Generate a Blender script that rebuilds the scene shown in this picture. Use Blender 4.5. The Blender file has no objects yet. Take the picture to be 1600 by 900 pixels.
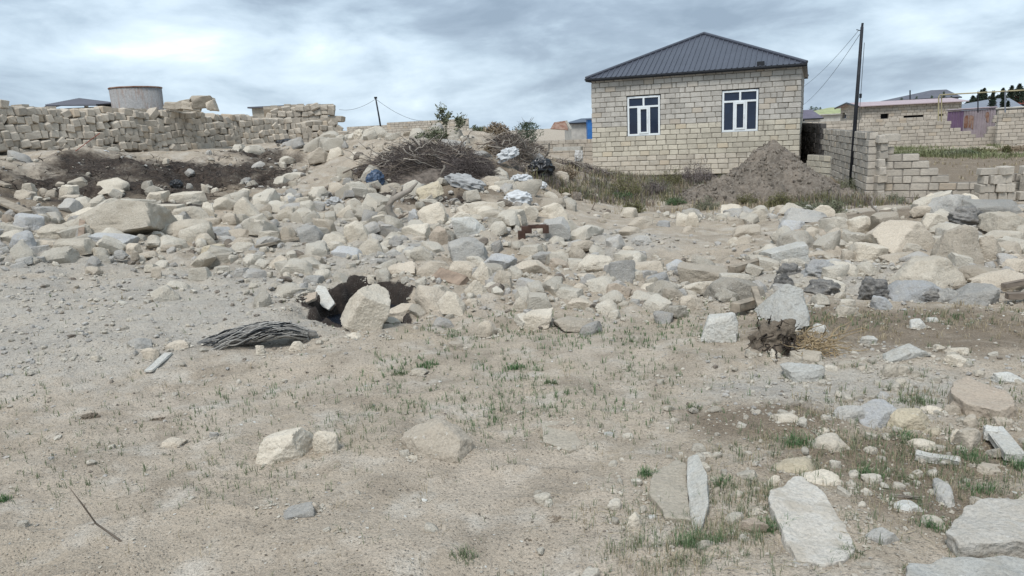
import bpy, bmesh, math, random
import numpy as np
from mathutils import Vector, Matrix

sc = bpy.context.scene
COL = sc.collection
R = math.radians
rng = random.Random(7)

# ------------------------------------------------------------------ camera
FPX, EYE = 1150.0, 1.6                      # focal length in photo pixels, eye height in metres
PITCH, ROLL = 12.1, 2.75
cam_data = bpy.data.cameras.new("camera")
cam_data.sensor_width = 36.0
cam_data.lens = 36.0 * FPX / 1600.0
cam_data.clip_start, cam_data.clip_end = 0.05, 9000.0
cam = bpy.data.objects.new("camera", cam_data)
COL.objects.link(cam)
CM = Matrix.Rotation(R(90 - PITCH), 3, 'X') @ Matrix.Rotation(R(-ROLL), 3, 'Z')
cam.matrix_world = Matrix.Translation((0, 0, EYE)) @ CM.to_4x4()
sc.camera = cam
CMN = np.array(CM)

# ------------------------------------------------------------------ light, sky, exposure
SUN_EL, SUN_AZ = 58.0, 205.0                # high veiled sun, behind the camera and a little to the left
sc.view_settings.view_transform = 'Standard'
sc.view_settings.look = 'None'
sc.view_settings.gamma = 1.0
sc.view_settings.use_curve_mapping = False
sc.view_settings.exposure = 1.0
sun_d = bpy.data.lights.new("sun", 'SUN')
sun_d.energy = 1.5
sun_d.angle = R(20)
sun_d.color = (1.0, 0.975, 0.94)
sun = bpy.data.objects.new("sun", sun_d)
COL.objects.link(sun)
sdir = Vector((math.sin(R(SUN_AZ)) * math.cos(R(SUN_EL)), math.cos(R(SUN_AZ)) * math.cos(R(SUN_EL)), math.sin(R(SUN_EL))))
sun.rotation_euler = sdir.to_track_quat('Z', 'Y').to_euler()

world = bpy.data.worlds.new("World")
sc.world = world
world.use_nodes = True
wn, wl = world.node_tree.nodes, world.node_tree.links
wn.clear()
def W(t, **kw):
    n = wn.new(t)
    for k, v in kw.items(): setattr(n, k, v)
    return n
def wmath(op, a, b=None, clamp=False):
    n = W('ShaderNodeMath', operation=op, use_clamp=clamp)
    for i, v in enumerate((a, b)):
        if v is None: continue
        if isinstance(v, (int, float)): n.inputs[i].default_value = v
        else: wl.new(v, n.inputs[i])
    return n.outputs[0]
sky = W('ShaderNodeTexSky', sky_type='NISHITA', sun_disc=False, sun_elevation=R(SUN_EL), sun_rotation=R(SUN_AZ), air_density=1.2, dust_density=2.0)
tc = W('ShaderNodeTexCoord')
def wnoise(scale, detail, rough, vscale, off):
    mp = W('ShaderNodeMapping')
    mp.inputs['Scale'].default_value = (1, 1, vscale)
    mp.inputs['Location'].default_value = off
    wl.new(tc.outputs['Generated'], mp.inputs['Vector'])
    n = W('ShaderNodeTexNoise', noise_dimensions='3D')
    n.inputs['Scale'].default_value = scale
    n.inputs['Detail'].default_value = detail
    n.inputs['Roughness'].default_value = rough
    n.inputs['Distortion'].default_value = 0.25
    wl.new(mp.outputs[0], n.inputs['Vector'])
    return n.outputs['Fac']
big = wnoise(2.4, 4, 0.52, 3.2, (0.9, 0.3, 0.55))
mid = wnoise(6.0, 7, 0.57, 2.9, (1.7, 2.2, 0.4))
cov = wmath('ADD', wmath('MULTIPLY', big, 0.54), wmath('MULTIPLY', mid, 0.46))
# the thin bright gap in the cloud, left of the middle
gx, gy, gz = CMN @ np.array([(290 - 800) / FPX, (450 - 78) / FPX, -1.0])
gv = Vector((gx, gy, gz)).normalized()
sep = W('ShaderNodeSeparateXYZ'); wl.new(tc.outputs['Generated'], sep.inputs[0])
dx = wmath('SUBTRACT', sep.outputs[0], gv.x); dz = wmath('SUBTRACT', sep.outputs[2], gv.z)
g2 = wmath('ADD', wmath('MULTIPLY', wmath('MULTIPLY', dx, dx), 38.0), wmath('MULTIPLY', wmath('MULTIPLY', dz, dz), 420.0))
gap = wmath('POWER', 2.718, wmath('MULTIPLY', g2, -1.0))
fwd = wmath('GREATER_THAN', sep.outputs[1], 0.0)
cov2 = wmath('ADD', cov, wmath('MULTIPLY', wmath('MULTIPLY', gap, fwd), 0.07))
ramp = W('ShaderNodeValToRGB')
wl.new(cov2, ramp.inputs[0])
e = ramp.color_ramp.elements
SK = 5.5
def skc(r, g, b): return (r * .965, g * .99, b * 1.03, 1)
e[0].position, e[0].color = 0.39, skc(.31, .39, .48)
e[1].position, e[1].color = 0.665, skc(.97, 1.06, 1.10)
for pos, c in ((0.45, skc(.395, .485, .58)), (0.50, skc(.51, .62, .715)), (0.56, skc(.66, .78, .87)), (0.625, skc(.80, .92, .99))):
    x = e.new(pos); x.color = c
sclc = W('ShaderNodeVectorMath', operation='SCALE'); sclc.inputs['Scale'].default_value = SK
wl.new(ramp.outputs[0], sclc.inputs[0])
mixs = W('ShaderNodeMix', data_type='RGBA'); mixs.inputs['Factor'].default_value = 0.95
wl.new(sky.outputs[0], mixs.inputs['A']); wl.new(sclc.outputs[0], mixs.inputs['B'])
bg = W('ShaderNodeBackground'); bg.inputs['Strength'].default_value = 0.1
wl.new(mixs.outputs['Result'], bg.inputs['Color'])
wo = W('ShaderNodeOutputWorld'); wl.new(bg.outputs[0], wo.inputs[0])
try: world.cycles.sampling_method = 'MANUAL'; world.cycles.sample_map_resolution = 512
except Exception: pass

# ------------------------------------------------------------------ numeric helpers
def _h(ix, iy, iz, seed):
    n = (ix.astype(np.int64) * 374761393 + iy.astype(np.int64) * 668265263 + iz.astype(np.int64) * 1274126177 + seed * 974711) & 0xffffffff
    n = ((n ^ (n >> 13)) * 1274126177) & 0xffffffff
    n = ((n ^ (n >> 16)) * 2246822519) & 0xffffffff
    n = n ^ (n >> 15)
    return (n & 0xffffff) / float(0xffffff) * 2 - 1
def noise3(p, seed=0):
    p = np.asarray(p, dtype=np.float64)
    i = np.floor(p).astype(np.int64); f = p - i
    w = f * f * f * (f * (f * 6 - 15) + 10)
    x, y, z = i[..., 0], i[..., 1], i[..., 2]
    wx, wy, wz = w[..., 0], w[..., 1], w[..., 2]
    def lx(yy, zz): 
        a = _h(x, yy, zz, seed); b = _h(x + 1, yy, zz, seed)
        return a + (b - a) * wx
    c0 = lx(y, z); c1 = lx(y + 1, z); d0 = lx(y, z + 1); d1 = lx(y + 1, z + 1)
    e0 = c0 + (c1 - c0) * wy; e1 = d0 + (d1 - d0) * wy
    return e0 + (e1 - e0) * wz
def fbm(p, seed=0, octv=4, gain=0.5):
    p = np.asarray(p, dtype=np.float64); s = 0; a = 1.0
    for o in range(octv):
        s = s + a * noise3(p * (2.03 ** o) + 17.3 * o, seed + o); a *= gain
    return s
def xy0(x, y): return np.stack([x, y, np.zeros_like(x)], axis=-1)

def mesh_np(name, v, faces, mats=(), smooth=True, mi=None):
    """faces: (n,k) int array or a list of such arrays"""
    if not isinstance(faces, (list, tuple)) or not isinstance(faces[0], np.ndarray): faces = [np.asarray(faces)]
    faces = [np.asarray(f, dtype=np.int32) for f in faces if len(f)]
    me = bpy.data.meshes.new(name)
    v = np.asarray(v, dtype=np.float32)
    me.vertices.add(len(v)); me.vertices.foreach_set('co', v.ravel())
    nl = sum(f.size for f in faces); nf = sum(len(f) for f in faces)
    me.loops.add(nl); me.polygons.add(nf)
    me.loops.foreach_set('vertex_index', np.concatenate([f.ravel() for f in faces]))
    tot = np.concatenate([np.full(len(f), f.shape[1], dtype=np.int32) for f in faces])
    st = np.concatenate([[0], np.cumsum(tot)[:-1]]).astype(np.int32)
    me.polygons.foreach_set('loop_start', st)
    me.polygons.foreach_set('loop_total', tot)
    me.polygons.foreach_set('use_smooth', np.full(nf, bool(smooth)))
    for m in mats: me.materials.append(m)
    if mi is not None: me.polygons.foreach_set('material_index', np.asarray(mi, dtype=np.int32))
    me.update(calc_edges=True)
    return me
def link(name, me, parent=None, loc=None, rot=None, scale=None):
    o = bpy.data.objects.new(name, me); COL.objects.link(o)
    if parent is not None: o.parent = parent
    if loc is not None: o.location = loc
    if rot is not None: o.rotation_euler = rot
    if scale is not None: o.scale = scale
    return o
def tag(o, label, cat, group=None):
    o['label'] = label; o['category'] = cat
    if group: o['group'] = group
    return o
def thing(name, label, cat, loc=(0, 0, 0), rotz=0, group=None):
    o = bpy.data.objects.new(name, None); COL.objects.link(o)
    o.empty_display_size = 0.2
    o.location = loc; o.rotation_euler = (0, 0, rotz)
    return tag(o, label, cat, group)
def struct(o): o['kind'] = 'structure'; return o
def stuff(o): o['kind'] = 'stuff'; return o

class MB:
    """collects boxes, tubes and faces into one mesh"""
    def __init__(s): s.v = []; s.f3 = []; s.f4 = []; s.n = 0
    def add(s, v, f):
        v = np.asarray(v, dtype=np.float64); f = np.asarray(f, dtype=np.int32)
        s.v.append(v)
        if f.size: (s.f3 if f.shape[1] == 3 else s.f4).append(f + s.n)
        s.n += len(v)
    def box(s, c, d, rz=0.0, R3=None):
        c = np.array(c, float); d = np.array(d, float) / 2
        k = np.array([[-1,-1,-1],[1,-1,-1],[1,1,-1],[-1,1,-1],[-1,-1,1],[1,-1,1],[1,1,1],[-1,1,1]], float) * d
        if R3 is None:
            ca, sa = math.cos(rz), math.sin(rz)
            R3 = np.array([[ca,-sa,0],[sa,ca,0],[0,0,1]])
        s.add(k @ np.array(R3).T + c, [[0,3,2,1],[4,5,6,7],[0,1,5,4],[1,2,6,5],[2,3,7,6],[3,0,4,7]])
    def quad(s, a, b, c, d): s.add([a, b, c, d], [[0, 1, 2, 3]])
    def tube(s, pts, rad, n=6, caps=True):
        pts = np.asarray(pts, float); m = len(pts)
        rad = np.broadcast_to(np.asarray(rad, float), (m,))
        t = np.gradient(pts, axis=0); t /= np.linalg.norm(t, axis=1)[:, None] + 1e-9
        up = np.array([0.13, 0.21, 0.97]); 
        if abs(t[0] @ up) > 0.9: up = np.array([0.97, 0.2, 0.1])
        a = np.cross(t, up); a /= np.linalg.norm(a, axis=1)[:, None] + 1e-9
        b = np.cross(t, a)
        th = np.linspace(0, 2 * np.pi, n, endpoint=False)
        ring = pts[:, None] + rad[:, None, None] * (np.cos(th)[None, :, None] * a[:, None] + np.sin(th)[None, :, None] * b[:, None])
        i = np.arange(m - 1)[:, None] * n; j = np.arange(n)[None]
        j2 = (j + 1) % n
        f = np.stack([i + j, i + j2, i + n + j2, i + n + j], -1).reshape(-1, 4)
        s.add(ring.reshape(-1, 3), f)
        if caps and n >= 3:
            base_ = s.n - m * n
            for k, rev in ((0, True), (m - 1, False)):
                idx = [base_ + k * n + q for q in range(n)]
                c = pts[k]; s.v.append(c[None]); ci = s.n; s.n += 1
                tri = [[idx[q], idx[(q + 1) % n], ci] for q in range(n)]
                if rev: tri = [t_[::-1] for t_ in tri]
                s.f3.append(np.array(tri, dtype=np.int32))
    def mesh(s, name, mats=(), smooth=False):
        fs = []
        if s.f3: fs.append(np.concatenate(s.f3))
        if s.f4: fs.append(np.concatenate(s.f4))
        return mesh_np(name, np.concatenate(s.v), fs, mats, smooth)
    def build(s, name, mat, parent=None, smooth=False, loc=None):
        return link(name, s.mesh(name, [mat], smooth), parent, loc)

# ------------------------------------------------------------------ photo pixel <-> world
def ray(px, py):
    d = CMN @ np.array([(px - 800) / FPX, (450 - py) / FPX, -1.0])
    return d
def P(px, py, Y):
    d = ray(px, py); t = Y / d[1]
    return np.array([d[0] * t, Y, EYE + d[2] * t])
def proj(p):
    q = (np.asarray(p) - np.array([0, 0, EYE])) @ CMN
    z = np.minimum(q[..., 2], -1e-6)
    return 800 + FPX * q[..., 0] / -z, 450 - FPX * q[..., 1] / -z, -q[..., 2]

# ------------------------------------------------------------------ terrain height
ctrl = []
for gx_ in (-5, -2.5, 0, 2.5, 5):
    for gy_ in (-1.0, 1.5, 3.2, 4.8): ctrl.append((gx_, gy_, 0.0))
for px, py, Y in (
    (100,540,5.4),(100,480,6.5),(100,420,8.2),(100,380,9.4),(100,330,11.2),(100,300,13),(100,275,14.2),(100,242,15.0),(0,243,14.4),
    (-150,420,7.8),(-150,330,10.5),(-150,255,13.5),
    (250,400,9),(250,330,11.8),(250,290,14.5),(250,236,17.6),
    (400,500,6.15),(400,440,7.7),(400,400,9.1),(400,340,11.6),(400,300,14),(400,285,15.6),(400,236,18.6),(400,226,22),
    (550,218,25),(500,240,18),(500,300,13.6),(500,270,16),
    (620,400,8.9),(620,480,6.6),(600,330,11.4),(600,290,13.4),(600,250,15.5),(600,217,18.5),
    (700,295,13),(700,214,17.5),(700,250,15),(700,330,11.2),(700,400,8.9),(700,480,6.6),
    (770,250,15.3),(790,213,18.5),(830,275,15.5),(830,300,14.2),(820,335,12),(900,300,17.0),(870,255,20),
    (950,300,18.5),(850,400,9.1),(850,480,6.5),(1000,480,6.45),(1000,400,9.0),(1000,330,14.6),(1000,300,19.5),
    (1150,480,6.4),(1150,400,9.0),(1150,340,13),(1150,300,18.8),
    (1300,480,6.3),(1300,400,8.5),(1300,340,12.0),(1450,480,6.15),(1450,400,8.0),(1450,330,10.6),(1600,480,6.0),(1600,400,7.8),(1600,320,10.6),
    (1750,400,7.5),(1750,330,10)):
    ctrl.append(tuple(P(px, py, Y)))
for x, y, z in ((9.5,19,-.62),(7.5,16,-.32),(12.5,18,-.62),(10.3,14,-.35),(14,14,-.3),(10.6,24,-.45),(7,25,-.42),(3.3,30,-.42),(11,29,-.42),(7,24,-.35),
                (15,24,-.5),(18,34,-.45),(16,42,-.35),(25,42,-.4),(20,24,-.6),(14,50,-.3),(2.5,42,.3),(-6,45,1.35),(-14,35,1.5),(-20,20,1.6),(-12,15.5,1.52),
                (-9.6,20,1.50),(-8.2,24,1.5),(-10.2,15.2,1.50),(-11.6,14.2,1.50),(-9.6,17.2,1.48),(-10.4,17,1.5),(-7.4,21,1.44),(-13,16,1.5),(-8.7,18.8,1.46),(-5.3,23.5,1.46),(-6,27.5,1.5),(-1.5,26,1.35),(-.5,34,1.0),(1.5,24,.45),(-9,-3,0),(9,-3,0),(-9,3,0),(9,3,0),(8,6.5,0),(-8,6.5,.12)):
    ctrl.append((x, y, z))
ctrl = np.array(ctrl)
def _tps(d2): return 0.5 * d2 * np.log(d2 + 1e-9)
def _fit(c, lam=0.25):
    n = len(c); X = c[:, :2]
    d2 = ((X[:, None] - X[None]) ** 2).sum(-1)
    A = np.zeros((n + 3, n + 3))
    A[:n, :n] = _tps(d2) + lam * np.eye(n)
    A[:n, n] = 1; A[:n, n + 1:] = X; A[n, :n] = 1; A[n + 1:, :n] = X.T
    b = np.zeros(n + 3); b[:n] = c[:, 2]
    return np.linalg.solve(A, b)
_tw = _fit(ctrl)
def h_base(x, y):
    x = np.asarray(x, float); y = np.asarray(y, float)
    xc = np.clip(x, -24, 28); yc = np.clip(y, -4, 50)
    out = np.zeros(np.broadcast(x, y).shape) + _tw[-3] + _tw[-2] * xc + _tw[-1] * yc
    for (cx, cy, _), w in zip(ctrl, _tw):
        out = out + w * _tps((xc - cx) ** 2 + (yc - cy) ** 2)
    far = np.clip((np.hypot(x - xc, y - yc)) / 60.0, 0, 1)
    back = np.clip((-y - 1) / 4, 0, 1)
    out = out * (1 - far) + -0.4 * far
    return out * (1 - back)
PIT = (-1.46, 6.98)
def sst(a, b, t):
    t = np.clip((t - a) / (b - a), 0, 1); return t * t * (3 - 2 * t)
def pit_r(x, y):
    dx_, dy_ = x - PIT[0], y - PIT[1]
    a = np.arctan2(dy_, dx_)
    rr = np.sqrt((dx_ / 0.46) ** 2 + (dy_ / 0.66) ** 2)
    return rr * (1 + 0.10 * np.sin(3 * a + 1) + 0.07 * np.sin(5 * a + 2.2) + .05 * np.sin(9 * a))
def h_fast(x, y):
    """ground height without the fine relief"""
    x = np.asarray(x, float); y = np.asarray(y, float)
    z = h_base(x, y)
    r = pit_r(x, y)
    z = z + 0.0 * np.exp(-((r - 1.25) / 0.35) ** 2) * sst(-0.2, 0.6, (y - PIT[1]))
    z = z - 0.42 * (1 - sst(0.70, 1.0, r)) - .10 * np.exp(-((r - 1.05) / .35) ** 2) * sst(.1, -.5, y - PIT[1])
    return z
def G(px, py):
    """where the line of sight through a photo pixel meets the ground"""
    d = ray(px, py); d = d / np.linalg.norm(d)
    t = np.concatenate([np.linspace(1.2, 12, 400), np.linspace(12.05, 60, 700)])
    x, y, z = d[0] * t, d[1] * t, EYE + d[2] * t
    k = np.nonzero(z < h_fast(x, y))[0]
    if len(k) == 0: i = len(t) - 1
    else: i = k[0]
    return np.array([x[i], y[i], float(h_fast(x[i:i+1], y[i:i+1])[0])])
# ------------------------------------------------------------------ materials
class NT:
    def __init__(s, name):
        s.m = bpy.data.materials.new(name); s.m.use_nodes = True
        s.n, s.l = s.m.node_tree.nodes, s.m.node_tree.links
        s.b = s.n['Principled BSDF']
        s.b.inputs['Specular IOR Level'].default_value = 0.25
    def new(s, t, **kw):
        x = s.n.new(t)
        for k, v in kw.items(): setattr(x, k, v)
        return x
    def put(s, sock, v):
        if hasattr(v, 'is_linked') or hasattr(v, 'links'): s.l.new(v, sock)
        elif isinstance(v, (tuple, list)): sock.default_value = (v[0], v[1], v[2], 1) if len(sock.default_value) == 4 else v
        else: sock.default_value = v
    def coord(s, which='Object', scale=(1, 1, 1)):
        t = s.new('ShaderNodeTexCoord'); mp = s.new('ShaderNodeMapping'); mp.inputs['Scale'].default_value = scale
        s.l.new(t.outputs[which], mp.inputs[0]); return mp.outputs[0]
    def noise(s, co, scale, detail=4, rough=0.55, dist=0.0):
        x = s.new('ShaderNodeTexNoise'); x.inputs['Scale'].default_value = scale; x.inputs['Detail'].default_value = detail
        x.inputs['Roughness'].default_value = rough; x.inputs['Distortion'].default_value = dist
        s.l.new(co, x.inputs['Vector']); return x.outputs['Fac']
    def vor(s, co, scale, out='Distance', feature='F1'):
        x = s.new('ShaderNodeTexVoronoi', feature=feature); x.inputs['Scale'].default_value = scale
        s.l.new(co, x.inputs['Vector']); return x.outputs[out]
    def ramp(s, f, stops):
        x = s.new('ShaderNodeValToRGB'); s.l.new(f, x.inputs[0]); e = x.color_ramp.elements
        def cc(c): return (c, c, c, 1) if isinstance(c, (int, float)) else (c[0], c[1], c[2], 1)
        e[0].position, e[0].color = stops[0][0], cc(stops[0][1])
        e[1].position, e[1].color = stops[-1][0], cc(stops[-1][1])
        for p_, c in stops[1:-1]:
            y = e.new(p_); y.color = cc(c)
        return x.outputs[0]
    def mix(s, f, a, b, mode='MIX'):
        x = s.new('ShaderNodeMix', data_type='RGBA', blend_type=mode)
        s.put(x.inputs['Factor'], f); s.put(x.inputs['A'], a); s.put(x.inputs['B'], b); return x.outputs['Result']
    def math(s, op, a, b=None, clamp=False):
        x = s.new('ShaderNodeMath', operation=op, use_clamp=clamp); s.put(x.inputs[0], a)
        if b is not None: s.put(x.inputs[1], b)
        return x.outputs[0]
    def attr(s, name):
        x = s.new('ShaderNodeAttribute', attribute_name=name); return x.outputs['Fac']
    def rnd(s):
        return s.new('ShaderNodeObjectInfo').outputs['Random']
    def isl(s):
        return s.new('ShaderNodeNewGeometry').outputs['Random Per Island']
    def bump(s, h, strength=0.5, dist=0.02, prev=None):
        x = s.new('ShaderNodeBump'); x.inputs['Strength'].default_value = strength; x.inputs['Distance'].default_value = dist
        s.l.new(h, x.inputs['Height'])
        if prev is not None: s.l.new(prev, x.inputs['Normal'])
        s.l.new(x.outputs[0], s.b.inputs['Normal']); return x.outputs[0]
    def done(s, col, rough=0.9, metal=0.0):
        s.put(s.b.inputs['Base Color'], col); s.put(s.b.inputs['Roughness'], rough); s.put(s.b.inputs['Metallic'], metal)
        return s.m

def stone_mat(name, c, c2, dust=(.44,.385,.31), island=False, dusty=0.45, spots=None, bumpd=0.012):
    t = NT(name); co = t.coord('Object')
    if not island:
        oi = t.new('ShaderNodeObjectInfo')
        ad = t.new('ShaderNodeVectorMath', operation='ADD'); sc_ = t.new('ShaderNodeVectorMath', operation='SCALE')
        cb = t.new('ShaderNodeCombineXYZ')
        for k in range(3): t.l.new(oi.outputs['Random'], cb.inputs[k])
        t.l.new(cb.outputs[0], sc_.inputs[0]); sc_.inputs['Scale'].default_value = 37.0
        t.l.new(co, ad.inputs[0]); t.l.new(sc_.outputs[0], ad.inputs[1]); co = ad.outputs[0]
        rnd = oi.outputs['Random']
    else: rnd = t.isl()
    a = t.noise(co, 3.2, 5, 0.62); b = t.noise(co, 17, 6, 0.7); g = t.noise(co, 75, 4, 0.75)
    base = t.mix(t.ramp(a, ((.33, 0.0), (.67, 1.0))), c, c2)
    base = t.mix(t.math('MULTIPLY', t.ramp(b, ((.42, 0.0), (.68, 1.0))), dusty), base, dust)
    base = t.mix(1.0, base, t.ramp(g, ((.25, .70), (.5, 1.0), (.78, 1.22))), 'MULTIPLY')
    base = t.mix(1.0, base, t.ramp(rnd, ((0, .74), (.3, .93), (.65, 1.03), (1, 1.16))), 'MULTIPLY')
    pit = t.vor(co, 46)
    base = t.mix(t.math('MULTIPLY', t.ramp(pit, ((.06, 1.0), (.17, 0.0))), .4), base, (c[0]*.42, c[1]*.40, c[2]*.38))
    fl = t.ramp(t.noise(co, 31, 3, .6), ((.66, 0.0), (.72, 1.0)))
    base = t.mix(t.math('MULTIPLY', fl, .55), base, (.62, .60, .55))
    if spots: base = t.mix(t.ramp(t.noise(co, 5.5, 4, .6), ((.56, 0.0), (.64, .75))), base, spots)
    h = t.math('ADD', t.math('MULTIPLY', b, 1.0), t.math('ADD', t.math('MULTIPLY', g, .5), t.math('MULTIPLY', pit, .35)))
    t.bump(h, 1.0, bumpd * 1.3)
    return t.done(base, 0.93)
ST = {
 'cream': stone_mat('limestone_cream', (.60,.545,.455), (.49,.43,.345)),
 'beige': stone_mat('limestone_beige', (.49,.43,.35), (.41,.355,.285)),
 'tan':   stone_mat('limestone_tan',   (.41,.335,.265), (.35,.295,.235)),
 'yellow':stone_mat('limestone_yellow',(.50,.435,.315), (.43,.37,.275)),
 'grey':  stone_mat('concrete_grey',   (.39,.375,.345), (.32,.31,.29), dust=(.44,.405,.35)),
 'pale':  stone_mat('concrete_pale',   (.58,.55,.495), (.50,.465,.41), dust=(.46,.405,.33), dusty=.55, spots=(.42,.375,.31)),
 'blue':  stone_mat('plaster_blue_grey', (.42,.425,.425), (.36,.355,.35), dust=(.42,.385,.32)),
 'white': stone_mat('plaster_white', (.60,.595,.56), (.49,.475,.43), dust=(.44,.39,.315)),
 'brown': stone_mat('stone_brown', (.40,.365,.31), (.32,.29,.245), dust=(.44,.395,.325), spots=(.40,.375,.33)),
 'soil':  stone_mat('earth_brown', (.18,.145,.11), (.24,.195,.15), dust=(.28,.235,.18)),
 'dark':  stone_mat('earth_dark', (.075,.06,.048), (.115,.092,.07), dust=(.19,.16,.125)),
 'tar':   stone_mat('tar_felt_dark', (.085,.084,.083), (.20,.193,.183), dust=(.34,.315,.28), dusty=.7),
 'sand':  stone_mat('sand_crusted', (.42,.375,.305), (.38,.335,.27), dust=(.40,.35,.28)),
}
def wall_mat(name, c, c2, island=False, dark=None, rough_dark=0.30):
    t = NT(name); co = t.coord('Object')
    rnd = t.isl() if island else t.rnd()
    if not island:
        ad = t.new('ShaderNodeVectorMath', operation='MULTIPLY_ADD'); cb = t.new('ShaderNodeCombineXYZ')
        for k in range(3): t.l.new(rnd, cb.inputs[k])
        t.l.new(co, ad.inputs[0]); ad.inputs[1].default_value = (1, 1, 1)
        sc_ = t.new('ShaderNodeVectorMath', operation='SCALE'); sc_.inputs['Scale'].default_value = 51.0
        t.l.new(cb.outputs[0], sc_.inputs[0]); t.l.new(sc_.outputs[0], ad.inputs[2]); co = ad.outputs[0]
    a = t.noise(co, 2.5 if not island else 6, 4, .6); b = t.noise(co, 13 if not island else 40, 4, .7)
    base = t.mix(t.ramp(a, ((.36, 0.0), (.64, 1.0))), c, c2)
    base = t.mix(1.0, base, t.ramp(b, ((.25, .78), (.52, 1.0), (.8, 1.16))), 'MULTIPLY')
    base = t.mix(1.0, base, t.ramp(rnd, ((0, .80), (.2, .92), (.6, 1.0), (1, 1.10))), 'MULTIPLY')
    gp = t.new('ShaderNodeNewGeometry').outputs['Position']
    st_ = t.noise(gp, .8, 5, .65, .4)
    base = t.mix(1.0, base, t.ramp(st_, ((.32, .78), (.5, 1.0), (.7, 1.06))), 'MULTIPLY')
    r2 = t.math('FRACT', t.math('MULTIPLY', rnd, 7.31))
    base = t.mix(t.ramp(r2, ((.88, 0.0), (.97, .45))), base, (c[0]*.96, c[1]*.84, c[2]*.70))
    if dark is not None:
        base = t.mix(t.ramp(t.noise(co, 4, 4, .65), ((.45, 0.0), (.7, rough_dark * 2))), base, dark)
    t.bump(b, 0.6, 0.012)
    return t.done(base, 0.92)
M_blk = wall_mat('limestone_block_grey', (.50,.475,.43), (.445,.42,.38))
M_blky = wall_mat('limestone_block_yellow', (.55,.51,.42), (.50,.46,.38))
M_blkp = wall_mat('limestone_block_pale', (.52,.48,.41), (.48,.43,.355))
M_stk = wall_mat('stacked_limestone', (.52,.46,.38), (.455,.40,.33), dark=(.30,.27,.23), rough_dark=.2)
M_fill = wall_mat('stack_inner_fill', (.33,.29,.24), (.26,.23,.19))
M_wall = wall_mat('garden_wall_block', (.48,.435,.37), (.43,.39,.335), dark=(.28,.26,.235))
M_wallI = wall_mat('garden_wall_block_far', (.48,.435,.37), (.44,.39,.33), island=True)
M_wallD = wall_mat('blackened_block', (.115,.105,.10), (.075,.07,.068))  # soot, with the narrow gap's shade painted into the block colour
def flat_mat(name, c, rough=.7, metal=0.0, var=.25, scale=6, bump=0.0, spec=.25):
    t = NT(name); co = t.coord('Object')
    n = t.noise(co, scale, 5, .62)
    col = t.mix(1.0, c, t.ramp(n, ((.3, 1 - var), (.7, 1 + var * .6))), 'MULTIPLY')
    if bump: t.bump(n, .6, bump)
    t.b.inputs['Specular IOR Level'].default_value = spec
    return t.done(col, rough, metal)
M_mortar = flat_mat('mortar_grey', (.21,.19,.16), .95, scale=15)
M_mortarl = flat_mat('mortar_pale', (.23,.21,.185), .95, scale=15)
M_roof = flat_mat('roof_sheet_anthracite', (.062,.068,.088), .42, var=.12, scale=1.5, spec=.5)
M_trim = flat_mat('roof_trim_black', (.012,.013,.017), .45, spec=.5)
M_pvc = flat_mat('window_frame_white', (.74,.78,.80), .35, var=.08, spec=.5)
M_glass = flat_mat('window_glass_dark', (.016,.026,.052), .10, var=.2, spec=.5)
M_hole = flat_mat('unlit_interior', (.012,.012,.013), .9)
M_pole = flat_mat('pole_dark_steel', (.022,.024,.03), .6, var=.5, scale=4)
M_wire = flat_mat('wire_black', (.05,.055,.06), .6)
M_pipe = flat_mat('gas_pipe_yellow', (.40,.35,.22), .6, scale=3)
M_pinkroof = flat_mat('roof_sheet_pink', (.42,.335,.345), .55, var=.1, scale=1)
M_greyroof = flat_mat('roof_sheet_grey', (.115,.115,.135), .6, var=.15, scale=1)
M_blueroof = flat_mat('roof_sheet_blue_grey', (.20,.22,.255), .5, var=.12, scale=1)
M_redroof = flat_mat('roof_tiles_red', (.42,.13,.10), .7, scale=2)
M_purpleroof = flat_mat('roof_sheet_plum', (.13,.115,.15), .6, scale=1)
M_greenroof = flat_mat('roof_sheet_olive', (.33,.36,.19), .65, scale=1)
M_navyroof = flat_mat('roof_sheet_slate', (.10,.125,.165), .6, scale=1)
M_render = flat_mat('house_render_pale', (.48,.46,.42), .9, scale=2)
M_white = flat_mat('white_plastic_sheet', (.56,.57,.575), .75, var=.18, scale=9, bump=.01)
M_bluebag = flat_mat('blue_plastic_bag', (.045,.075,.13), .45, var=.8, scale=12, bump=.01, spec=.5)
M_greysheet = flat_mat('grey_tarpaulin', (.37,.37,.365), .7, var=.2, scale=5, bump=.01)
M_blackbag = flat_mat('black_plastic', (.015,.016,.018), .35, var=.6, scale=9, spec=.5)
M_wood = flat_mat('weathered_wood', (.30,.255,.20), .85, var=.4, scale=14, bump=.006)
M_woodb = flat_mat('brown_board', (.27,.205,.155), .85, var=.4, scale=10, bump=.006)
M_branch = flat_mat('dead_branch_pale', (.31,.275,.235), .9, var=.35, scale=8)
M_twig = flat_mat('dead_twig_purple', (.135,.112,.102), .9, var=.5, scale=2)
M_twigb = flat_mat('dead_twig_brown', (.22,.18,.145), .9, var=.5, scale=2)
M_root = flat_mat('root_dark', (.045,.034,.026), .9, var=.6, scale=9)
M_rootl = flat_mat('root_straw', (.33,.25,.15), .9, var=.4, scale=9)
M_bark = flat_mat('bark_brown', (.09,.07,.05), .9, scale=6)
M_purple = flat_mat('gate_sheet_purple', (.155,.10,.16), .55, var=.2, scale=2)
M_fadedp = flat_mat('gate_sheet_faded', (.31,.26,.275), .7, var=.25, scale=2)
def rust_mat():
    t = NT('rusted_sheet'); co = t.coord('Object')
    n = t.noise(co, 3.2, 5, .65)
    col = t.mix(t.ramp(n, ((.40, 0.0), (.62, 1.0))), (.30,.205,.16), (.17,.075,.045)); t.bump(n, .5, .01)
    return t.done(col, .9)
M_rust = rust_mat()
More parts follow.
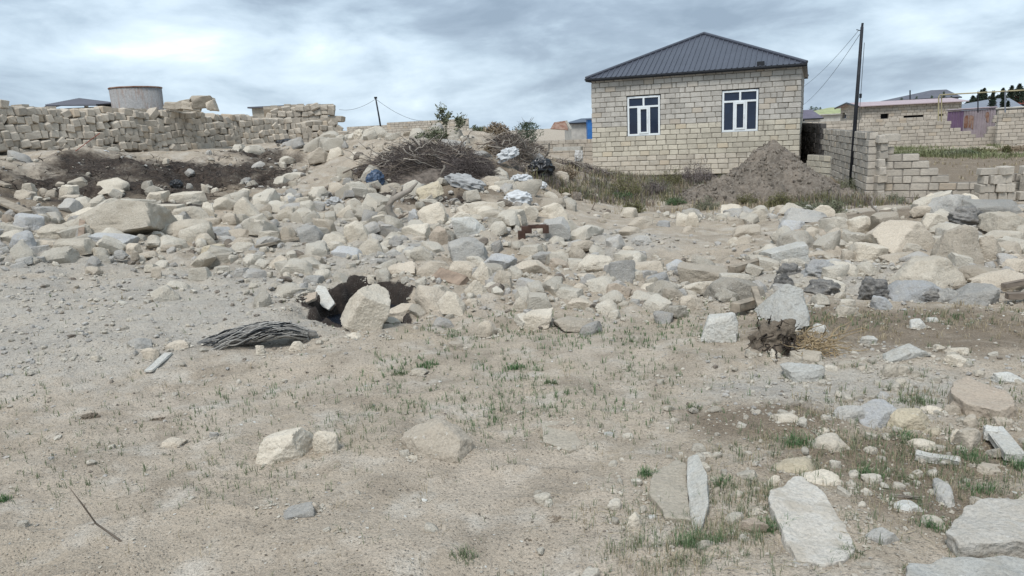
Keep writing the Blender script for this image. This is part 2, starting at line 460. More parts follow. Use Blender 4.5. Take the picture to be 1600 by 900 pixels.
def tank_mat():
    t = NT('tank_rusty_concrete'); co = t.coord('Object'); cz = t.coord('Object', (9, 9, 1.2))
    n = t.noise(cz, 1.1, 5, .65); s = t.noise(co, 2.0, 4, .6)
    col = t.mix(t.ramp(t.math('MULTIPLY', n, t.math('ADD', s, .5)), ((.50, 0.0), (.66, .7))), (.27,.265,.26), (.225,.165,.135))
    col = t.mix(1.0, col, t.ramp(t.noise(co, 22, 4, .7), ((.3, .78), (.7, 1.2))), 'MULTIPLY')
    t.bump(n, .4, .01)
    return t.done(col, .85)
M_tank = tank_mat()
def leaf_mat(name, c, c2):
    t = NT(name)
    col = t.mix(t.isl(), c, c2)
    t.b.inputs['Specular IOR Level'].default_value = .2
    return t.done(col, .75)
L_green = leaf_mat('leaf_green', (.055,.105,.045), (.105,.165,.075))
L_gray = leaf_mat('leaf_grey_green', (.115,.135,.085), (.20,.205,.135))
L_olive = leaf_mat('leaf_olive', (.10,.10,.045), (.19,.18,.09))
L_dry = leaf_mat('leaf_dry', (.20,.155,.11), (.30,.24,.17))
L_mauve = leaf_mat('leaf_mauve_dry', (.135,.115,.115), (.21,.18,.165))
L_cyp = leaf_mat('leaf_cypress', (.022,.036,.026), (.045,.06,.04))
L_far = leaf_mat('leaf_far_tree', (.05,.075,.05), (.085,.115,.07))
L_grass = leaf_mat('grass_blade', (.085,.12,.06), (.165,.195,.11))
L_grassg = leaf_mat('grass_blade_green', (.06,.12,.05), (.12,.19,.085))
L_yard = leaf_mat('yard_grass_green', (.15,.175,.08), (.24,.245,.14))
L_straw = leaf_mat('grass_straw', (.27,.225,.15), (.38,.32,.22))

def ground_mat():
    t = NT('sandy_ground'); co = t.coord('Object')
    n1 = t.noise(co, .55, 4, .55); n2 = t.noise(co, 2.6, 5, .6, .4); n3 = t.noise(co, 14, 5, .65); n4 = t.noise(co, 70, 3, .7); n5 = t.noise(co, 120, 3, .8)
    sand = t.mix(t.ramp(n1, ((.35, 0.0), (.65, 1.0))), (.39,.329,.256), (.44,.377,.304))
    sand = t.mix(t.ramp(n2, ((.46, 0.0), (.68, .85))), sand, (.275,.23,.178))
    sand = t.mix(t.ramp(t.noise(co, 1.7, 3, .6, .6), ((.56, 0.0), (.74, .6))), sand, (.40,.325,.235))
    sand = t.mix(t.ramp(t.noise(co, 3.3, 4, .6), ((.52, 0.0), (.68, .8))), sand, (.49,.445,.38))
    grey = t.mix(t.ramp(n2, ((.4, 0.0), (.65, 1.0))), (.43,.39,.33), (.35,.325,.288))
    grey = t.mix(t.ramp(t.vor(co, 30, 'Color'), ((.3, .0), (.75, .4))), grey, (.46,.44,.40))
    brown = t.mix(n3, (.16,.125,.09), (.26,.21,.155))
    hum = t.mix(t.ramp(n3, ((.38, 0.0), (.66, 1.0))), (.018,.014,.012), (.085,.064,.05))
    edge = t.math('MULTIPLY', t.math('SUBTRACT', n3, .5), .9)
    nz = t.noise(co, 2.1, 6, .68, .5)
    def m(nm, k=1.0):
        f = t.math('ADD', t.attr(nm), t.math('ADD', t.math('MULTIPLY', t.math('SUBTRACT', nz, .5), 1.5), edge))
        return t.math('MULTIPLY', t.ramp(t.math('MULTIPLY', f, t.math('GREATER_THAN', t.attr(nm), .02)), ((.30, 0.0), (.95, 1.0))), k)
    col = t.mix(m('zone_grey', .8), sand, grey)
    col = t.mix(m('zone_brown'), col, brown)
    col = t.mix(m('zone_humus'), col, hum)
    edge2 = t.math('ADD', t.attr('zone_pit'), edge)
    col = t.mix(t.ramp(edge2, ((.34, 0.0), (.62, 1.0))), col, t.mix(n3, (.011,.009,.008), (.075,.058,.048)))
    col = t.mix(1.0, col, t.ramp(n4, ((.25, .80), (.5, 1.0), (.75, 1.12))), 'MULTIPLY')
    col = t.mix(1.0, col, t.ramp(n5, ((.3, .66), (.5, 1.0), (.7, 1.20))), 'MULTIPLY')
    sp = t.ramp(t.vor(co, 95), ((.10, 1.0), (.20, 0.0)))
    spm = t.ramp(t.noise(co, 9, 2, .5), ((.45, 0.0), (.58, .9)))
    col = t.mix(t.math('MULTIPLY', sp, spm), col, (.60,.57,.50))
    pb = t.math('MULTIPLY', t.ramp(t.vor(co, 55), ((.05, 1.0), (.30, 0.0))), .28)
    h = t.math('ADD', t.math('MULTIPLY', n3, 1.0), t.math('ADD', t.math('MULTIPLY', n4, .45), pb))
    t.bump(h, 1.0, .03)
    return t.done(col, .95)
M_ground = ground_mat()

# ------------------------------------------------------------------ the ground sheet
def zone(x, y, items):
    """soft union of ellipses given as (world x, world y, rx, ry)"""
    z = np.zeros_like(x)
    for cx, cy, rx, ry in items:
        z = np.maximum(z, 1 - np.clip(np.sqrt(((x - cx) / rx) ** 2 + ((y - cy) / ry) ** 2) - .55, 0, 1) / .9)
    return np.clip(z, 0, 1)
def gz(px, py, rx, ry):
    g = G(px, py); return (g[0], g[1], rx, ry)
Z_GREY = [gz(120,470,2.6,1.7), gz(300,450,2.0,1.5), gz(60,540,1.4,.8), gz(330,505,1.3,.7), gz(640,370,1.2,1.0), gz(930,375,1.1,1.2), gz(560,400,1.1,1.0),
          gz(1340,440,1.5,.5), gz(1240,430,1.0,.5), gz(1160,440,1.0,.7), gz(1290,600,.8,.5), gz(40,400,1.6,1.2),
          gz(500,365,1.3,1.3), gz(1380,610,.7,.5)]
Z_BROWN = [gz(1480,270,9,6), gz(1560,255,10,7), gz(1450,250,8,8), gz(1390,505,1.3,.5), gz(1520,520,1.3,.6), gz(1300,490,.5,.35), (6.3,17.2,2.0,1.6), gz(60,310,2.4,1.5), gz(220,305,2.2,1.2),
           gz(330,290,1.8,1.2), gz(720,270,1.8,1.8), gz(640,300,1.2,1.4), gz(840,255,1.2,1.8), gz(1230,520,.4,.3), gz(1180,660,.5,.3), gz(1450,720,.8,.3), gz(1500,800,.4,.3), gz(1080,330,1,1), gz(1430,330,1.6,1.2)]
Z_HUM = [gz(20,268,2.0,.9), gz(130,262,1.2,.8), gz(340,268,1.7,1.1), gz(290,258,1.4,.8), gz(420,262,1.1,1.2), gz(225,268,.8,.8), gz(240,248,1.0,.4), gz(395,248,1.1,.7),
         gz(60,292,1.8,.8), gz(200,300,1.6,.7), gz(330,288,1.6,.8), gz(690,312,.7,.5), gz(720,262,.8,1.0), gz(1222,525,.22,.2), gz(210,335,.4,.4),
         gz(1425,322,.5,.4), gz(40,278,2.2,1.2), gz(-10,258,1.6,1.0), gz(120,314,2.2,.5), gz(250,320,1.6,.4), gz(600,305,.8,.5), gz(510,310,1.0,.4)]
BANK = [gz(150,280,5,2.0), gz(380,270,3.4,3.0), gz(560,250,2.6,3.2)]
def ruff(x, y):
    """how broken the surface is (rubble) 0..1"""
    return zone(x, y, [gz(300,390,4.0,2.2), gz(700,400,3.0,2.6), gz(1000,420,2.2,1.6), gz(1400,390,2.6,2.0), gz(100,300,4,2.5), gz(400,270,4,3), gz(640,250,3,4), gz(300,330,3,2)])
def relief(x, y):
    p = xy0(x, y); r = ruff(x, y)
    near = 1 - sst(25, 60, np.hypot(x, y))
    z = .035 * fbm(p * .9, 3, 3) * near + (.011 + .035 * r) * fbm(p * 3.1, 11, 3) + (.0045 + .02 * r) * fbm(p * 11, 23, 3)
    rid = 1 - np.abs(noise3(p * np.array([1.5, 4.2, 1]) + .4 * fbm(p * 1.2, 41, 2)[..., None], 31))
    z = z + .024 * rid ** 4 * (1 - r) * near
    hum = zone(x, y, Z_HUM[:13])
    z = z - .13 * hum * np.abs(fbm(p * 3.0, 47, 3)) * near + .16 * fbm(p * .8, 49, 2) * zone(x, y, BANK) * near
    return z
def axis(fn, n):  return fn(np.linspace(0, 1, n))
def build_ground():
    ty = np.concatenate([np.linspace(-6, 1.2, 24), np.exp(np.linspace(np.log(1.25), np.log(32), 500)), np.exp(np.linspace(np.log(32.6), np.log(4200), 60))])
    xs = np.sinh(np.linspace(-3.3, 3.3, 470)); xs = xs / xs.max() * 26
    far = np.exp(np.linspace(np.log(27), np.log(4200), 36))
    tx = np.concatenate([-far[::-1], xs, far])
    X, Y = np.meshgrid(tx, ty)
    Zh = h_fast(X, Y)
    inner = (np.abs(X) < 60) & (Y < 70) 
    Zr = np.zeros_like(Zh); Zr[inner] = relief(X[inner], Y[inner])
    rpit = pit_r(X, Y)
    Zr = Zr + np.where(rpit < 1.5, .05 * fbm(xy0(X, Y) * 6, 77, 3) * (1 - sst(1.2, 1.5, rpit)), 0)
    Z = Zh + Zr
    ny, nx = X.shape
    i = np.arange(ny - 1)[:, None] * nx; j = np.arange(nx - 1)[None]
    f = np.stack([i + j, i + j + 1, i + nx + j + 1, i + nx + j], -1).reshape(-1, 4)
    me = mesh_np('ground', np.stack([X, Y, Z], -1).reshape(-1, 3), f, [M_ground], True)
    x, y = X.ravel(), Y.ravel()
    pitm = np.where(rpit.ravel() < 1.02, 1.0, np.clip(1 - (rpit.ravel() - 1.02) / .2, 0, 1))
    # loose pale earth has fallen over the front lip
    for nm, val in (('zone_grey', zone(x, y, Z_GREY)), ('zone_brown', zone(x, y, Z_BROWN)), ('zone_humus', np.clip(zone(x, y, Z_HUM) * np.clip(1.0 + .75 * fbm(xy0(x, y) * 1.1, 63, 3), 0, 1.25), 0, 1)), ('zone_pit', pitm)):
        a = me.attributes.new(nm, 'FLOAT', 'POINT'); a.data.foreach_set('value', val.astype(np.float32))
    return struct(link('ground', me))
ground = build_ground()
def h_full(x, y):
    x = np.atleast_1d(np.asarray(x, float)); y = np.atleast_1d(np.asarray(y, float))
    return h_fast(x, y) + relief(x, y)
wt = MB()
th = np.linspace(0, 2 * np.pi, 28, endpoint=False)
pv = np.stack([PIT[0] + .62 * np.cos(th), PIT[1] + .85 * np.sin(th), np.full_like(th, float(h_fast(np.array([PIT[0]]), np.array([PIT[1] - 1.0]))[0]) - .17)], -1)
wt.add(np.concatenate([pv, pv.mean(0)[None]]), [[k, (k + 1) % 28, 28] for k in range(28)])
tw = NT('pit_water'); tw.b.inputs['Specular IOR Level'].default_value = .6
tw.bump(tw.noise(tw.coord('Object'), 9, 3, .5), .15, .01)
struct(wt.build('water', tw.done((.012,.016,.024), .08)))
# ------------------------------------------------------------------ masonry
def bevel_block(seed, bev=.05, jit=.02):
    r = random.Random(seed)
    bm = bmesh.new(); bmesh.ops.create_cube(bm, size=1.0)
    bmesh.ops.bevel(bm, geom=bm.edges[:], offset=bev, segments=1, affect='EDGES', profile=.6)
    for v in bm.verts:
        v.co += Vector((r.uniform(-jit, jit), r.uniform(-jit, jit), r.uniform(-jit, jit)))
    me = bpy.data.meshes.new('block'); bm.to_mesh(me); bm.free()
    return me
_proto = {}
def protos(mat, bev=.045, jit=.022, n=7):
    k = (mat.name, bev, jit)
    if k not in _proto:
        L = []
        for q in range(n):
            me = bevel_block(q * 13 + 5, bev, jit); me.materials.append(mat); L.append(me)
        _proto[k] = L
    return _proto[k]

def lay_row(u0, u1, L, shift, r, gap=.018, jit=.09, half=.16):
    """block edges of one course between u0 and u1"""
    out = []; u = u0; first = True
    while u < u1 - 1e-6:
        l = L * (1 + r.uniform(-jit, jit))
        if first and shift: l = L * .5
        elif r.random() < half: l = L * r.choice((.45, .55, .7))
        first = False
        if u1 - (u + l) < L * .28: l = u1 - u
        g_ = gap * r.uniform(.6, 1.5) if r.random() > .07 else gap * 2.6
        out.append((u + g_ / 2, min(u + l, u1) - g_ / 2)); u += l
    return out
def courses(length, H, nrow, L=.395, openings=(), top=None, bottom=None, seed=1, small_rows=()):
    """list of (u0,u1,row).  openings: (u0,u1,r0,r1); top(u): highest row at u"""
    r = random.Random(seed); out = []
    for row in range(nrow):
        iv = [(0.0, length)]
        for (a, b, r0, r1) in openings:
            if r0 <= row < r1:
                iv = [q for s_, e_ in iv for q in ((s_, min(a, e_)), (max(b, s_), e_)) if q[1] - q[0] > .03]
        for s_, e_ in iv:
            Lr = L
            for (rr, a, b) in small_rows:
                pass
            for a, b in lay_row(s_, e_, Lr, row % 2, r):
                if top is not None and row >= top((a + b) / 2): continue
                out.append((a, b, row))
    return out
def mason(parent, p0, p1, z0, H, rows, thick, mat_of, name='block', limit=300, depth_side=-1, mort=M_mortar, wall_name='wall', seed=3, gapz=.018, joined=False, key=None, org=(0,0,0), rough=.010, bev=.06):
    """blocks on the line p0->p1; returns the mortar wall. Big ones become objects, the rest one joined part."""
    r = random.Random(seed)
    p0 = np.array(p0[:2], float); p1 = np.array(p1[:2], float)
    d = p1 - p0; Ln = np.hypot(*d); d = d / Ln; n = np.array([-d[1], d[0]])        # n: to the far side
    ang = math.atan2(d[1], d[0])
    core = MB()
    byrow = {}
    for a, b, row in rows: byrow.setdefault(row, []).append((a, b))
    for row, iv in byrow.items():
        iv.sort(); runs = []
        for a, b in iv:
            if runs and a - runs[-1][1] < .06: runs[-1][1] = b
            else: runs.append([a, b])
        for a, b in runs:
            c = p0 + d * (a + b) / 2 + n * thick / 2
            core.box((c[0], c[1], z0 + (row + .5) * H - .001 * (row % 2)), (b - a - .02, thick - .045, H + .001), ang)
    wall = core.build(wall_name, mort, parent)
    items = []
    for a, b, row in rows:
        c = p0 + d * (a + b) / 2 + n * (thick / 2 + r.uniform(-rough, rough))
        items.append(((c[0], c[1], z0 + (row + .5) * H), (b - a, thick, H - gapz), row, (a + b) / 2))
    if joined: objs, rest = [], items
    else:
        pr = proj(np.array([it[0] for it in items]) + np.array(org))
        size = [it[1][0] / z for it, z in zip(items, pr[2])]
        if key: size = [s_ * key(np.array(it[0]) + np.array(org)) for s_, it in zip(size, items)]
        order = sorted(range(len(items)), key=lambda k: -size[k])
        objs = [items[k] for k in order[:limit]]; rest = [items[k] for k in order[limit:]]
    for c, dm, row, u in objs:
        me = r.choice(protos(mat_of(row, u), bev))
        link(name, me, wall, c, (r.uniform(-.01, .01), r.uniform(-.012, .012), ang + r.uniform(-.012, .012)), (dm[0], dm[1], dm[2] * r.uniform(.95, 1.02)))
    if rest:
        mats = []; V = []; F = {}; nn = 0
        for c, dm, row, u in rest:
            m = mat_of(row, u)
            if m not in mats: mats.append(m)
            me = r.choice(protos(m, bev))
            k = id(me)
            if k not in F:
                co = np.zeros(len(me.vertices) * 3); me.vertices.foreach_get('co', co)
                F[k] = (co.reshape(-1, 3), [tuple(p_.vertices) for p_ in me.polygons])
            co, fs = F[k]
            ca, sa = math.cos(ang), math.sin(ang)
            q = co * np.array(dm)
            q = np.stack([q[:, 0] * ca - q[:, 1] * sa, q[:, 0] * sa + q[:, 1] * ca, q[:, 2]], -1) + np.array(c)
            V.append((q, fs, mats.index(m)))
        f3, f4, m3, m4, vs, nn = [], [], [], [], [], 0
        for q, fs, mi in V:
            vs.append(q)
            for f in fs:
                f = [x + nn for x in f]
                if len(f) == 4: f4.append(f); m4.append(mi)
                elif len(f) == 3: f3.append(f); m3.append(mi)
                else:
                    for k in range(1, len(f) - 1): f3.append([f[0], f[k], f[k + 1]]); m3.append(mi)
            nn += len(q)
        fl = [x for x in (np.array(f3).reshape(-1, 3), np.array(f4).reshape(-1, 4)) if len(x)]
        me = mesh_np('block_courses', np.concatenate(vs), fl, mats, False, m3 + m4)
        stuff(link('block_courses', me, wall))
    return wall

# ------------------------------------------------------------------ the new block house
def build_house():
    L0 = P(924.5, 200, 30.75); R0 = P(1251, 180, 27.75)
    p0, p1 = L0[:2], R0[:2]
    d = p1 - p0; Ln = float(np.hypot(*d)); d = d / Ln; n = np.array([-d[1], d[0]]); ang = math.atan2(d[1], d[0])
    z0, H, NR = -.44, .1965, 20
    def u_at(px):
        k = (px - 800) / FPX                       # small tilt ignored: good to a centimetre
        lo, hi = 0.0, Ln
        for _ in range(40):
            m = (lo + hi) / 2; q = p0 + d * m
            if proj(np.array([q[0], q[1], 1.9]))[0] < px: lo = m
            else: hi = m
        return lo
    house = thing('stone_house', 'unfinished pale limestone block house with a dark hipped metal roof', 'house', (p0[0], p0[1], z0))
    bpy.context.view_layer.update()
    inv = np.array([p0[0], p0[1], z0])
    sub = lambda q: (q[0] - inv[0], q[1] - inv[1], q[2] - inv[2])
    win = []
    for a, b in ((979.5, 1031.5), (1127.5, 1185)):
        win.append((u_at(a), u_at(b), 8, 16))
    rows = courses(Ln, H, NR, openings=win, seed=21)
    # a course of short upright pieces over each window
    rows = [q for q in rows if not (q[2] == 16 and any(w[0] - .1 < (q[0] + q[1]) / 2 < w[1] + .1 for w in win))]
    r = random.Random(4)
    for w in win:
        inside = sorted([q for q in rows if q[2] == 16])
        left = max([q[1] for q in inside if q[1] <= (w[0] + w[1]) / 2], default=0); right = min([q[0] for q in inside if q[0] >= (w[0] + w[1]) / 2], default=Ln)
        k = max(1, round((right - left) / .205))
        for q in range(k):
            a = left + (right - left) * q / k; b = left + (right - left) * (q + 1) / k
            rows.append((a + .006, b - .006, 16))
    def mat_of(row, u):
        if row < 4: return M_blkp
        if row < 10: return M_blky
        return M_blk
    # pieces hidden by the earth pile, or short, go to the joined part first
    def key(it):
        q = proj(it); hid = (1130 < q[0] < 1300 and q[1] > 222 + abs(q[0] - 1205) * .55)
        return .2 if hid else 1.0
    wall = mason(house, p0 - inv[:2], p1 - inv[:2], 0, H, rows, .2, mat_of, wall_name='front_wall', limit=300, seed=9, key=key, org=inv)
    # side and rear walls
    D = 9.6
    q0, q1 = p1 + n * .21, p1 + n * D
    for nm, a, b, sd in (('side_wall', p1 + n * .21, p1 + n * D, 5), ('side_wall', p0 + n * D, p0 + n * .21, 6)):
        a2, b2 = a - inv[:2], b - inv[:2]
        mason(house, a2, b2, 0, H, courses(float(np.hypot(*(b - a))), H, NR, seed=sd), .2, mat_of, wall_name=nm, joined=True, seed=sd)
    a2, b2 = p1 + n * D - inv[:2], p0 + n * D - inv[:2]
    mason(house, a2, b2, 0, H, courses(Ln, H, NR, seed=8), .2, mat_of, wall_name='rear_wall', joined=True, seed=8)
    # windows
    def loc(u, back, z): 
        q = p0 + d * u + n * back - inv[:2]; return (q[0], q[1], z)
    for w in win:
        a, b = w[0] + .015, w[1] - .015; zb, zt = 8 * H + .012, 16 * H - .035
        wd, ht = b - a, zt - zb; back, t = .075, .07
        zt2 = zb + ht * .735                             # transom
        fr = MB()
        def bar(u0, u1, z0_, z1_, th=.06, bk=back): fr.box(loc((u0 + u1) / 2, bk, (z0_ + z1_) / 2), (u1 - u0, th, z1_ - z0_), ang)
        bar(a, a + t, zb, zt); bar(b - t, b, zb, zt)
        bar(a + t, b - t, zb, zb + t); bar(a + t, b - t, zt - t, zt); bar(a + t, b - t, zt2 - t / 2, zt2 + t / 2)
        mc = (a + b) / 2
        bar(mc - t / 2, mc + t / 2, zt2 + t / 2, zt - t)
        c0, c1 = a + wd * .34, b - wd * .335
        bar(c0 - t * .6, c0 + t * .35, zb + t, zt2 - t / 2); bar(c1 - t * .35, c1 + t * .6, zb + t, zt2 - t / 2)
        f = fr.build('window', M_pvc, house)
        sash = MB(); s0, s1 = c0 + t * .35 + .004, c1 - t * .35 - .004; sz0, sz1 = zb + t + .004, zt2 - t / 2 - .004; st = .062
        for u0, u1, y0, y1 in ((s0, s0 + st, sz0, sz1), (s1 - st, s1, sz0, sz1), (s0 + st, s1 - st, sz0, sz0 + st), (s0 + st, s1 - st, sz1 - st, sz1)):
            sash.box(loc((u0 + u1) / 2, back - .018, (y0 + y1) / 2), (u1 - u0, .07, y1 - y0), ang)
        sash.build('casement', M_pvc, f)
        hb = MB(); hb.box(loc(s1 - st / 2, back - .068, (sz0 + sz1) / 2), (.02, .03, .13), ang); hb.build('handle', M_pvc, f)
        for u0, u1, y0, y1 in ((a + t, mc - t / 2, zt2 + t / 2, zt - t), (mc + t / 2, b - t, zt2 + t / 2, zt - t), (a + t, c0 - t * .6, zb + t, zt2 - t / 2),
                               (s0 + st, s1 - st, sz0 + st, sz1 - st), (c1 + t * .6, b - t, zb + t, zt2 - t / 2)):
            g = MB(); g.box(loc((u0 + u1) / 2, back + .012, (y0 + y1) / 2), (u1 - u0 + .01, .012, y1 - y0 + .01), ang); g.build('pane', M_glass, f)
        s_ = MB(); s_.box(loc(mc, back + .05, zb - .008), (wd + .03, .14, .022), ang); s_.build('sill', M_pvc, f)
    # hipped roof
    ov = .15; ze = NR * H - .03; a_in = 3.7; rise = 1.93
    def W3(u, v, z): 
        q = p0 + d * u + n * v - inv[:2]; return np.array([q[0], q[1], z])
    A, B, C, Dd = W3(-ov, -ov, ze), W3(Ln + ov, -ov, ze), W3(Ln + ov, D + ov, ze), W3(-ov, D + ov, ze)
    q_ = p0 + d * (Ln / 2) + n * a_in; rise = P(1097, 53.5, q_[1])[2] - z0 - ze
    R1, R2 = W3(Ln / 2, a_in, ze + rise), W3(Ln / 2, D - a_in, ze + rise)
    rf = MB()
    nrm = lambda a, b, c: np.cross(b - a, c - a) / np.linalg.norm(np.cross(b - a, c - a))
    def slope(a, b, tops):
        poly = [a, b] + tops
        nv = nrm(a, b, tops[0]); 
        if nv[2] < 0: nv = -nv
        k = len(poly)
        rf.add(np.array(poly + [p_ - nv * .03 for p_ in poly]), [])
        off = rf.n - 2 * k
        tri = [[0, 1, 2]] + ([[0, 2, 3]] if k == 4 else [])
        rf.f3.append(np.array([[off + i for i in t_] for t_ in tri] + [[off + k + i for i in t_[::-1]] for t_ in tri], dtype=np.int32))
        e = b - a; Le = np.linalg.norm(e); e = e / Le
        s = np.cross(nv, e); s = s if s[2] > 0 else -s
        # ribs: pairs of crests of the trapezoid sheet
        m = int(Le / .20)
        for q in range(1, m):
            u = q * Le / m
            # height of slope at u
            top = 1e9
            pts = [(np.dot(p_ - a, e), np.dot(p_ - a, s)) for p_ in [a] + tops[::-1] + [b]]
            for (u0, s0), (u1, s1) in zip(pts[:-1], pts[1:]):
                if u0 <= u <= u1 and u1 > u0: top = s0 + (s1 - s0) * (u - u0) / (u1 - u0)
            if top < .15 or top > 50: continue
            w0, w1, hh = .028, .016, .030
            c = a + e * u
            vs = []
            for sv in (0.0, top - .06):
                for uu, hv in ((-w0, .0), (-w1, hh), (w1, hh), (w0, .0)): vs.append(c + e * uu + s * sv + nv * (hv + .001))
            rf.add(vs, [[0, 1, 5, 4], [1, 2, 6, 5], [2, 3, 7, 6]]); 
            off2 = rf.n - 8; rf.f4.append(np.array([[off2, off2 + 3, off2 + 2, off2 + 1]], dtype=np.int32))
    slope(A, B, [R1]); slope(B, C, [R2, R1]); slope(C, Dd, [R2]); slope(Dd, A, [R1, R2])
    roof = rf.build('roof', M_roof, house)
    for a, b in ((A, R1), (B, R1), (C, R2), (Dd, R2), (R1, R2)):
        cb = MB(); L_ = np.linalg.norm(b - a); k = max(2, int(L_ / .35)); up = np.array([0, 0, .035])
        cb.tube([a + (b - a) * t_ + up for t_ in np.linspace(0, 1, k)], .065, 8)
        cb.build('ridge_cap', M_roof, roof)
    fb = MB()
    for a, b in ((A, B), (B, C), (C, Dd), (Dd, A)):
        c = (a + b) / 2; e = b - a; an = math.atan2(e[1], e[0])
        fb.box((c[0], c[1], ze - .055), (np.linalg.norm(e) + .03, .035, .11), an)
    fb.build('fascia', M_trim, house)
    gb = MB(); c = (A + B) / 2; o = -n * .07
    gb.box((c[0] + o[0], c[1] + o[1], ze - .03), (np.linalg.norm(B - A) + .05, .08, .06), ang); gb.build('gutter', M_trim, house)
    sf = MB(); inn = .33
    for (u0, v0, u1, v1) in ((-ov, -ov, Ln + ov, 0.03), (Ln - .03, 0.03, Ln + ov, D), (-ov, 0.03, 0.03, D), (-ov, D, Ln + ov, D + ov)):
        c = W3((u0 + u1) / 2, (v0 + v1) / 2, ze - .045); sf.box(c, (u1 - u0 - .04, v1 - v0 - .04, .02), ang)
    sf.build('soffit', M_trim, house)
    vb = MB(); u = u_at(1187)
    s_t = .10
    c = W3(u, -ov + s_t + .05, ze + .10); vb.box(c, (.26, .20, .17), ang); vb.build('roof_vent', M_trim, house)
    # inside, so the panes look into a dark room and no light leaks
    fl = MB(); c = W3(Ln / 2, D / 2, .35); fl.box(c, (Ln - .5, D - .5, .05), ang); fl.build('floor', M_mortar, house)
    return p0, p1, d, n, ang, z0, Ln, D
HOUSE = build_house()

# ------------------------------------------------------------------ garden walls on the right
def xy_at(px, Y): return ((px - 800) / FPX) * Y
def wallthing(label, p0, p1, z0, nrow, H=.2, top=None, thick=.2, mat=M_wall, joined=False, seed=1, L=.4, limit=300, openings=(), mort=M_mortarl, rough=.012, mat_of=None):
    t = thing('block_wall', label, 'wall', (p0[0], p0[1], z0))
    Ln = float(np.hypot(p1[0] - p0[0], p1[1] - p0[1]))
    rows = courses(Ln, H, nrow, L=L, top=top, seed=seed, openings=openings)
    mason(t, (0, 0), (p1[0] - p0[0], p1[1] - p0[1]), 0, H, rows, thick, mat_of or (lambda row, u: mat), wall_name='mortar_bed', joined=joined, seed=seed, mort=mort, limit=limit, rough=rough, org=(p0[0], p0[1], z0))
    return t, rows
BW = 19.0
cx = P(1369, 250, BW)[0]
H2 = .186
zb = -.76
# running back beside the house; far end dark with soot and painted-in gap shade
farp = (13.45, 33.5)
def topA(u): return 11 if u > 8.6 else 10
tA, _ = wallthing('long grey block wall running back past the leaning pole, far end sooty with painted shade', (cx, BW), farp, zb + .02, 11, H2, topA, seed=31, rough=.02,
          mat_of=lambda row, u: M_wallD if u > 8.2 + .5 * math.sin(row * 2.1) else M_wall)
# broken stub in front, stepping down to the right
pe = (xy_at(1690, BW - 1.5), BW - 1.5)
def topB(u):
    for lim, k in ((.26, 8), (.64, 7), (.84, 6), (1.02, 5), (1.64, 4), (2.08, 3)):
        if u < lim: return k
    if u < 3.05: return 4
    return 5 if u < 3.5 else 6
tB, _ = wallthing('broken low block wall stepping down to a gap behind the big boulders on the right', (cx + .22, BW - .02), pe, zb, 9, H2, topB, seed=37, rough=.016)
# rough bonded corner where the two meet
cq = thing('wall_pier', 'crumbling mortared corner pier where the two grey block walls meet', 'wall pier', (cx + .1, BW + .08, zb))
rq = random.Random(3)
for k in range(9):
    me = rq.choice(protos(M_wall, .09, .06))
    link('block', me, cq, (rq.uniform(-.03, .03), rq.uniform(-.03, .03) - .13, (k + .5) * .2), (0, 0, rq.uniform(-.1, .1)), (.2 + rq.uniform(-.03, .05), .24, .195))
link('block', protos(M_wall, .06, .03)[1], cq, (.20, -.16, 1.72), (0, .03, .04), (.42, .22, .19))
# tumbled heap of loose blocks at the wall's end
lb = P(1562, 292, 17.6)
tl = thing('block_stack', 'untidy dry stack of loose blocks at the right end of the broken wall', 'block stack', (lb[0], lb[1], -.6))
LAY = [(-.42,.0,.1,.22,.2,.2),(-.2,.02,.1,.2,.22,.2),(.02,0,.1,.22,.22,.2),(.25,0,.1,.2,.2,.2),(.62,-.05,.1,.42,.2,.2),(1.05,-.05,.1,.4,.2,.2),
       (-.46,.03,.31,.12,.3,.2),(-.28,.0,.31,.22,.2,.2),(-.04,-.05,.31,.22,.22,.2),(.2,-.03,.3,.2,.2,.2),(.62,-.02,.3,.2,.2,.2),(.84,-.02,.3,.2,.2,.2),(1.06,-.02,.3,.2,.2,.2),
       (-.40,.03,.51,.1,.3,.19),(-.28,.03,.52,.1,.32,.2),(-.10,-.02,.51,.3,.22,.2),(.12,.02,.51,.24,.2,.2),(.72,.0,.50,.4,.2,.2),(1.14,.0,.50,.4,.2,.2),
       (.08,.0,.71,.34,.26,.19),(.72,.06,.70,.4,.2,.19),(1.14,.06,.70,.4,.2,.19),(-.3,.05,.70,.42,.2,.16)]
for k, (x, y, z, a, b, c) in enumerate(LAY):
    link('block', rq.choice(protos(M_wall, .06, .03)), tl, (x, y, z), (rq.uniform(-.03, .03), rq.uniform(-.04, .04), rq.uniform(-.14, .14) + (.4 if k == 19 else 0)), (a, b, c))
# short low wall between the house and the long wall
hp1 = HOUSE[1]
tS, _ = wallthing('short low pale block wall behind the earth pile, closing the gap beside the house', (hp1[0] - .2, hp1[1] - 1.2), (10.95, 24.1), -.75, 5, .2, None, seed=41, mat=M_blky)
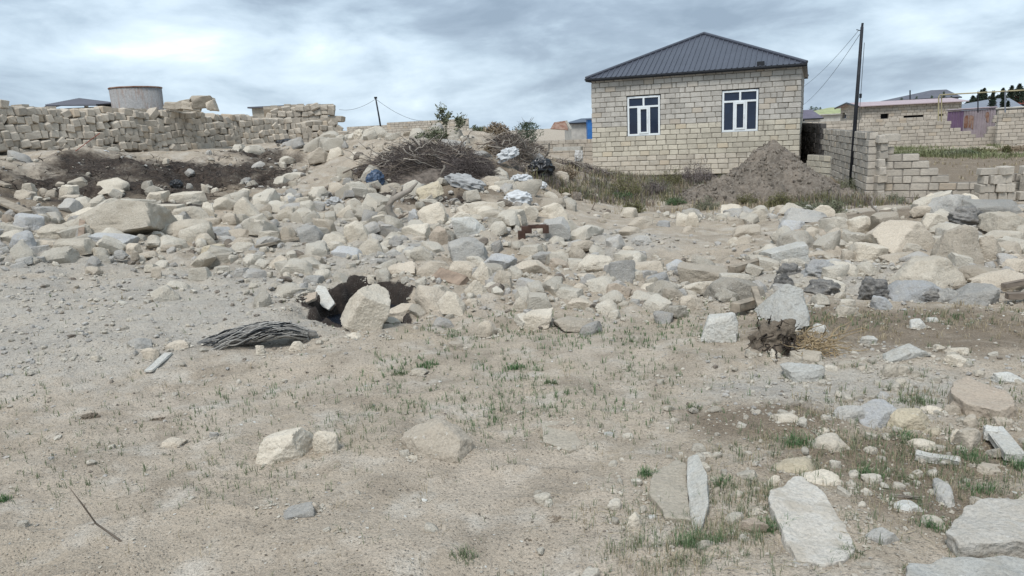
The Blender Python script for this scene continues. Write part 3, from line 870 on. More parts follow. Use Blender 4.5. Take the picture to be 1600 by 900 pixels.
# far walls of the yard
YB = 41.0
def topF(u):
    q = xs_at(u)
    return q
pB0 = (xy_at(1352, 41.5), 41.5); pB1 = (xy_at(1556, 40.0), 40.0)
LB = math.hypot(pB1[0] - pB0[0], pB1[1] - pB0[1])
def topYard(u):
    x = 1352 + 204 * u / LB
    for lim, k in ((1388, 7), (1482, 8), (1490, 7), (1502, 6), (1514, 5), (1528, 4), (1540, 3), (1549, 4), (1551, 6)):
        if x < lim: return k
    return 8.5
wallthing('far yard wall of small blocks stepping down in front of the purple gate', pB0, pB1, -.55, 9, .19, topYard, joined=True, seed=43, mat=M_wallI)
pC0 = (xy_at(1557, 39.2), 39.2); pC1 = (xy_at(1700, 38.5), 38.5)
wallthing('tall far block wall right of the purple gate', pC0, pC1, -.55, 10, .196, None, joined=True, seed=44, mat=M_wallI)
cap = MB(); 
pD0 = (xy_at(1262, 47.5), 47.5); pD1 = (xy_at(1490, 46.0), 46.0)
wallthing('long pale boundary wall in front of the pink roofed building', pD0, pD1, -.6, 9, .2, None, joined=True, seed=45, mat=M_wallI)
# low yard wall left of the house and the remote one beyond the pole
pE0 = (xy_at(845, 38), 38.0); pE1 = (xy_at(948, 36), 36.0)
wallthing('low weathered block wall left of the house corner behind the dead branches', pE0, pE1, -.6, 8, .2, None, joined=True, seed=46, mat=M_wallI)
bm_ = MB(); q0, q1 = P(866, 233, 34), P(909, 231.5, 33); c = (q0 + q1) / 2
bm_.box(c, (np.linalg.norm(q1 - q0), .2, .16), math.atan2(q1[1] - q0[1], q1[0] - q0[0]))
tag(bm_.build('concrete_beam', ST['white']), 'white concrete beam lying low beside the weathered wall left of the house', 'beam')
pG0 = (xy_at(560, 70), 70.0); pG1 = (xy_at(746, 68), 68.0)
LG = math.hypot(pG1[0] - pG0[0], pG1[1] - pG0[1])
def topG(u): return 8 if u < LG * .34 else 9
wallthing('distant pale block wall beyond the small leaning pole', pG0, pG1, 1.0, 9, .2, topG, joined=True, seed=47, mat=M_wallI)
# yellowish slab edge/far wall steps etc
# ------------------------------------------------------------------ dry stacked stone on the left
def stone_stack(label, path, z_base, z_top, sz, limit=290, seed=5, deep=2, leanback=.05, hrow=.165):
    r = random.Random(seed); path = np.array(path, float)
    seg = np.hypot(*np.diff(path, axis=0).T); cum = np.concatenate([[0], np.cumsum(seg)]); T = cum[-1]
    def at(u):
        k = min(max(int(np.searchsorted(cum, u) - 1), 0), len(seg) - 1); f = (u - cum[k]) / seg[k]
        p_ = path[k] + (path[k + 1] - path[k]) * f; d_ = (path[k + 1] - path[k]) / seg[k]; return p_, d_
    t = thing('stone_stack', label, 'stone stack', (path[0][0], path[0][1], z_base(0)))
    bpy.context.view_layer.update(); o0 = np.array([path[0][0], path[0][1], z_base(0)])
    items = []
    nmax = 14
    for row in range(nmax):
        u = r.uniform(0, sz)
        while u < T:
            w = sz * r.uniform(.72, 1.30) * (1.8 if r.random() < .05 else 1.0)
            uc = u + w / 2; u += w
            if uc > T: break
            p_, d_ = at(uc); nn_ = np.array([-d_[1], d_[0]])
            wav = .05 * math.sin(uc * 1.9 + 1.3) + .045 * math.sin(uc * 3.7 + row * .25)
            z = z_base(uc) + (row + .5) * hrow + wav + r.uniform(-.022, .022)
            if z + hrow * .45 > z_top(uc) + r.uniform(-.03, .03): continue
            back = leanback * row + r.uniform(-.05, .05)
            tw_ = r.uniform(-.16, .16); 
            if r.random() < .22: tw_ = r.uniform(-.7, .7)
            items.append((p_ + nn_ * (.2 + back), z, w * r.uniform(1.03, 1.12), hrow * r.uniform(1.06, 1.2), math.atan2(d_[1], d_[0]) + r.uniform(-.13, .13), tw_))
    hard = [it for it in items]
    pr = proj(np.array([[it[0][0], it[0][1], it[1]] for it in items]))
    vis = [k for k in range(len(items)) if -70 < pr[0][k] < 1670]
    vis.sort(key=lambda k: -items[k][2] / pr[2][k])
    keep = set(vis[:limit])
    pm = protos(M_stk, .14, .06, 12)
    restm = MB()
    for k, (p_, z, w, h, an, tw_) in enumerate(items):
        if k in keep:
            link('stone', r.choice(pm), t, (p_[0] - o0[0], p_[1] - o0[1], z - o0[2]), (r.uniform(-.1, .1), tw_, an), (w, .38, h))
        else:
            restm.box((p_[0] - o0[0], p_[1] - o0[1], z - o0[2]), (w * .97, .36, h * .95), an)
    # the inner fill that closes the pile behind its face
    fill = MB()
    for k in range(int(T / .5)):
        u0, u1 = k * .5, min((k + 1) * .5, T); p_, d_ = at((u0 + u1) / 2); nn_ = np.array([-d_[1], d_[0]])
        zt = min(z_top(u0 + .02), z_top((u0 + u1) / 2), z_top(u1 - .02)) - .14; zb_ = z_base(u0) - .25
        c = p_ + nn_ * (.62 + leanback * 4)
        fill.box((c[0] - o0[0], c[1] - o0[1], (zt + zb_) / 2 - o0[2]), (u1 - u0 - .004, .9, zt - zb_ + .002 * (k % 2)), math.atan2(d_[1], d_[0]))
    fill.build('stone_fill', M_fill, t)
    # loose top layer, also real stones seen on the rim
    for q in range(int(T / sz)):
        uc = (q + .5) * sz; p_, d_ = at(uc); nn_ = np.array([-d_[1], d_[0]])
        for lay in range(deep):
            c = p_ + nn_ * (.60 + lay * .38 + .3 * leanback * 6); restm.box((c[0] - o0[0], c[1] - o0[1], z_top(uc) - .10 + r.uniform(-.05, .04) - o0[2]), (sz * .94, .34, .17), math.atan2(d_[1], d_[0]) + r.uniform(-.12, .12), None)
    if restm.n: stuff(restm.build('stone', M_stk, t))
    return t
def pxu(path, pxs, vals):
    """values given at photo columns, turned into a function of the distance along the path"""
    path = np.array(path, float); seg = np.hypot(*np.diff(path, axis=0).T); cum = np.concatenate([[0], np.cumsum(seg)])
    us = np.linspace(0, cum[-1], 300); pts = np.stack([np.interp(us, cum, path[:, 0]), np.interp(us, cum, path[:, 1]), np.full_like(us, 1.9)], -1)
    pp = proj(pts)[0]
    uk = [float(np.interp(x, pp, us)) for x in pxs]
    return lambda u: float(np.interp(u, uk, vals))
def ztop(px, py, path):
    path = np.array(path, float)
    best = None
    for a, b in zip(path[:-1], path[1:]):
        for f in np.linspace(0, 1, 60):
            q = a + (b - a) * f; X = proj(np.array([q[0], q[1], 2.0]))[0]
            if best is None or abs(X - px) < best[0]: best = (abs(X - px), q[1])
    return float(P(px, py, best[1])[2])
pathL = [(-13.6, 13.2), (xy_at(0, 15.7), 15.7), (xy_at(130, 17.4), 17.4), (xy_at(250, 19), 19.0), (xy_at(400, 22.3), 22.3), (xy_at(475, 23.8), 23.8), (xy_at(549, 24.6), 24.6)]
cols = [-80, 0, 30, 60, 90, 130, 180, 250, 268, 300, 333, 340, 400, 430, 470, 520, 549]
tops = [150, 154, 157, 161, 162, 166, 166, 167, 171, 169, 169, 177, 178, 182, 184, 183, 184]
bots = [244, 240, 240, 240, 240, 240, 239, 236, 235, 234, 233, 233, 231, 229, 227, 225, 224]
zt_ = [ztop(c, t, pathL) for c, t in zip(cols, tops)]
zb_ = [ztop(c, t, pathL) for c, t in zip(cols, bots)]
stone_stack('long dry stacked wall of weathered limestone blocks on the bank at the left', pathL, pxu(pathL, cols, zb_), pxu(pathL, cols, zt_), .185, seed=5, limit=298, leanback=.035, hrow=.172)
pathT = [(xy_at(437, 25.6), 25.6), (xy_at(500, 26.0), 26.0), (xy_at(549, 26.2), 26.2)]
colsT = [437, 470, 520, 549]
zt2 = [ztop(c, t, pathT) for c, t in zip(colsT, (163, 161.5, 160, 159))]
stone_stack('taller square pile of limestone blocks at the right end of the long dry stacked wall', pathT, lambda u: 1.5, pxu(pathT, colsT, zt2), .23, seed=15, limit=200, leanback=.0, hrow=.182)
# ------------------------------------------------------------------ rocks
_cs = {}
def cube_sphere(n):
    if n in _cs: return _cs[n]
    g = np.linspace(-1, 1, n + 1); V = []; F = []; k = 0
    A, B = np.meshgrid(g, g, indexing='ij')
    for ax in range(3):
        for sgn in (-1, 1):
            p = np.zeros((n + 1, n + 1, 3)); p[..., ax] = sgn; p[..., (ax + 1) % 3] = A; p[..., (ax + 2) % 3] = B
            V.append(p.reshape(-1, 3))
            i = np.arange(n)[:, None] * (n + 1); j = np.arange(n)[None]
            f = np.stack([i + j, i + n + 1 + j, i + n + 2 + j, i + 1 + j], -1).reshape(-1, 4)
            if sgn < 0: f = f[:, ::-1]
            F.append(f + k); k += (n + 1) ** 2
    V = np.concatenate(V); F = np.concatenate(F)
    key = np.round(V * 1e5).astype(np.int64)
    _, idx, inv = np.unique(key, axis=0, return_index=True, return_inverse=True)
    V = V[idx]; F = inv.reshape(-1)[F]
    V = np.tan(V * np.pi / 4 * .96)
    V = V / np.linalg.norm(V, axis=1)[:, None]
    _cs[n] = (V, F); return _cs[n]
def rock_np(seed, dims, form, n):
    """broken stone: a softened convex solid with cut faces, then chipped by noise"""
    r = np.random.RandomState(seed % 100000)
    D, F = cube_sphere(n)
    dims = np.array(dims, float)
    N = np.array([[1,0,0],[-1,0,0],[0,1,0],[0,-1,0],[0,0,1],[0,0,-1]], float)
    if form == 'block': tilt, ncut, p, h0, rough = .11, 5, 80, (.98, 1.35), .028
    elif form == 'flat': tilt, ncut, p, h0, rough = .12, 8, 60, (.80, 1.1), .034
    elif form == 'round': tilt, ncut, p, h0, rough = .35, 11, 16, (.84, 1.06), .036
    elif form == 'peak': tilt, ncut, p, h0, rough = .3, 9, 60, (.70, .98), .040
    else: tilt, ncut, p, h0, rough = .24, 11, 64, (.72, 1.06), .040
    N = N + r.normal(0, tilt, N.shape)
    if form == 'peak':
        N = np.concatenate([N, [[.75, .2, .62], [-.7, -.1, .7], [.1, -.85, .55], [-.1, .8, .6]]])
    h = np.full(len(N), 1.0) * r.uniform(.88, 1.02, len(N))
    if form == 'peak': h[-4:] = r.uniform(.62, .75, 4)
    C = r.normal(0, 1, (ncut, 3)); C[:, 2] = np.abs(C[:, 2]) * (.9 if form != 'flat' else .35)
    N = np.concatenate([N, C]); h = np.concatenate([h, r.uniform(h0[0], h0[1], ncut)])
    N = N / np.linalg.norm(N, axis=1)[:, None]
    s = np.maximum(D @ N.T, 0) / h
    rad = (s ** p).sum(1) ** (-1.0 / p)
    V = D * rad[:, None]
    m = dims.mean()
    off = seed * 3.17
    lo = fbm(V * 1.5 + off, seed, 3)
    rd = 1 - np.abs(noise3(V * dims / m * 2.2 + off, seed + 5)) * 2
    hi = fbm(V * dims / m * 5.5 + off, seed + 9, 3)
    k = 1 + rough * 1.5 * lo - rough * .7 * np.clip(rd, 0, 1) ** 2
    V = V * k[:, None] * dims + D * (hi * rough * .55 * m)[:, None]
    return V, F
def crisp(me, a=30):
    me.set_sharp_from_angle(angle=R(a)); return me
def rock_mesh(name, seed, dims, form, n, mat):
    V, F = rock_np(seed, dims, form, n)
    return crisp(mesh_np(name, V, F, [mat], True))
def poly_rock(seed, poly, ztop, thick, n=26, rough=.012, tilt=(0, 0), p=44):
    """slab with the given outline (world xy), top at ztop"""
    poly = np.array(poly, float); c = poly.mean(0); q = poly - c
    # outline must be convex; use its hull edges
    a = np.arctan2(q[:, 1], q[:, 0]); q = q[np.argsort(a)]
    D, F = cube_sphere(n); ext = np.abs(q).max(0); dz = thick / 2
    S = np.array([ext[0], ext[1], dz])
    Nn, H = [], []
    for k in range(len(q)):
        e = q[(k + 1) % len(q)] - q[k]; nn = np.array([e[1], -e[0]]); L_ = np.linalg.norm(nn)
        if L_ < 1e-6: continue
        nn /= L_; d_ = nn @ q[k]
        if d_ <= 1e-3: continue
        Nn.append([nn[0] * S[0], nn[1] * S[1], 0]); H.append(d_)
    Nn += [[0, 0, S[2]], [0, 0, -S[2]]]; H += [dz, dz]
    Nn = np.array(Nn); H = np.array(H)
    s = np.maximum(D @ Nn.T, 0) / H
    V = D * ((s ** p).sum(1) ** (-1 / p))[:, None] * S
    off = seed * 2.3
    V = V * (1 + .045 * fbm(V / ext.max() * 3.5 + off, seed, 3))[:, None] * 1.0
    V[:, 2] += rough * fbm(V * np.array([5, 5, 1]) + off, seed + 3, 4)
    V[:, :2] += (rough * 1.2 * fbm(V * 9 + off, seed + 7, 3))[:, None] * D[:, :2]
    V[:, 2] += V[:, 0] * tilt[0] + V[:, 1] * tilt[1]
    return V, F, (c[0], c[1], ztop - dz)

# the stones: photo boxes read off enlarged crops (origin of the crop, then x0 y0 x1 y1 in quarter pixels)
#   letter = tone, second letter = form
TONE = {'c': 'cream', 'b': 'beige', 't': 'tan', 'y': 'yellow', 'g': 'grey', 'u': 'blue', 'w': 'white', 'n': 'brown', 'd': 'dark', 's': 'sand'}
FORM = {'k': 'block', 'a': 'chunk', 'r': 'round', 'f': 'flat', 'p': 'peak'}
BOX = []
def crop(ox, oy, txt):
    for it in txt.split(';'):
        q = it.split()
        if len(q) < 5: continue
        x0, y0, x1, y1 = [float(v) for v in q[1:5]]
        BOX.append((q[0], ox + x0 / 4, oy + y0 / 4, ox + x1 / 4, oy + y1 / 4))
crop(0, 300, """ta 0 135 70 215;uf 75 150 245 270;na 250 135 385 212;cp 400 95 660 215;ca 385 170 960 305;ca 195 205 435 310;ua 75 255 205 375;ck 335 295 540 402;
uk 548 285 790 367;ba 330 360 450 418;ck 915 10 1030 90;ck 1045 5 1255 100;ck 920 80 1120 165;ca 1070 90 1290 200;ck 905 145 1105 245;ca 980 200 1245 288;ca 1255 45 1330 170;
ca 1330 40 1460 125;ca 1455 45 1600 205;bf 1270 165 1375 218;ba 1085 225 1230 303;uf 1305 220 1430 278;ba 1370 130 1480 228;ca 1215 265 1330 343;ba 1435 230 1560 293;ba 1440 285 1580 358;
yf 1250 335 1390 388;uf 1410 330 1580 380;ga 710 365 785 422;ba 810 375 865 432;bf 860 375 970 412;ba 785 320 860 387;cf 860 270 970 303;bf 990 330 1120 368;ca 1075 300 1150 333;
cf 0 205 80 260;ba 200 300 335 360;gf 75 415 180 460;bf 590 345 680 385;gf 205 405 275 440;bf 520 470 610 515;bf 930 475 1005 540""")
crop(0, 120, """ca 590 640 780 745;cf 355 680 470 752;ca 410 640 530 712;ba 70 710 215 782;ck 140 670 205 738;ca 685 705 755 752;bf 735 760 805 797;bf 355 740 485 772;ba 280 715 345 752;na 870 655 945 738;
ca 1480 700 1560 740;ba 340 655 395 690;cf 1260 680 1300 730;ca 1320 700 1370 735;ga 1160 670 1200 700;cf 1010 515 1050 548;ba 240 700 290 740;ba 820 790 915 880""")
crop(400, 300, """ca 130 95 255 188;ca 105 25 175 78;ua 180 25 255 92;ck 250 40 335 133;ga 260 110 345 198;ca 320 135 430 208;ga 350 60 435 143;ba 20 90 90 158;ca 525 90 640 172;
ca 570 185 705 332;gk 255 220 400 337;bk 375 175 490 283;ca 400 260 560 353;ca 735 120 835 198;ck 915 205 1080 303;ua 945 120 1020 208;ca 1000 80 1200 222;ta 1080 215 1215 358;ca 1200 130 1340 238;
wa 1230 160 1400 293;ga 1210 290 1445 478;ca 1280 65 1490 153;ca 1380 105 1560 198;ca 645 300 800 422;uk 490 350 655 448;ga 735 375 815 432;ga 805 360 900 420;ga 905 340 1030 418;ba 955 275 1060 338;
cf 0 245 150 323;uf 0 300 75 358;bp 65 395 215 503;ba 250 390 400 483;ga 280 520 415 588;ba 830 435 995 540;ba 990 430 1225 550;ba 1215 425 1380 553;ca 1365 450 1485 583;ua 1440 380 1600 503;ba 1480 490 1600 628;
br 980 580 1180 733;ba 810 705 1015 803;ca 1150 625 1300 783;cp 1310 545 1445 693;ba 1300 670 1400 758;ba 1045 530 1125 583;ba 1385 805 1495 903;cr 535 520 590 562;cr 690 555 740 622;
ba 150 225 245 310;cf 500 165 650 195;ga 640 420 700 450;cr 165 500 210 555;bf 345 505 445 540;ga 790 200 880 250;ga 870 270 960 330""")
crop(800, 300, """ca 30 80 160 198;ca 180 80 345 188;ca 0 95 62 228;ck 570 130 612 168;ba 735 150 895 248;ua 910 180 995 238;ba 675 215 800 278;ca 1020 130 1125 218;ca 1100 115 1175 228;ba 1075 210 1150 258;
ca 1315 75 1470 153;ba 1350 155 1470 213;ck 1430 110 1495 183;ca 1480 115 1600 203;ba 1400 200 1570 285;ca 1355 285 1440 333;ba 1410 275 1510 333;gk 200 185 360 313;ba 370 300 510 373;ga 130 370 250 438;cr 270 360 335 413;
bp 360 340 460 443;ca 410 395 650 523;gk 610 440 770 588;ba 750 425 960 528;ua 965 430 1085 508;ba 510 535 610 613;ta 585 565 745 683;ta 740 605 885 678;ca 810 565 945 638;ua 880 500 1000 593;ba 945 590 1060 693;
ba 1050 645 1195 743;ca 1060 575 1270 653;bk 1075 475 1365 592;na 1260 530 1600 713;cp 0 650 110 765;ca 30 740 250 855;ba 355 660 530 753;ba 370 575 475 668;ba 770 500 890 578;bf 1135 435 1240 478;bs 260 785 540 868;wk 1215 775 1415 945;
ta 230 420 370 510;ba 0 420 240 540;ba 190 530 300 600;bf 420 510 530 560;ba 270 590 360 660;ba 540 160 590 200;ga 740 670 810 715;ga 755 275 875 330;bf 690 345 770 380""")
crop(1200, 300, """ca 280 85 420 188;ca 425 130 515 207;ca 520 145 690 258;bf 680 130 870 263;ca 980 125 1130 243;na 75 240 290 388;wk 5 335 270 483;ba 270 360 430 438;ba 470 370 570 448;cf 560 325 790 443;ba 700 150 1090 408;
ba 1080 200 1365 495;ba 1330 280 1470 463;ba 760 370 990 468;ca 600 430 705 513;ca 830 405 1250 613;br 1250 455 1500 583;ba 1425 305 1600 403;cr 1405 230 1640 338;ca 1385 120 1640 265;gf 1275 40 1640 163;gf 1080 25 1310 158;
ca 980 20 1100 123;ba 900 85 1000 163;ba 1505 420 1640 533;ba 1350 500 1640 613;ga 1200 595 1500 713;ua 655 650 790 743;ua 790 560 1090 693;ga 130 130 380 203;ua 85 185 250 243;bf 1510 390 1600 448;
wa 290 820 375 888;cf 440 710 570 788;wf 295 700 355 728;wf 900 800 995 858;wf 1010 785 1075 825;ca 1185 10 1330 80;na 1060 230 1140 300;cr 725 100 790 140;ba 1480 90 1640 150;ba 0 0 60 45;ba 50 85 145 165;ga 380 420 480 500;ua 300 425 470 520;ba 1270 545 1345 605;ga 1090 610 1230 700;
ba 230 230 340 330;ba 350 250 480 340;ba 390 340 470 390""")
crop(1200, 500, """cf 160 200 355 280;wf 140 275 370 388;cf 440 260 550 308;ca 725 275 820 358;ca 810 280 885 353;cf 1140 170 1270 220;ca 1145 220 1275 298;ca 1040 150 1120 193;wa 1430 335 1600 403;
ga 430 540 600 663;ua 580 510 820 680;ya 760 565 1050 703;cr 995 535 1110 598;ba 1110 535 1195 608;ca 50 580 245 690;cr 295 715 515 875;ca 900 750 1075 835;ya 1000 670 1115 738;bf 1210 680 1360 820;ca 1155 695 1230 768;
ba 1440 610 1560 680;ca 835 720 900 773;ya 80 850 310 1010;bf 1240 610 1330 693;wf 590 105 680 158;ca 20 195 95 248;cf 920 325 985 363;ca 800 365 890 418;ca 300 680 390 725;ga 690 450 780 500;ba 580 290 650 325;wa 1195 495 1270 540""")
crop(1200, 675, """ca 0 290 80 375;cf 240 265 475 395;ca 395 385 550 455;ca 550 365 700 445;ca 720 420 800 480;wf 795 450 965 555;ga 545 580 650 640;gf 635 630 825 780;cr 615 750 680 800;ga 165 810 405 910;bf 1340 215 1520 285;ba 1300 830 1560 900""".replace('ba 1300 830 1560 900', 'cf 100 230 200 270'))
crop(800, 675, """wr 845 530 915 580;ca 720 530 820 645;cr 965 595 1010 640;ta 1420 545 1590 690;cr 1490 475 1590 550;wa 1290 765 1420 840;br 1250 365 1315 425;ca 600 360 685 420;wa 920 780 985 825;wf 870 430 970 475;ca 1395 650 1450 710;wf 580 10 640 40;ca 775 360 820 425""")
crop(400, 500, """ca 545 75 665 165;ca 200 135 305 210;wf 790 120 840 155;cf 965 305 1070 345;ba 1375 10 1495 100;cf 0 170 55 235;bf 1200 135 1300 180""")
crop(400, 675, """gk 165 480 365 585;bf 30 470 115 530;ba 335 445 410 545;cf 945 160 1020 213;wf 1030 430 1070 455;cr 550 655 585 685""")
crop(0, 500, """ba 1010 125 1165 205;ba 900 170 990 250;ga 800 110 930 193;gf 1310 705 1360 760;bf 1000 745 1140 805;cf 560 230 620 270""")
crop(400, 120, """ba 315 460 450 538;ca 445 450 540 513;cf 500 570 595 643;ba 770 665 920 723;ca 560 665 650 718;ba 450 665 550 723;ca 340 700 430 785;ca 205 655 260 703;cr 615 335 680 400;ba 640 490 710 560;ba 670 580 720 640;ca 580 480 650 530;ba 740 430 800 480;gf 545 635 605 675;ba 905 350 1010 380;ca 1010 340 1050 370;na 1270 380 1340 430""")
crop(700, 120, """ca 80 780 300 872;ca 175 825 350 898;ba 330 800 560 900;ba 560 770 740 830;ba 190 620 330 690;ca 250 680 330 715;ba 330 720 480 770;na 270 620 380 690;ba 660 600 760 660;cr 890 735 945 770;ca 1090 820 1190 880""")
KEY = {}   # hand written labels, by nearest photo position
def keylab(x, y, label, form=None): KEY[(x, y)] = label
for x, y, l in (
 (164, 360, 'broad pale limestone boulder lying in front of the peaked one at far left'),
 (132, 338, 'peaked pale boulder rising behind the broad one at the left edge of the rubble'),
 (167, 382, 'long blue grey cast block at the front of the left rubble'),
 (109, 387, 'cream squared block standing upright left of the long blue grey block'),
 (288, 313, 'tall squared limestone block topping the left rubble heap below the dark bank'),
 (1160, 455, 'large brown pitted block with pale flecks left of the white boulder on roots'),
 (1128, 515, 'upright squared whitish block below the large brown pitted block'),
 (1234, 402, 'pale clean cut block tilted on the rubble below the earth pile'),
 (1460, 427, 'long layered cream slab at the foot of the right boulder heap'),
 (1424, 370, 'massive wedge boulder with a pale scar in the right heap'),
 (1505, 387, 'massive rough boulder beside the wedge one in the right heap'),
 (1498, 322, 'flat grey slab overhanging a dark hollow at the top of the right heap'),
 (1564, 325, 'wide grey slab crowning the right heap beside the broken wall'),
 (1424, 456, 'blue grey crusted lump at the foot of the right heap'),
 (1410, 657, 'yellowish boulder with a crack across it among grass at lower right'),
 (1375, 648, 'bluish white broken lump left of the cracked yellowish boulder'),
 (1301, 698, 'rounded pale boulder beside the green grass tuft at lower right'),
 (1249, 732, 'yellow rough stone touching the back corner of the big tilted slab'),
 (1289, 757, 'flat pale piece lying under the back edge of the big tilted slab'),
 (1237, 658, 'whitish domed stone alone left of the bluish lump'),
 (853, 462, 'big split boulder with a blue white face in the middle rubble'),
 (732, 395, 'big grey squared boulder leaning in the middle rubble right of the dark pit'),
 (482, 370, 'grey squared block between the left rubble and the dark pit'),
 (932, 414, 'long cream boulder above the diamond shaped grey one'),
 (972, 428, 'grey block set on its corner like a diamond in the rubble'),
 (670, 464, 'rounded beige boulder on the right rim of the dark pit'),
 (540, 435, 'small pale stone caught on the dark back wall of the pit'),
 (578, 447, 'pale lump lying inside the dark pit'),
 (467, 811, 'squared grey stone half sunk in the sand at lower middle'),
 (95, 495, 'flat slab in the gravel on the far left')):
    keylab(x, y, l)
LAND = [(560, 450, 'the dark pit'), (390, 528, 'the black bundle'), (1235, 490, 'the white boulder on roots'), (1270, 810, 'the big tilted slab'), (1545, 820, 'the big right slab'),
        (680, 265, 'the large brush heap'), (835, 250, 'the grey branch heap'), (1205, 260, 'the earth pile'), (1330, 274, 'the leaning dark pole'), (164, 360, 'the broad left boulder'),
        (167, 382, 'the long blue grey block'), (991, 323, 'the small round bush'), (1085, 770, 'the white shard'), (680, 692, 'the wedge stone in the sand'), (438, 706, 'the pale stone in the sand'),
        (248, 568, 'the white strip'), (840, 371, 'the rusty iron piece'), (1460, 427, 'the layered cream slab'), (1424, 370, 'the scarred wedge boulder'), (1410, 657, 'the cracked yellowish boulder'),
        (1160, 455, 'the large brown block'), (1415, 562, 'the long white rock'), (1535, 700, 'the white plank'), (853, 462, 'the split boulder'), (622, 325, 'the twisted root'), (585, 280, 'the blue bag'),
        (704, 447, 'the brown board'), (1540, 612, 'the wide brown slab'), (288, 313, 'the tall left block'), (732, 395, 'the leaning grey boulder'), (1180, 425, 'the weathered beam'),
        (340, 262, 'the dark bank'), (1498, 322, 'the overhanging slab'), (810, 312, 'the white bag'), (440, 388, 'the thin plank')]
ADJ = {'cream': 'cream', 'beige': 'beige', 'tan': 'tan', 'yellow': 'yellowish', 'grey': 'grey', 'blue': 'bluish grey', 'white': 'whitish', 'brown': 'brown', 'dark': 'dark', 'sand': 'sandy'}
NOUN = {'block': ('block', 'limestone_block'), 'chunk': ('stone', 'stone'), 'round': ('rounded stone', 'stone'), 'flat': ('flat stone', 'flat_stone'), 'peak': ('pointed stone', 'stone')}
ORD = ['nearest', 'second nearest', 'third nearest', 'fourth nearest', 'fifth nearest', 'sixth nearest', 'seventh nearest', 'eighth nearest', 'ninth nearest', 'tenth nearest']
info = []
for code, x0, y0, x1, y1 in BOX:
    tone = TONE[code[0]]; form = FORM.get(code[1], 'flat')
    w, h = x1 - x0, y1 - y0; cxp, cyp = (x0 + x1) / 2, (y0 + y1) / 2
    size = 'small ' if w < 22 else ('large ' if w > 48 else '')
    best = min(LAND, key=lambda L_: ((L_[0] - cxp) ** 2 + (2.0 * (L_[1] - cyp)) ** 2) if abs(L_[0] - cxp) + abs(L_[1] - cyp) > 8 else 1e9)
    ddx, ddy = cxp - best[0], (cyp - best[1]) * 2.4
    rel = ('left of' if ddx < 0 else 'right of') if abs(ddx) > abs(ddy) else ('behind' if ddy < 0 else 'in front of')
    lab = f"{size}{ADJ[tone]} {NOUN[form][0]} {rel} {best[2]}"
    for (kx, ky), kl in KEY.items():
        if abs(kx - cxp) < 9 and abs(ky - cyp) < 7: lab = kl
    info.append([lab, math.hypot(ddx, ddy), tone, form, (x0, y0, x1, y1)])
cnt = {}
for k, it in enumerate(info): cnt.setdefault(it[0], []).append(k)
for lab, ks in cnt.items():
    if len(ks) > 1:
        for q, k in enumerate(sorted(ks, key=lambda k_: info[k_][1])):
            info[k][0] = lab + ', ' + (ORD[q] if q < 10 else 'farthest') + ' of these'
def place_box(k, lab, tone, form, box):
    x0, y0, x1, y1 = box
    w, h = x1 - x0, y1 - y0
    g = G((x0 + x1) / 2, y1 - .10 * h)
    dep = float(proj(g)[2]); sc_ = dep / FPX
    Wd = w * sc_
    el = math.atan2(EYE - g[2], g[1])
    dl = Wd * {'flat': .75, 'block': .72, 'round': .85, 'peak': .7}.get(form, .72)
    Hh = (h * sc_ - dl * math.sin(el) * .8) / max(math.cos(el), .5)
    Hh = min(max(Hh, Wd * (.16 if form == 'flat' else .34)), Wd * 1.2)
    sink = (.16 if g[1] > 6 else .26) * Hh + .008
    dims = (Wd / 2 * 1.04, dl / 2, (Hh + sink) / 2)
    n = 7 if w < 18 else (9 if w < 30 else (14 if w < 60 else 22))
    nm = NOUN[form][1]
    me = rock_mesh(nm, k * 7 + 11, dims, form, n, ST[tone])
    r = random.Random(k)
    o = link(nm, me, None, (g[0], g[1] + dl * .42, g[2] + Hh / 2 - sink / 2), (r.uniform(-.13, .13), r.uniform(-.16, .16), r.uniform(-.3, .3)))
    tag(o, lab, 'stone', 'loose stones and rubble on the lot')
    return o
STONES = []
for k, (lab, _, tone, form, box) in enumerate(info):
    STONES.append(place_box(k, lab, tone, form, box))
FREE = []          # footprint discs of the stones, for the small debris
for o in STONES:
    bb = np.array([c[:] for c in o.bound_box]); FREE.append((o.location.x, o.location.y, (bb.max(0) - bb.min(0))[:2].min() / 2 * .75))

# outstanding single stones with their own outline
def _o(o):
    FREE.append((o.location.x, o.location.y, min(o.dimensions.x, o.dimensions.y) / 2 if o.dimensions.length else .2)); return o
def outline_rock(name, label, px, thick, lift, tone, seed, n=28, rough=.012, tilt=(0, 0), cat='stone'):
    """px: outline of the upper face in the photo; it is set on a level plane 'lift' above the ground there"""
    c = np.mean(np.array(px), 0); g = G(*c); zt = g[2] + lift
    poly = []
    for a, b in px:
        d_ = ray(a, b); t_ = (zt - EYE) / d_[2]; poly.append((d_[0] * t_, d_[1] * t_))
    V, F, loc = poly_rock(seed, poly, zt, thick, n, rough, tilt)
    o = link(name, crisp(mesh_np(name, V, F, [ST[tone]], True)), None, loc)
    ext = np.abs(np.array(poly) - np.mean(poly, 0)).max(0)
    for f in (-.5, 0, .5):
        long_ = np.array(poly[np.argmax(np.linalg.norm(np.array(poly) - np.mean(poly, 0), axis=1))]) - np.mean(poly, 0)
        FREE.append((loc[0] + long_[0] * f, loc[1] + long_[1] * f, ext.min() * .8))
    return tag(o, label, cat, 'loose stones and rubble on the lot')
outline_rock('stone_slab', 'big rectangular pale slab tilted in the grass at the lower right', [(1238, 746), (1254, 744), (1201, 772), (1206, 800), (1243, 868), (1298, 874), (1344, 858), (1316, 810), (1282, 768)], .14, .062, 'pale', 301, 40, .012, (-.05, .05), 'slab')
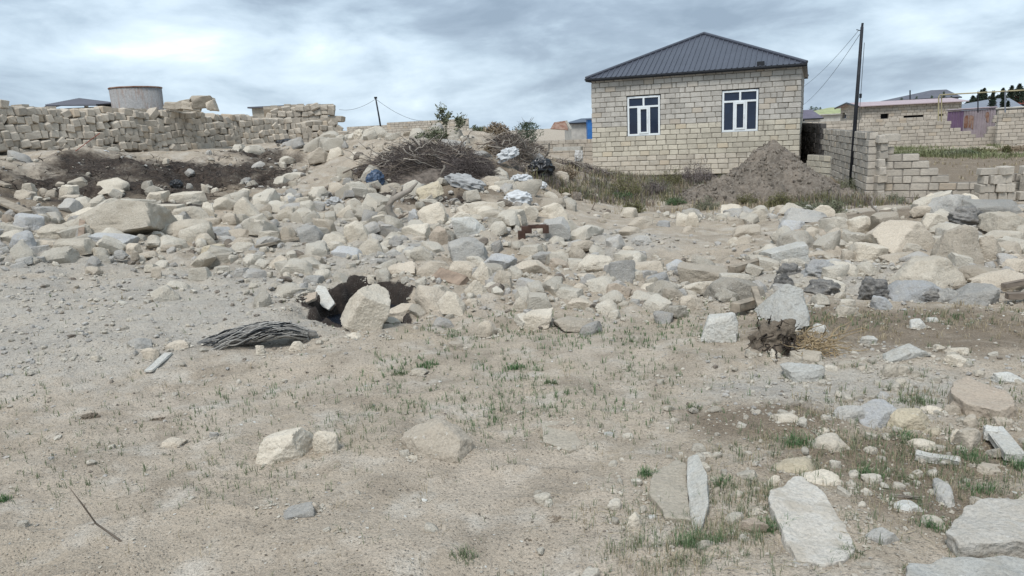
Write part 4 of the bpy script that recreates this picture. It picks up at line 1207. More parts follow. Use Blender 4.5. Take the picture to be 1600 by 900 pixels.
outline_rock('stone_slab', 'big irregular grey white slab at the right edge with shade under its rim', [(1475, 832), (1508, 788), (1540, 778), (1590, 780), (1660, 796), (1665, 838), (1600, 850), (1500, 850)], .13, .095, 'pale', 302, 40, .016, (.02, .03), 'slab')
outline_rock('plaster_slab', 'rough white plastered slab cut off by the bottom right corner', [(1415, 871), (1590, 868), (1680, 874), (1690, 935), (1417, 925)], .10, .075, 'white', 303, 34, .018, (0, 0), 'slab')
outline_rock('stone_shard', 'white painted stone shard sunk upright in the sand at lower middle right', [(1074, 720), (1092, 722), (1105, 755), (1107, 785), (1097, 812), (1083, 818), (1077, 780), (1073, 750)], .14, .055, 'white', 304, 30, .008, (.55, .0))
outline_rock('flat_stone', 'sand dusted flat stone joined to the left side of the white shard', [(1020, 738), (1060, 716), (1073, 722), (1077, 780), (1080, 812), (1040, 808), (1015, 770)], .08, .035, 'sand', 305, 28, .010, (-.05, 0))
outline_rock('flat_stone', 'yellow sandstone face barely showing through the sand left of the white shard', [(846, 660), (885, 650), (900, 668), (910, 700), (890, 706), (850, 690)], .06, .006, 'sand', 306, 28, .010, (.06, 0.02))
outline_rock('flat_stone', 'wide brown layered slab lying flat near the right edge', [(1487, 600), (1512, 592), (1535, 598), (1582, 616), (1588, 628), (1560, 636), (1510, 628), (1488, 615)], .10, .085, 'tan', 307, 30, .012, (0, .05))
for k, (lab, tone, form, box) in enumerate((('wedge shaped beige stone half buried in the open sand, right of two smaller ones', 'beige', 'peak', (626, 660, 738, 724)),
        ('large pale stone with a shaded left foot, alone in the open sand', 'cream', 'chunk', (397, 679, 482, 732)), ('smaller rounded pale stone just right of the large one in the open sand', 'cream', 'chunk', (487, 683, 530, 723)))):
    o = place_box(1000 + k, lab, tone, form, box); o.location.z += .03; FREE.append((o.location.x, o.location.y, .09))
def big_boulder(label, box, tone, seed, form, dl_k, lift=0.0, rot=(0, 0, 0), n=36):
    x0, y0, x1, y1 = box; w, h = x1 - x0, y1 - y0
    g = G((x0 + x1) / 2, y1 - 3); sc_ = float(proj(g)[2]) / FPX
    Wd = w * sc_; Hh = h * sc_ * .97; dl = Wd * dl_k
    o = link('boulder', rock_mesh('boulder', seed, (Wd / 2 * 1.03, dl / 2, Hh / 2 * 1.1), form, n, ST[tone]), None, (g[0], g[1] + dl * .40, g[2] + Hh * .45 + lift), rot)
    return tag(o, label, 'boulder', 'loose stones and rubble on the lot')
pg = G(571, 523)
bo = link('boulder', rock_mesh('boulder', 414, (.158, .15, .19), 'block', 34, ST['cream']), None, (pg[0] + .0, pg[1] + .14, pg[2] + .155), (.10, .42, .35))
tag(bo, 'large pale boulder leaning at the front rim of the dark pit', 'boulder', 'loose stones and rubble on the lot')
wg = G(1236, 515)
wb = link('boulder', rock_mesh('boulder', 423, (.150, .14, .125), 'peak', 32, ST['white']), None, (wg[0] + .01, wg[1] + .12, wg[2] + .215), (.0, -.2, .2))
tag(wb, 'white boulder propped on a dark clump of roots', 'boulder', 'loose stones and rubble on the lot')
lg = G(1412, 566)
lw = link('long_stone', rock_mesh('long_stone', 431, (.165, .06, .045), 'chunk', 24, ST['white']), None, (lg[0], lg[1] + .03, lg[2] + .045), (.1, -.16, .22))
tag(lw, 'long narrow white rock resting on rubble at right', 'stone', 'loose stones and rubble on the lot')
bg_ = G(1487, 790)
lw = link('rounded_beam', rock_mesh('rounded_beam', 437, (.035, .125, .035), 'round', 24, ST['grey']), None, (bg_[0], bg_[1] + .06, bg_[2] + .015), (.05, 0, -.30))
tag(lw, 'pale rounded bar of stone half sunk left of the big right slab', 'stone', 'loose stones and rubble on the lot')
tg = G(670, 312)
o = link('boulder', rock_mesh('boulder', 443, (.22, .16, .11), 'chunk', 26, ST['yellow']), None, (tg[0], tg[1], tg[2] + .14), (.1, -.28, .15))
tag(o, 'tan oblong boulder at the foot of the large brush heap', 'boulder', 'loose stones and rubble on the lot')
# dark felt and crusted lumps
for x0, y0, x1, y1, tone, lab, sd in ((1215, 412, 1256, 436, 'tar', 'black layered felt lump breaking out of the grey crust right of the pale cut block', 1),
                                (1254, 406, 1312, 440, 'blue', 'ash grey crusted mound behind the black felt lumps', 2),
                                (1213, 428, 1242, 452, 'tar', 'leaning black felt sheet behind the white boulder on roots', 3),
                                (1268, 440, 1318, 458, 'tar', 'flat black streaked felt piece in front of the ash grey mound', 4),
                                (1345, 432, 1392, 468, 'tar', 'dark wrinkled felt lump left of the blue grey crusted lump', 5),
                                (1440, 448, 1476, 470, 'tar', 'dark wrinkled felt lump right of the blue grey crusted lump', 6),
                                (1490, 322, 1545, 352, 'tar', 'black rubbish in the hollow under the overhanging slab', 7)):
    g = G((x0 + x1) / 2, y1); s_ = float(proj(g)[2]) / FPX; w, h = (x1 - x0) * s_, (y1 - y0) * s_
    V, F = rock_np(500 + sd, (w / 2, w * .33, h / 2 * 1.1), 'chunk', 20)
    m_ = max(w, h)
    V = V + (cube_sphere(20)[0] * (.05 * m_ * (1 - 2 * np.abs(noise3(V / m_ * np.array([4, 4, 14]) + sd * 9, sd))))[:, None]) + .03 * m_ * noise3(V / m_ * 12, sd)[:, None] * cube_sphere(20)[0]
    o = link('felt_lump', mesh_np('felt_lump', V, F, [ST[tone]], True), None, (g[0], g[1] + w * .22, g[2] + h * .36), (0, .1, 0))
    tag(o, lab, 'felt waste')
# ------------------------------------------------------------------ background buildings on the right
def hip_house(label, roofmat, wallmat, corners_px, Y, zw0, eave_px, ridge_px, depth, name='house', wins=()):
    """corners_px: left,right photo columns; eave/ridge rows (photo rows at left,right)"""
    A, B = P(corners_px[0], eave_px[0], Y), P(corners_px[1], eave_px[1], Y)
    R1, R2 = P(ridge_px[0][0], ridge_px[0][1], Y + depth * .5), P(ridge_px[1][0], ridge_px[1][1], Y + depth * .5)
    ze = (A[2] + B[2]) / 2; zr = (R1[2] + R2[2]) / 2
    t = thing(name, label, 'house', (A[0], Y, zw0))
    bpy.context.view_layer.update(); o = np.array([A[0], Y, zw0])
    w = MB(); w.box(((A[0] + B[0]) / 2 - o[0], depth / 2, (ze - zw0) / 2), (B[0] - A[0] - .5, depth - .5, ze - zw0)); wl_ = w.build('wall', wallmat, t)
    q = [np.array([A[0], Y, ze]) - o, np.array([B[0], Y, ze]) - o, np.array([B[0], Y + depth, ze]) - o, np.array([A[0], Y + depth, ze]) - o,
         np.array([R1[0], R1[1], zr]) - o, np.array([R2[0], R2[1], zr]) - o]
    r = MB(); r.add(q, []); r.f4.append(np.array([[0, 1, 5, 4], [2, 3, 4, 5], [3, 2, 1, 0]], dtype=np.int32)); r.f3.append(np.array([[1, 2, 5], [3, 0, 4]], dtype=np.int32))
    rf = r.build('roof', roofmat, t)
    e = MB(); e.box(((A[0] + B[0]) / 2 - o[0], 0, ze - o[2] - .06), (B[0] - A[0], .08, .14)); e.build('fascia', M_trim if roofmat != M_greenroof else M_render, t)
    for (a, b, y0, y1) in wins:
        p_, p2 = P(a, y0, Y + .22), P(b, y1, Y + .22); f = MB(); f.box(((p_[0] + p2[0]) / 2 - o[0], .22, (p_[2] + p2[2]) / 2 - o[2]), (abs(p2[0] - p_[0]), .1, abs(p_[2] - p2[2]))); wf = f.build('window', M_pvc, t)
        g = MB(); g.box(((p_[0] + p2[0]) / 2 - o[0], .165, (p_[2] + p2[2]) / 2 - o[2]), (abs(p2[0] - p_[0]) * .8, .03, abs(p_[2] - p2[2]) * .8)); g.build('pane', M_glass, wf)
    return t
hip_house('distant house with a dark grey hipped roof behind the pink roofed building', M_greyroof, M_render, (1427, 1503), 92, -.4, (154.5, 151.5), ((1455, 141), (1479, 139.6)), 9, wins=((1490, 1496, 152.5, 156.5),))
hip_house('far house with a blue grey hipped roof behind the cypresses and the purple gate', M_blueroof, M_render, (1512, 1603), 62, -.4, (173, 168), ((1550, 154.5), (1577, 153)), 8)
hip_house('far house with a red roof at the right edge behind the cypresses', M_redroof, M_render, (1581, 1680), 76, -.4, (163, 159), ((1603, 147), (1640, 145)), 9)
hip_house('far house with a plum dark roof just right of the stone house', M_purpleroof, M_render, (1236, 1287), 84, -.6, (186, 184.5), ((1255, 172), (1268, 171)), 9, wins=((1252, 1257, 186.5, 190),))
hip_house('far house with an olive green roof between the stone house and the leaning pole', M_greenroof, M_render, (1274, 1336), 100, -.6, (178.5, 176.5), ((1296, 168), (1304, 167.7)), 9, wins=((1315, 1322, 179, 185),))
hip_house('far small house with a grey roof behind the olive roofed one', M_greyroof, M_render, (1308, 1360), 120, -.6, (176, 174), ((1322, 168), (1345, 168)), 9)
hip_house('distant house with a slate blue roof left of the stone house corner', M_navyroof, M_render, (889, 950), 75, -.3, (191.5, 190), ((908, 185.5), (930, 183.5)), 9)
bs = P(921, 193, 73.5)
b_ = MB(); b_.box((bs[0] + .5, bs[1], bs[2] - 1.1), (1.5, 1.2, 2.9)); st_ = thing('blue_shed', 'small bright blue sheet metal shed at the left corner of the stone house', 'shed', (0, 0, 0))
b_.build('wall', flat_mat('blue_sheet', (.035,.15,.42), .5, scale=2), st_); b2 = MB(); b2.box((bs[0] + .5, bs[1] - .05, bs[2] + .39), (1.7, 1.4, .06)); b2.build('roof', M_navyroof, st_)

# long block building with the pink sheet roof
def long_building():
    Y0 = 51.0
    a = P(1347, 172, Y0); b = P(1503, 165.5, Y0 - 1.0)
    p0, p1 = a[:2], b[:2]; d = p1 - p0; Ln = float(np.hypot(*d)); d /= Ln; n = np.array([-d[1], d[0]]); ang = math.atan2(d[1], d[0])
    zb_ = -.6; ze = (P(1347, 169.5, Y0)[2] + P(1503, 163, Y0 - 1)[2]) / 2
    t = thing('long_building', 'long low block building with a pale pink metal roof and slit windows', 'building', (p0[0], p0[1], zb_))
    H = .19; nr = int((ze - zb_) / H) + 1
    def u_of(px): return float(np.interp(px, proj(np.array([[*(p0 + d * u), 1.2] for u in np.linspace(0, Ln, 40)]))[0], np.linspace(0, Ln, 40)))
    rof = lambda py, px: int(round((P(px, py, Y0 - .5)[2] - zb_) / H))
    ops = []
    for x0, x1, y0, y1 in ((1376, 1388, 185.5, 180), (1412, 1443, 183.2, 180.2), (1467, 1474, 182, 177.5)):
        r1, r0 = rof(y1, x0), rof(y0, x0); ops.append((u_of(x0), u_of(x1), r0, max(r1, r0 + 1)))
    mason(t, (0, 0), p1 - p0, 0, H, courses(Ln, H, nr, openings=ops, seed=61), .2, lambda r_, u: M_wallI, wall_name='front_wall', joined=True, seed=61, mort=M_mortarl)
    dp = 5.2
    ops2 = [(.5, 1.5, rof(186, 1345), rof(174, 1345)), (3.4, 4.2, rof(186, 1345), rof(176, 1345))]
    mason(t, n * dp, n * .21, 0, H, courses(dp - .21, H, nr, openings=ops2, seed=62), .2, lambda r_, u: M_wallI, wall_name='gable_wall', joined=True, seed=62, mort=M_mortarl)
    mason(t, (p1 - p0) + n * .21, (p1 - p0) + n * dp, 0, H, courses(dp - .21, H, nr, seed=63), .2, lambda r_, u: M_wallI, wall_name='gable_wall', joined=True, seed=63, mort=M_mortarl)
    def W3(u, v, z): q = d * u + n * v; return np.array([q[0], q[1], z])
    hz = nr * H
    for (u0, u1, r0, r1) in ops:
        m = MB(); m.box(W3((u0 + u1) / 2, .3, (r0 + r1) / 2 * H), (u1 - u0 + .3, .05, (r1 - r0) * H + .2), ang); m.build('window', M_hole, t)
    for (u0, u1, r0, r1) in ops2:
        m = MB(); m.box(W3(.32, dp - (u0 + u1) / 2, (r0 + r1) / 2 * H), (.05, u1 - u0 + .2, (r1 - r0) * H + .1), ang); m.build('window', M_hole, t)
    rise = P(1420, 156, Y0 + 2.0)[2] - (zb_ + hz); ov = .3
    # gable triangle
    for u in (.11, Ln - .11):
        m = MB(); tri = [W3(u - .09, 0, hz), W3(u - .09, dp, hz), W3(u - .09, dp / 2, hz + rise * .93), W3(u + .09, 0, hz), W3(u + .09, dp, hz), W3(u + .09, dp / 2, hz + rise * .93)]
        m.add(tri, [[0, 1, 2], [5, 4, 3]]); m.f4.append(np.array([[0, 3, 4, 1], [1, 4, 5, 2], [2, 5, 3, 0]], dtype=np.int32)); m.build('gable', M_wallI, t)
    m = MB(); th_ = .05
    q = []
    for z in (0, -th_):
        q += [W3(-ov, -ov, hz + .02 + z), W3(Ln + ov, -ov, hz + .02 + z), W3(Ln + ov, dp / 2, hz + rise + z), W3(-ov, dp / 2, hz + rise + z), W3(Ln + ov, dp + ov, hz + .02 + z), W3(-ov, dp + ov, hz + .02 + z)]
    m.add(q, [[0, 1, 2, 3], [3, 2, 4, 5], [9, 8, 7, 6], [11, 10, 8, 9], [0, 6, 7, 1], [5, 4, 10, 11], [0, 3, 9, 6], [3, 5, 11, 9], [1, 7, 8, 2], [2, 8, 10, 4]])
    rf = m.build('roof', M_pinkroof, t)
    m = MB()
    for k in range(int(Ln / .6)):
        m.box(W3(k * .6 + .3, -.06, hz - .03), (.06, .35, .05), ang)
    m.build('rafter_end', M_wood, t)
    e = MB(); e.box(W3(-ov - .02, dp * .25 - ov / 2, hz + rise / 2 - .01), (.04, .01, .01), ang)
    for v0, v1, z0_, z1_ in ((-ov, dp / 2, hz, hz + rise), (dp + ov, dp / 2, hz, hz + rise)):
        e.tube([W3(-ov - .03, v0, z0_ - .02), W3(-ov - .03, v1, z1_ - .02)], .07, 4)
    e.build('barge_board', M_trim, t)
long_building()

# purple sheet gate behind the stepped wall
def purple_gate():
    t = thing('sheet_gate', 'rusty faded purple sheet metal gate behind the stepped far wall', 'gate', (0, 0, 0))
    xs = [1481, 1489, 1498, 1506.5, 1515, 1523.5, 1532, 1540, 1548, 1557]
    Yg = 41.4
    for k in range(len(xs) - 1):
        a, b = P(xs[k] + .1, 174.5 - .065 * (xs[k] - 1481), Yg), P(xs[k + 1] - .1, 174.5 - .065 * (xs[k + 1] - 1481), Yg)
        m = MB(); zc = (a[2] + b[2]) / 2; zlo = -.5
        wd = b[0] - a[0]; 
        for q in range(4):
            m.box((a[0] + wd * (q + .5) / 4, Yg + (.018 if q % 2 else 0), (zc + zlo) / 2), (wd / 4 + .002, .02, zc - zlo))
        o = m.build('gate_sheet', M_purple if k < 3 else M_fadedp, t)
        if k == 0: o['label'] = 'deep purple sheet at the left end'
        if k in (3, 4, 7):
            rr = random.Random(k); s = MB()
            for q in range(5):
                x = a[0] + wd * rr.uniform(.15, .85); z1 = zc - rr.uniform(.25, .55) * (1 if k != 7 else .5); hh = rr.uniform(.25, .6)
                s.box((x, Yg - .016 - .001 * q, z1 - hh / 2), (rr.uniform(.06, .16), .008, hh))
            s.build('rust_patch', M_rust, o)
    m = MB(); a, b = P(1480, 172.5, Yg - .04), P(1558, 167.6, Yg - .04); m.tube([a, b], .055, 4); m.build('top_rail', M_fadedp, t)
purple_gate()
m = MB(); m.tube([P(1556, 170, 39.0), P(1702, 161, 38.3)], .05, 4); tag(m.build('coping_strip', M_render), 'pale metal coping along the top of the tall far wall', 'coping')
# yellow gas pipe crossing on posts
g_ = thing('gas_pipe', 'raised yellow gas pipe crossing above the purple gate on thin posts', 'pipe', (0, 0, 0))
Yp = 37.5
m = MB(); z_ = P(1470, 148, Yp)[2]
m.tube([P(1466.2, 189, Yp), P(1466.8, 151, Yp), P(1468.5, 148.3, Yp), P(1530, 144.8, Yp), P(1600, 140.8, Yp), P(1720, 135, Yp)], .034, 6); m.build('pipe', M_pipe, g_)
m = MB(); m.tube([P(1471, 190, Yp + .1), P(1471.2, 150, Yp + .1)], .03, 5); m.build('post', M_pipe, g_)
m = MB(); m.tube([P(1528, 176, Yp), P(1528, 143, Yp)], .03, 5); m.build('post', M_pole, g_)
m = MB(); m.tube([P(1570.5, 176, Yp), P(1570.5, 141, Yp)], .035, 5); m.build('post', M_blueroof, g_)

# left: shed roof, low hut, tank ring
def shed_left():
    t = thing('shed', 'dark corrugated lean-to roof showing above the stacked stones beside the tank', 'shed', (0, 0, 0))
    A, B, C_, D_ = P(70, 164.5, 26), P(124, 154, 27.2), P(181, 161.5, 23.6), P(150, 163.8, 22.6)
    A, B, C_, D_ = [np.array(q) for q in (A, B, C_, D_)]
    m = MB()
    n_ = 40
    rows = []
    for k in range(n_ + 1):
        f = k / n_; a = A + (B - A) * f; b = D_ + (C_ - D_) * f; zz = .03 if k % 2 else 0
        rows.append((a + [0, 0, zz], b + [0, 0, zz]))
    V = [q for r_ in rows for q in r_]; V += [q - np.array([0, 0, .03]) for q in V]
    nn = 2 * (n_ + 1)
    F = []
    for k in range(n_):
        i = 2 * k; F += [[i, i + 1, i + 3, i + 2], [nn + i, nn + i + 2, nn + i + 3, nn + i + 1]]
    m.add(V, F); m.build('roof', M_greyroof, t)
    m = MB(); m.tube([A - [0, 0, .08], B - [0, 0, .08]], .05, 4); m.tube([B - [0, 0, .1], C_ - [0, 0, .10]], .07, 4); m.build('fascia', M_trim, t)
    for q in (A, B, C_, D_):
        m = MB(); m.box((q[0] * .99 + .05, q[1], (q[2] - .1 + 1.4) / 2), (.1, .1, q[2] - .12 - 1.4)); m.build('post', M_wood, t)
    m = MB(); c = (A + B + C_ + D_) / 4; m.box((c[0], c[1], c[2] - .45), (2.4, 2.0, .5)); m.build('wall', M_bark, t)
shed_left()
c0, c1 = P(174, 139, 22.5), P(249.5, 139, 22.5)
rad = (c1[0] - c0[0]) / 2; cc = (c0 + c1) / 2; zt = P(211, 137.5, 22.5)[2]
tk = thing('tank', 'round rust stained water tank ring standing behind the stacked stone wall', 'tank', (cc[0], cc[1], 1.5))
V, F = [], []; n = 48
prof = [(.94, 0), (1.0, zt - 1.5), (.955, zt - 1.5), (.90, .3)]
for r_, z in prof:
    for k in range(n): a = 2 * math.pi * k / n; V.append((rad * r_ * math.cos(a), rad * r_ * math.sin(a), z))
for l in range(3):
    for k in range(n): F.append([l * n + k, l * n + (k + 1) % n, (l + 1) * n + (k + 1) % n, (l + 1) * n + k])
link('shell', mesh_np('shell', V, F, [M_tank], True), tk)
m = MB(); a = np.linspace(0, 2 * np.pi, 49); m.tube(np.stack([rad * 1.0 * np.cos(a), rad * 1.0 * np.sin(a), np.full(49, zt - 1.51)], -1), .022, 6, caps=False); m.build('rim', M_rust, tk)
t = thing('hut', 'low plain grey block hut behind the taller stone pile', 'hut', (0, 0, 0))
A, B = P(393.5, 171, 31), P(452, 165, 31); zt = (A[2] + B[2]) / 2
m = MB(); m.box(((A[0] + B[0]) / 2, 32.2, (zt + 1.2) / 2), (B[0] - A[0], 2.4, zt - 1.2)); m.build('wall', M_blkp, t)
m = MB(); m.box(((A[0] + B[0]) / 2, 32.2, zt + .03), (B[0] - A[0] + .25, 2.7, .06)); m.build('roof', M_greyroof, t)
# loose stones heaped on the stack
ST2 = [(270,166,26,11),(286,163,24,10),(300,166,30,12),(316,160,30,16),(331,165,14,14),(312,154,24,8),(326,155,18,6)]
for q, (x, y, w, h) in enumerate(ST2):
    Yd = 20.2 + (.4 if y < 157 else 0); c = P(x, y, Yd); s_ = Yd / FPX
    o = link('stone', rock_mesh('stone', 900 + q, (w * s_ / 2, .2, h * s_ / 2 * 1.1), 'block', 10, ST['beige']), None, c, (0, random.Random(q).uniform(-.2, .2), .2))
    tag(o, ['low flat block at the left of the pile on top of the stacked wall', 'second block from the left in the pile on the stacked wall', 'long block at the foot of the pile on the stacked wall', 'large tilted block heading the pile on the stacked wall',
            'upright block at the right end of the pile on the stacked wall', 'flat slab capping the pile on the stacked wall', 'thin slab at the top right of the pile on the stacked wall'][q], 'stone', 'blocks heaped on the stacked wall')

# ------------------------------------------------------------------ poles and wires
def pole(label, top, bot, r0, r1, nm='utility_pole'):
    t = thing(nm, label, 'pole', bot); o = np.array(bot)
    m = MB(); top = np.array(top); mid = o + (top - o) * .5
    m.tube([(0, 0, -.3), mid - o, top - o], [r0, (r0 + r1) / 2, r1], 10); m.build('shaft', M_pole, t, True)
    return t, o
pt, pb = P(1347, 42, 21.1), P(1329.3, 284, 21.1)
t, o = pole('tall dark leaning steel pole beside the long grey block wall', pt, pb, .062, .042)
m = MB(); m.tube([pt - o + [0, 0, -.02], pt - o + [.01, 0, .10]], .03, 6); m.tube([pt - o + [-.02, 0, -.10], pt - o + [-.14, .03, -.06]], .012, 5); m.build('hook', M_pole, t)
m = MB(); a = P(1339.5, 150, 21.0) - o; m.box(a + [.09, 0, 0], (.05, .05, .12)); m.build('bracket', M_pole, t)
m = MB(); m.tube([pb + (pt - pb) * f - o + [.085 - .02 * f, -.06, 0] for f in (.02, .3, .55, .9)], .009, 4); m.build('cable', M_wire, t)
def wire(label, a, b, sag, rad, nm='wire'):
    a, b = np.array(a), np.array(b); f = np.linspace(0, 1, 20)[:, None]
    pts = a + (b - a) * f - np.array([0, 0, 1]) * sag * 4 * f * (1 - f)
    m = MB(); m.tube(pts, rad, 4); return tag(m.build(nm, M_wire), label, 'wire')
wire('upper thin wire from the tall pole to behind the stone house roof', P(1342, 47, 21.1), P(1244, 142, 37), .2, .0065)
wire('lower thin wire from the tall pole to behind the stone house', P(1343, 54, 21.1), P(1240, 172, 37), .35, .0065)
pt, pb = P(587, 153.5, 44), P(597.5, 212, 44)
t, o = pole('small dark pole leaning left on the skyline beyond the brush heap', pt, pb, .055, .042)
m = MB(); m.box(pt - o + [0, 0, .03], (.16, .12, .1)); m.build('cap', M_pole, t)
wire('thin wire from the small pole down to the distant pale wall', P(587.5, 155, 44), P(662, 189, 60), .3, .011)
wire('thin wire from the small pole left to behind the tall stone pile', P(586.5, 155, 44), P(530, 171, 60), .25, .011)
m = MB(); m.tube([P(1422, 141, 70), P(1422, 156, 70)], .06, 5); tag(m.build('aerial_mast', M_pole), 'thin mast standing behind the pink roof', 'mast')

# ------------------------------------------------------------------ earth pile
def earth_pile():
    c = np.array([P(1210, 290, 18.0)[0], 18.2])
    n = 150; g = np.linspace(-1, 1, n); X, Y = np.meshgrid(g, g); X = X * 3.0; Y = Y * 2.6
    x, y = X + c[0], Y + c[1]
    a = np.arctan2(Y, X); rr = np.sqrt((X / np.where(X < 0, 1.55, 1.85)) ** 2 + (Y / 1.7) ** 2) * (1 + .08 * np.sin(3 * a + .5) + .05 * np.sin(7 * a))
    base = h_fast(x, y)
    top = P(1203, 229, 18.3)[2]
    prof = np.clip(1.06 - rr * 1.0, 0, 1); 
    prof = np.where(prof > .82, .82 + (prof - .82) * .55, prof) / .93
    skew = np.hypot((X + .45) / 1.0, Y / 1.2)
    z = (top + .30) * prof ** 1.15 
    r2_ = np.sqrt(((X + 1.25) / 1.25) ** 2 + ((Y + .35) / 1.15) ** 2) * (1 + .12 * np.sin(3 * a + 2)); z2 = .62 * np.clip(1 - r2_, 0, 1) ** 1.1
    r3_ = np.sqrt(((X - 1.1) / 1.2) ** 2 + ((Y + .55) / 1.0) ** 2); z3 = .45 * np.clip(1 - r3_, 0, 1) ** 1.1
    z = np.maximum(np.maximum(z, z2), z3); prof = np.maximum(prof, np.maximum(z2, z3) * 1.1)
    p = np.stack([x, y, z], -1)
    z = z + (.12 * fbm(p * 1.8, 91, 4) + .10 * np.abs(fbm(p * 4.0, 93, 4))) * np.clip(prof * 4, 0, 1)
    sh = 1 - np.clip(rr / 1.1, 0, 1)
    i = np.arange(n - 1)[:, None] * n; j = np.arange(n - 1)[None]
    F = np.stack([i + j, i + j + 1, i + n + j + 1, i + n + j], -1).reshape(-1, 4)
    Z = base + z - .10 * (1 - np.clip(prof * 6, 0, 1)) - .02
    keep = (prof.ravel()[F] > 0.0).any(1)
    V = np.stack([x - c[0], y - c[1], Z], -1).reshape(-1, 3)
    used = np.unique(F[keep]); mp = np.full(len(V), -1); mp[used] = np.arange(len(used))
    t = NT('earth_pile_soil'); co = t.coord('Object')
    n3 = t.noise(co, 3.5, 6, .7, .5); n4 = t.noise(co, 16, 5, .7)
    col = t.mix(t.ramp(n3, ((.36, 0.0), (.64, 1.0))), (.115,.098,.08), (.25,.21,.17)); col = t.mix(t.ramp(n4, ((.48, 0.0), (.72, .7))), col, (.30,.27,.235))
    col = t.mix(t.ramp(n4, ((.28, .9), (.40, 0.0))), col, (.07,.058,.05))
    t.bump(t.math('ADD', n3, n4), .9, .05)
    o = link('earth_pile', mesh_np('earth_pile', V[used], mp[F[keep]], [t.done(col, .95)], True), None, (c[0], c[1], 0))
    tag(o, 'grey brown pile of dug earth in front of the stone house', 'earth pile')
    return c
EP = earth_pile()

# ------------------------------------------------------------------ rubbish, planks, roots
def plank(label, a_px, b_px, w, th, mat, lift=(.02, .02), nm='plank', cat='plank', roll=0.0):
    a, b = G(*a_px), G(*b_px); a = a + [0, 0, lift[0]]; b = b + [0, 0, lift[1]]
    e = b - a; L_ = np.linalg.norm(e); c = (a + b) / 2
    bm = bmesh.new(); bmesh.ops.create_cube(bm, size=1); bmesh.ops.bevel(bm, geom=bm.edges[:], offset=.03, segments=1, affect='EDGES')
    bmesh.ops.subdivide_edges(bm, edges=bm.edges[:], cuts=2)
    r = random.Random(int(a_px[0]))
    for v in bm.verts: v.co = Vector((v.co.x * L_ + r.uniform(-.004, .004), v.co.y * w + r.uniform(-.004, .004), v.co.z * th + r.uniform(-.003, .003)))
    me = bpy.data.meshes.new(nm); bm.to_mesh(me); bm.free(); me.materials.append(mat)
    o = link(nm, me, None, c, (roll, -math.asin(max(-1, min(1, e[2] / L_))), math.atan2(e[1], e[0])))
    return tag(o, label, cat)
plank('weathered grey board sloping into the picture at the left edge above the rubble', (-14, 322), (44, 344), .16, .04, M_wood, (.14, .10))
plank('short second board lying above the long one at the left edge', (-10, 288), (14, 296), .12, .04, M_wood, (.05, .05))
plank('pale board between the long blue grey block and the stones right of it', (198, 381), (250, 374), .12, .03, M_wood, (.06, .06))
plank('thin pale plank lying across the rubble left of the dark pit', (400, 394), (474, 380), .06, .03, M_wood, (.07, .07))
plank('brown broken board wedged in the stones right of the dark pit', (684, 441), (726, 453), .14, .06, M_woodb, (.09, .07), roll=.6)
plank('weathered square beam on the rubble above the large brown block', (1143, 430), (1214, 413), .10, .09, M_wood, (.05, .08), 'beam', 'beam')
plank('dark split stake pushed out of the rubble at the right edge, upper of two', (1566, 459), (1630, 450), .045, .04, M_twigb, (.07, .09), 'stake', 'stake')
plank('dark split stake pushed out of the rubble at the right edge, lower of two', (1572, 472), (1630, 470), .06, .05, M_twigb, (.05, .05), 'stake', 'stake')
plank('pale wooden lath beside the layered cream slab', (1490, 454), (1524, 449), .03, .02, M_wood, (.03, .03), 'lath', 'lath')
plank('short brown splintered log left of the root clump', (1148, 492), (1182, 480), .09, .07, M_wood, (.06, .05), 'log', 'log')
plank('pale splintered stick leaning by the root clump', (1178, 474), (1190, 496), .05, .04, M_wood, (.14, .05), 'stick', 'stick')
plank('pale ochre stub of wood standing between the cream block and the blue grey block', (128, 388), (133, 366), .07, .10, M_woodb, (.05, .16), 'wood_stub', 'wood')
plank('white painted plank lying toward the right edge among grass', (1550, 680), (1586, 722), .085, .035, ST['white'], (.03, .02))
plank('small whitish brick at the upper end of the white plank', (1538, 684), (1558, 690), .07, .05, ST['white'], (.03, .03), 'brick', 'brick')
plank('white crumpled strip lying in the grass left of the white plank', (1430, 718), (1500, 729), .055, .03, ST['white'], (.012, .012), 'plaster_strip', 'plaster strip')
plank('narrow white flaking strip on the sand left of the black bundle', (232, 583), (264, 556), .06, .012, ST['white'], (.012, .012), 'plaster_strip', 'plaster strip')
plank('thin dry stick lying on the ground by the big tilted slab', (1390, 783), (1440, 788), .008, .008, M_branch, (.02, .02), 'stick', 'stick')
plank('long stone beam lying at the foot of the stacked wall at left', (268, 226), (334, 218), .3, .25, ST['beige'], (.1, .1), 'stone_beam', 'beam')
# white broken board by the pit
g = G(508, 481)
V, F, loc = poly_rock(601, [(-.085, .10), (-.05, .16), (.02, .13), (.06, .02), (.10, -.10), (.03, -.16), (-.03, -.10), (-.07, .0)], 0, .02, 18, .004)
o = link('broken_board', crisp(mesh_np('broken_board', V, F, [ST['white']], True)), None, (g[0], g[1], g[2] + .07), (.75, -.15, .1)); tag(o, 'broken white board on the front left lip of the dark pit', 'board')
V, F, loc = poly_rock(602, [(-.085, .10), (-.05, .16), (.02, .13), (.06, .02), (.10, -.10), (.03, -.16), (-.07, .0)], 0, .03, 16, .006)
o = link('cardboard', mesh_np('cardboard', V, F, [M_woodb], True), None, (g[0] - .02, g[1] + .05, g[2] + .045), (.6, -.2, .3)); tag(o, 'brown torn sheet behind the broken white board at the pit', 'board')
V, F, loc = poly_rock(603, [(-.12, .04), (-.02, .08), (.1, .04), (.08, -.05), (-.05, -.07)], 0, .03, 14, .006); g = G(482, 475)
o = link('stone_flake', mesh_np('stone_flake', V, F, [ST['tan']], True), None, (g[0], g[1], g[2] + .03), (.4, -.3, .1)); tag(o, 'pinkish brown flake left of the broken white board', 'stone')
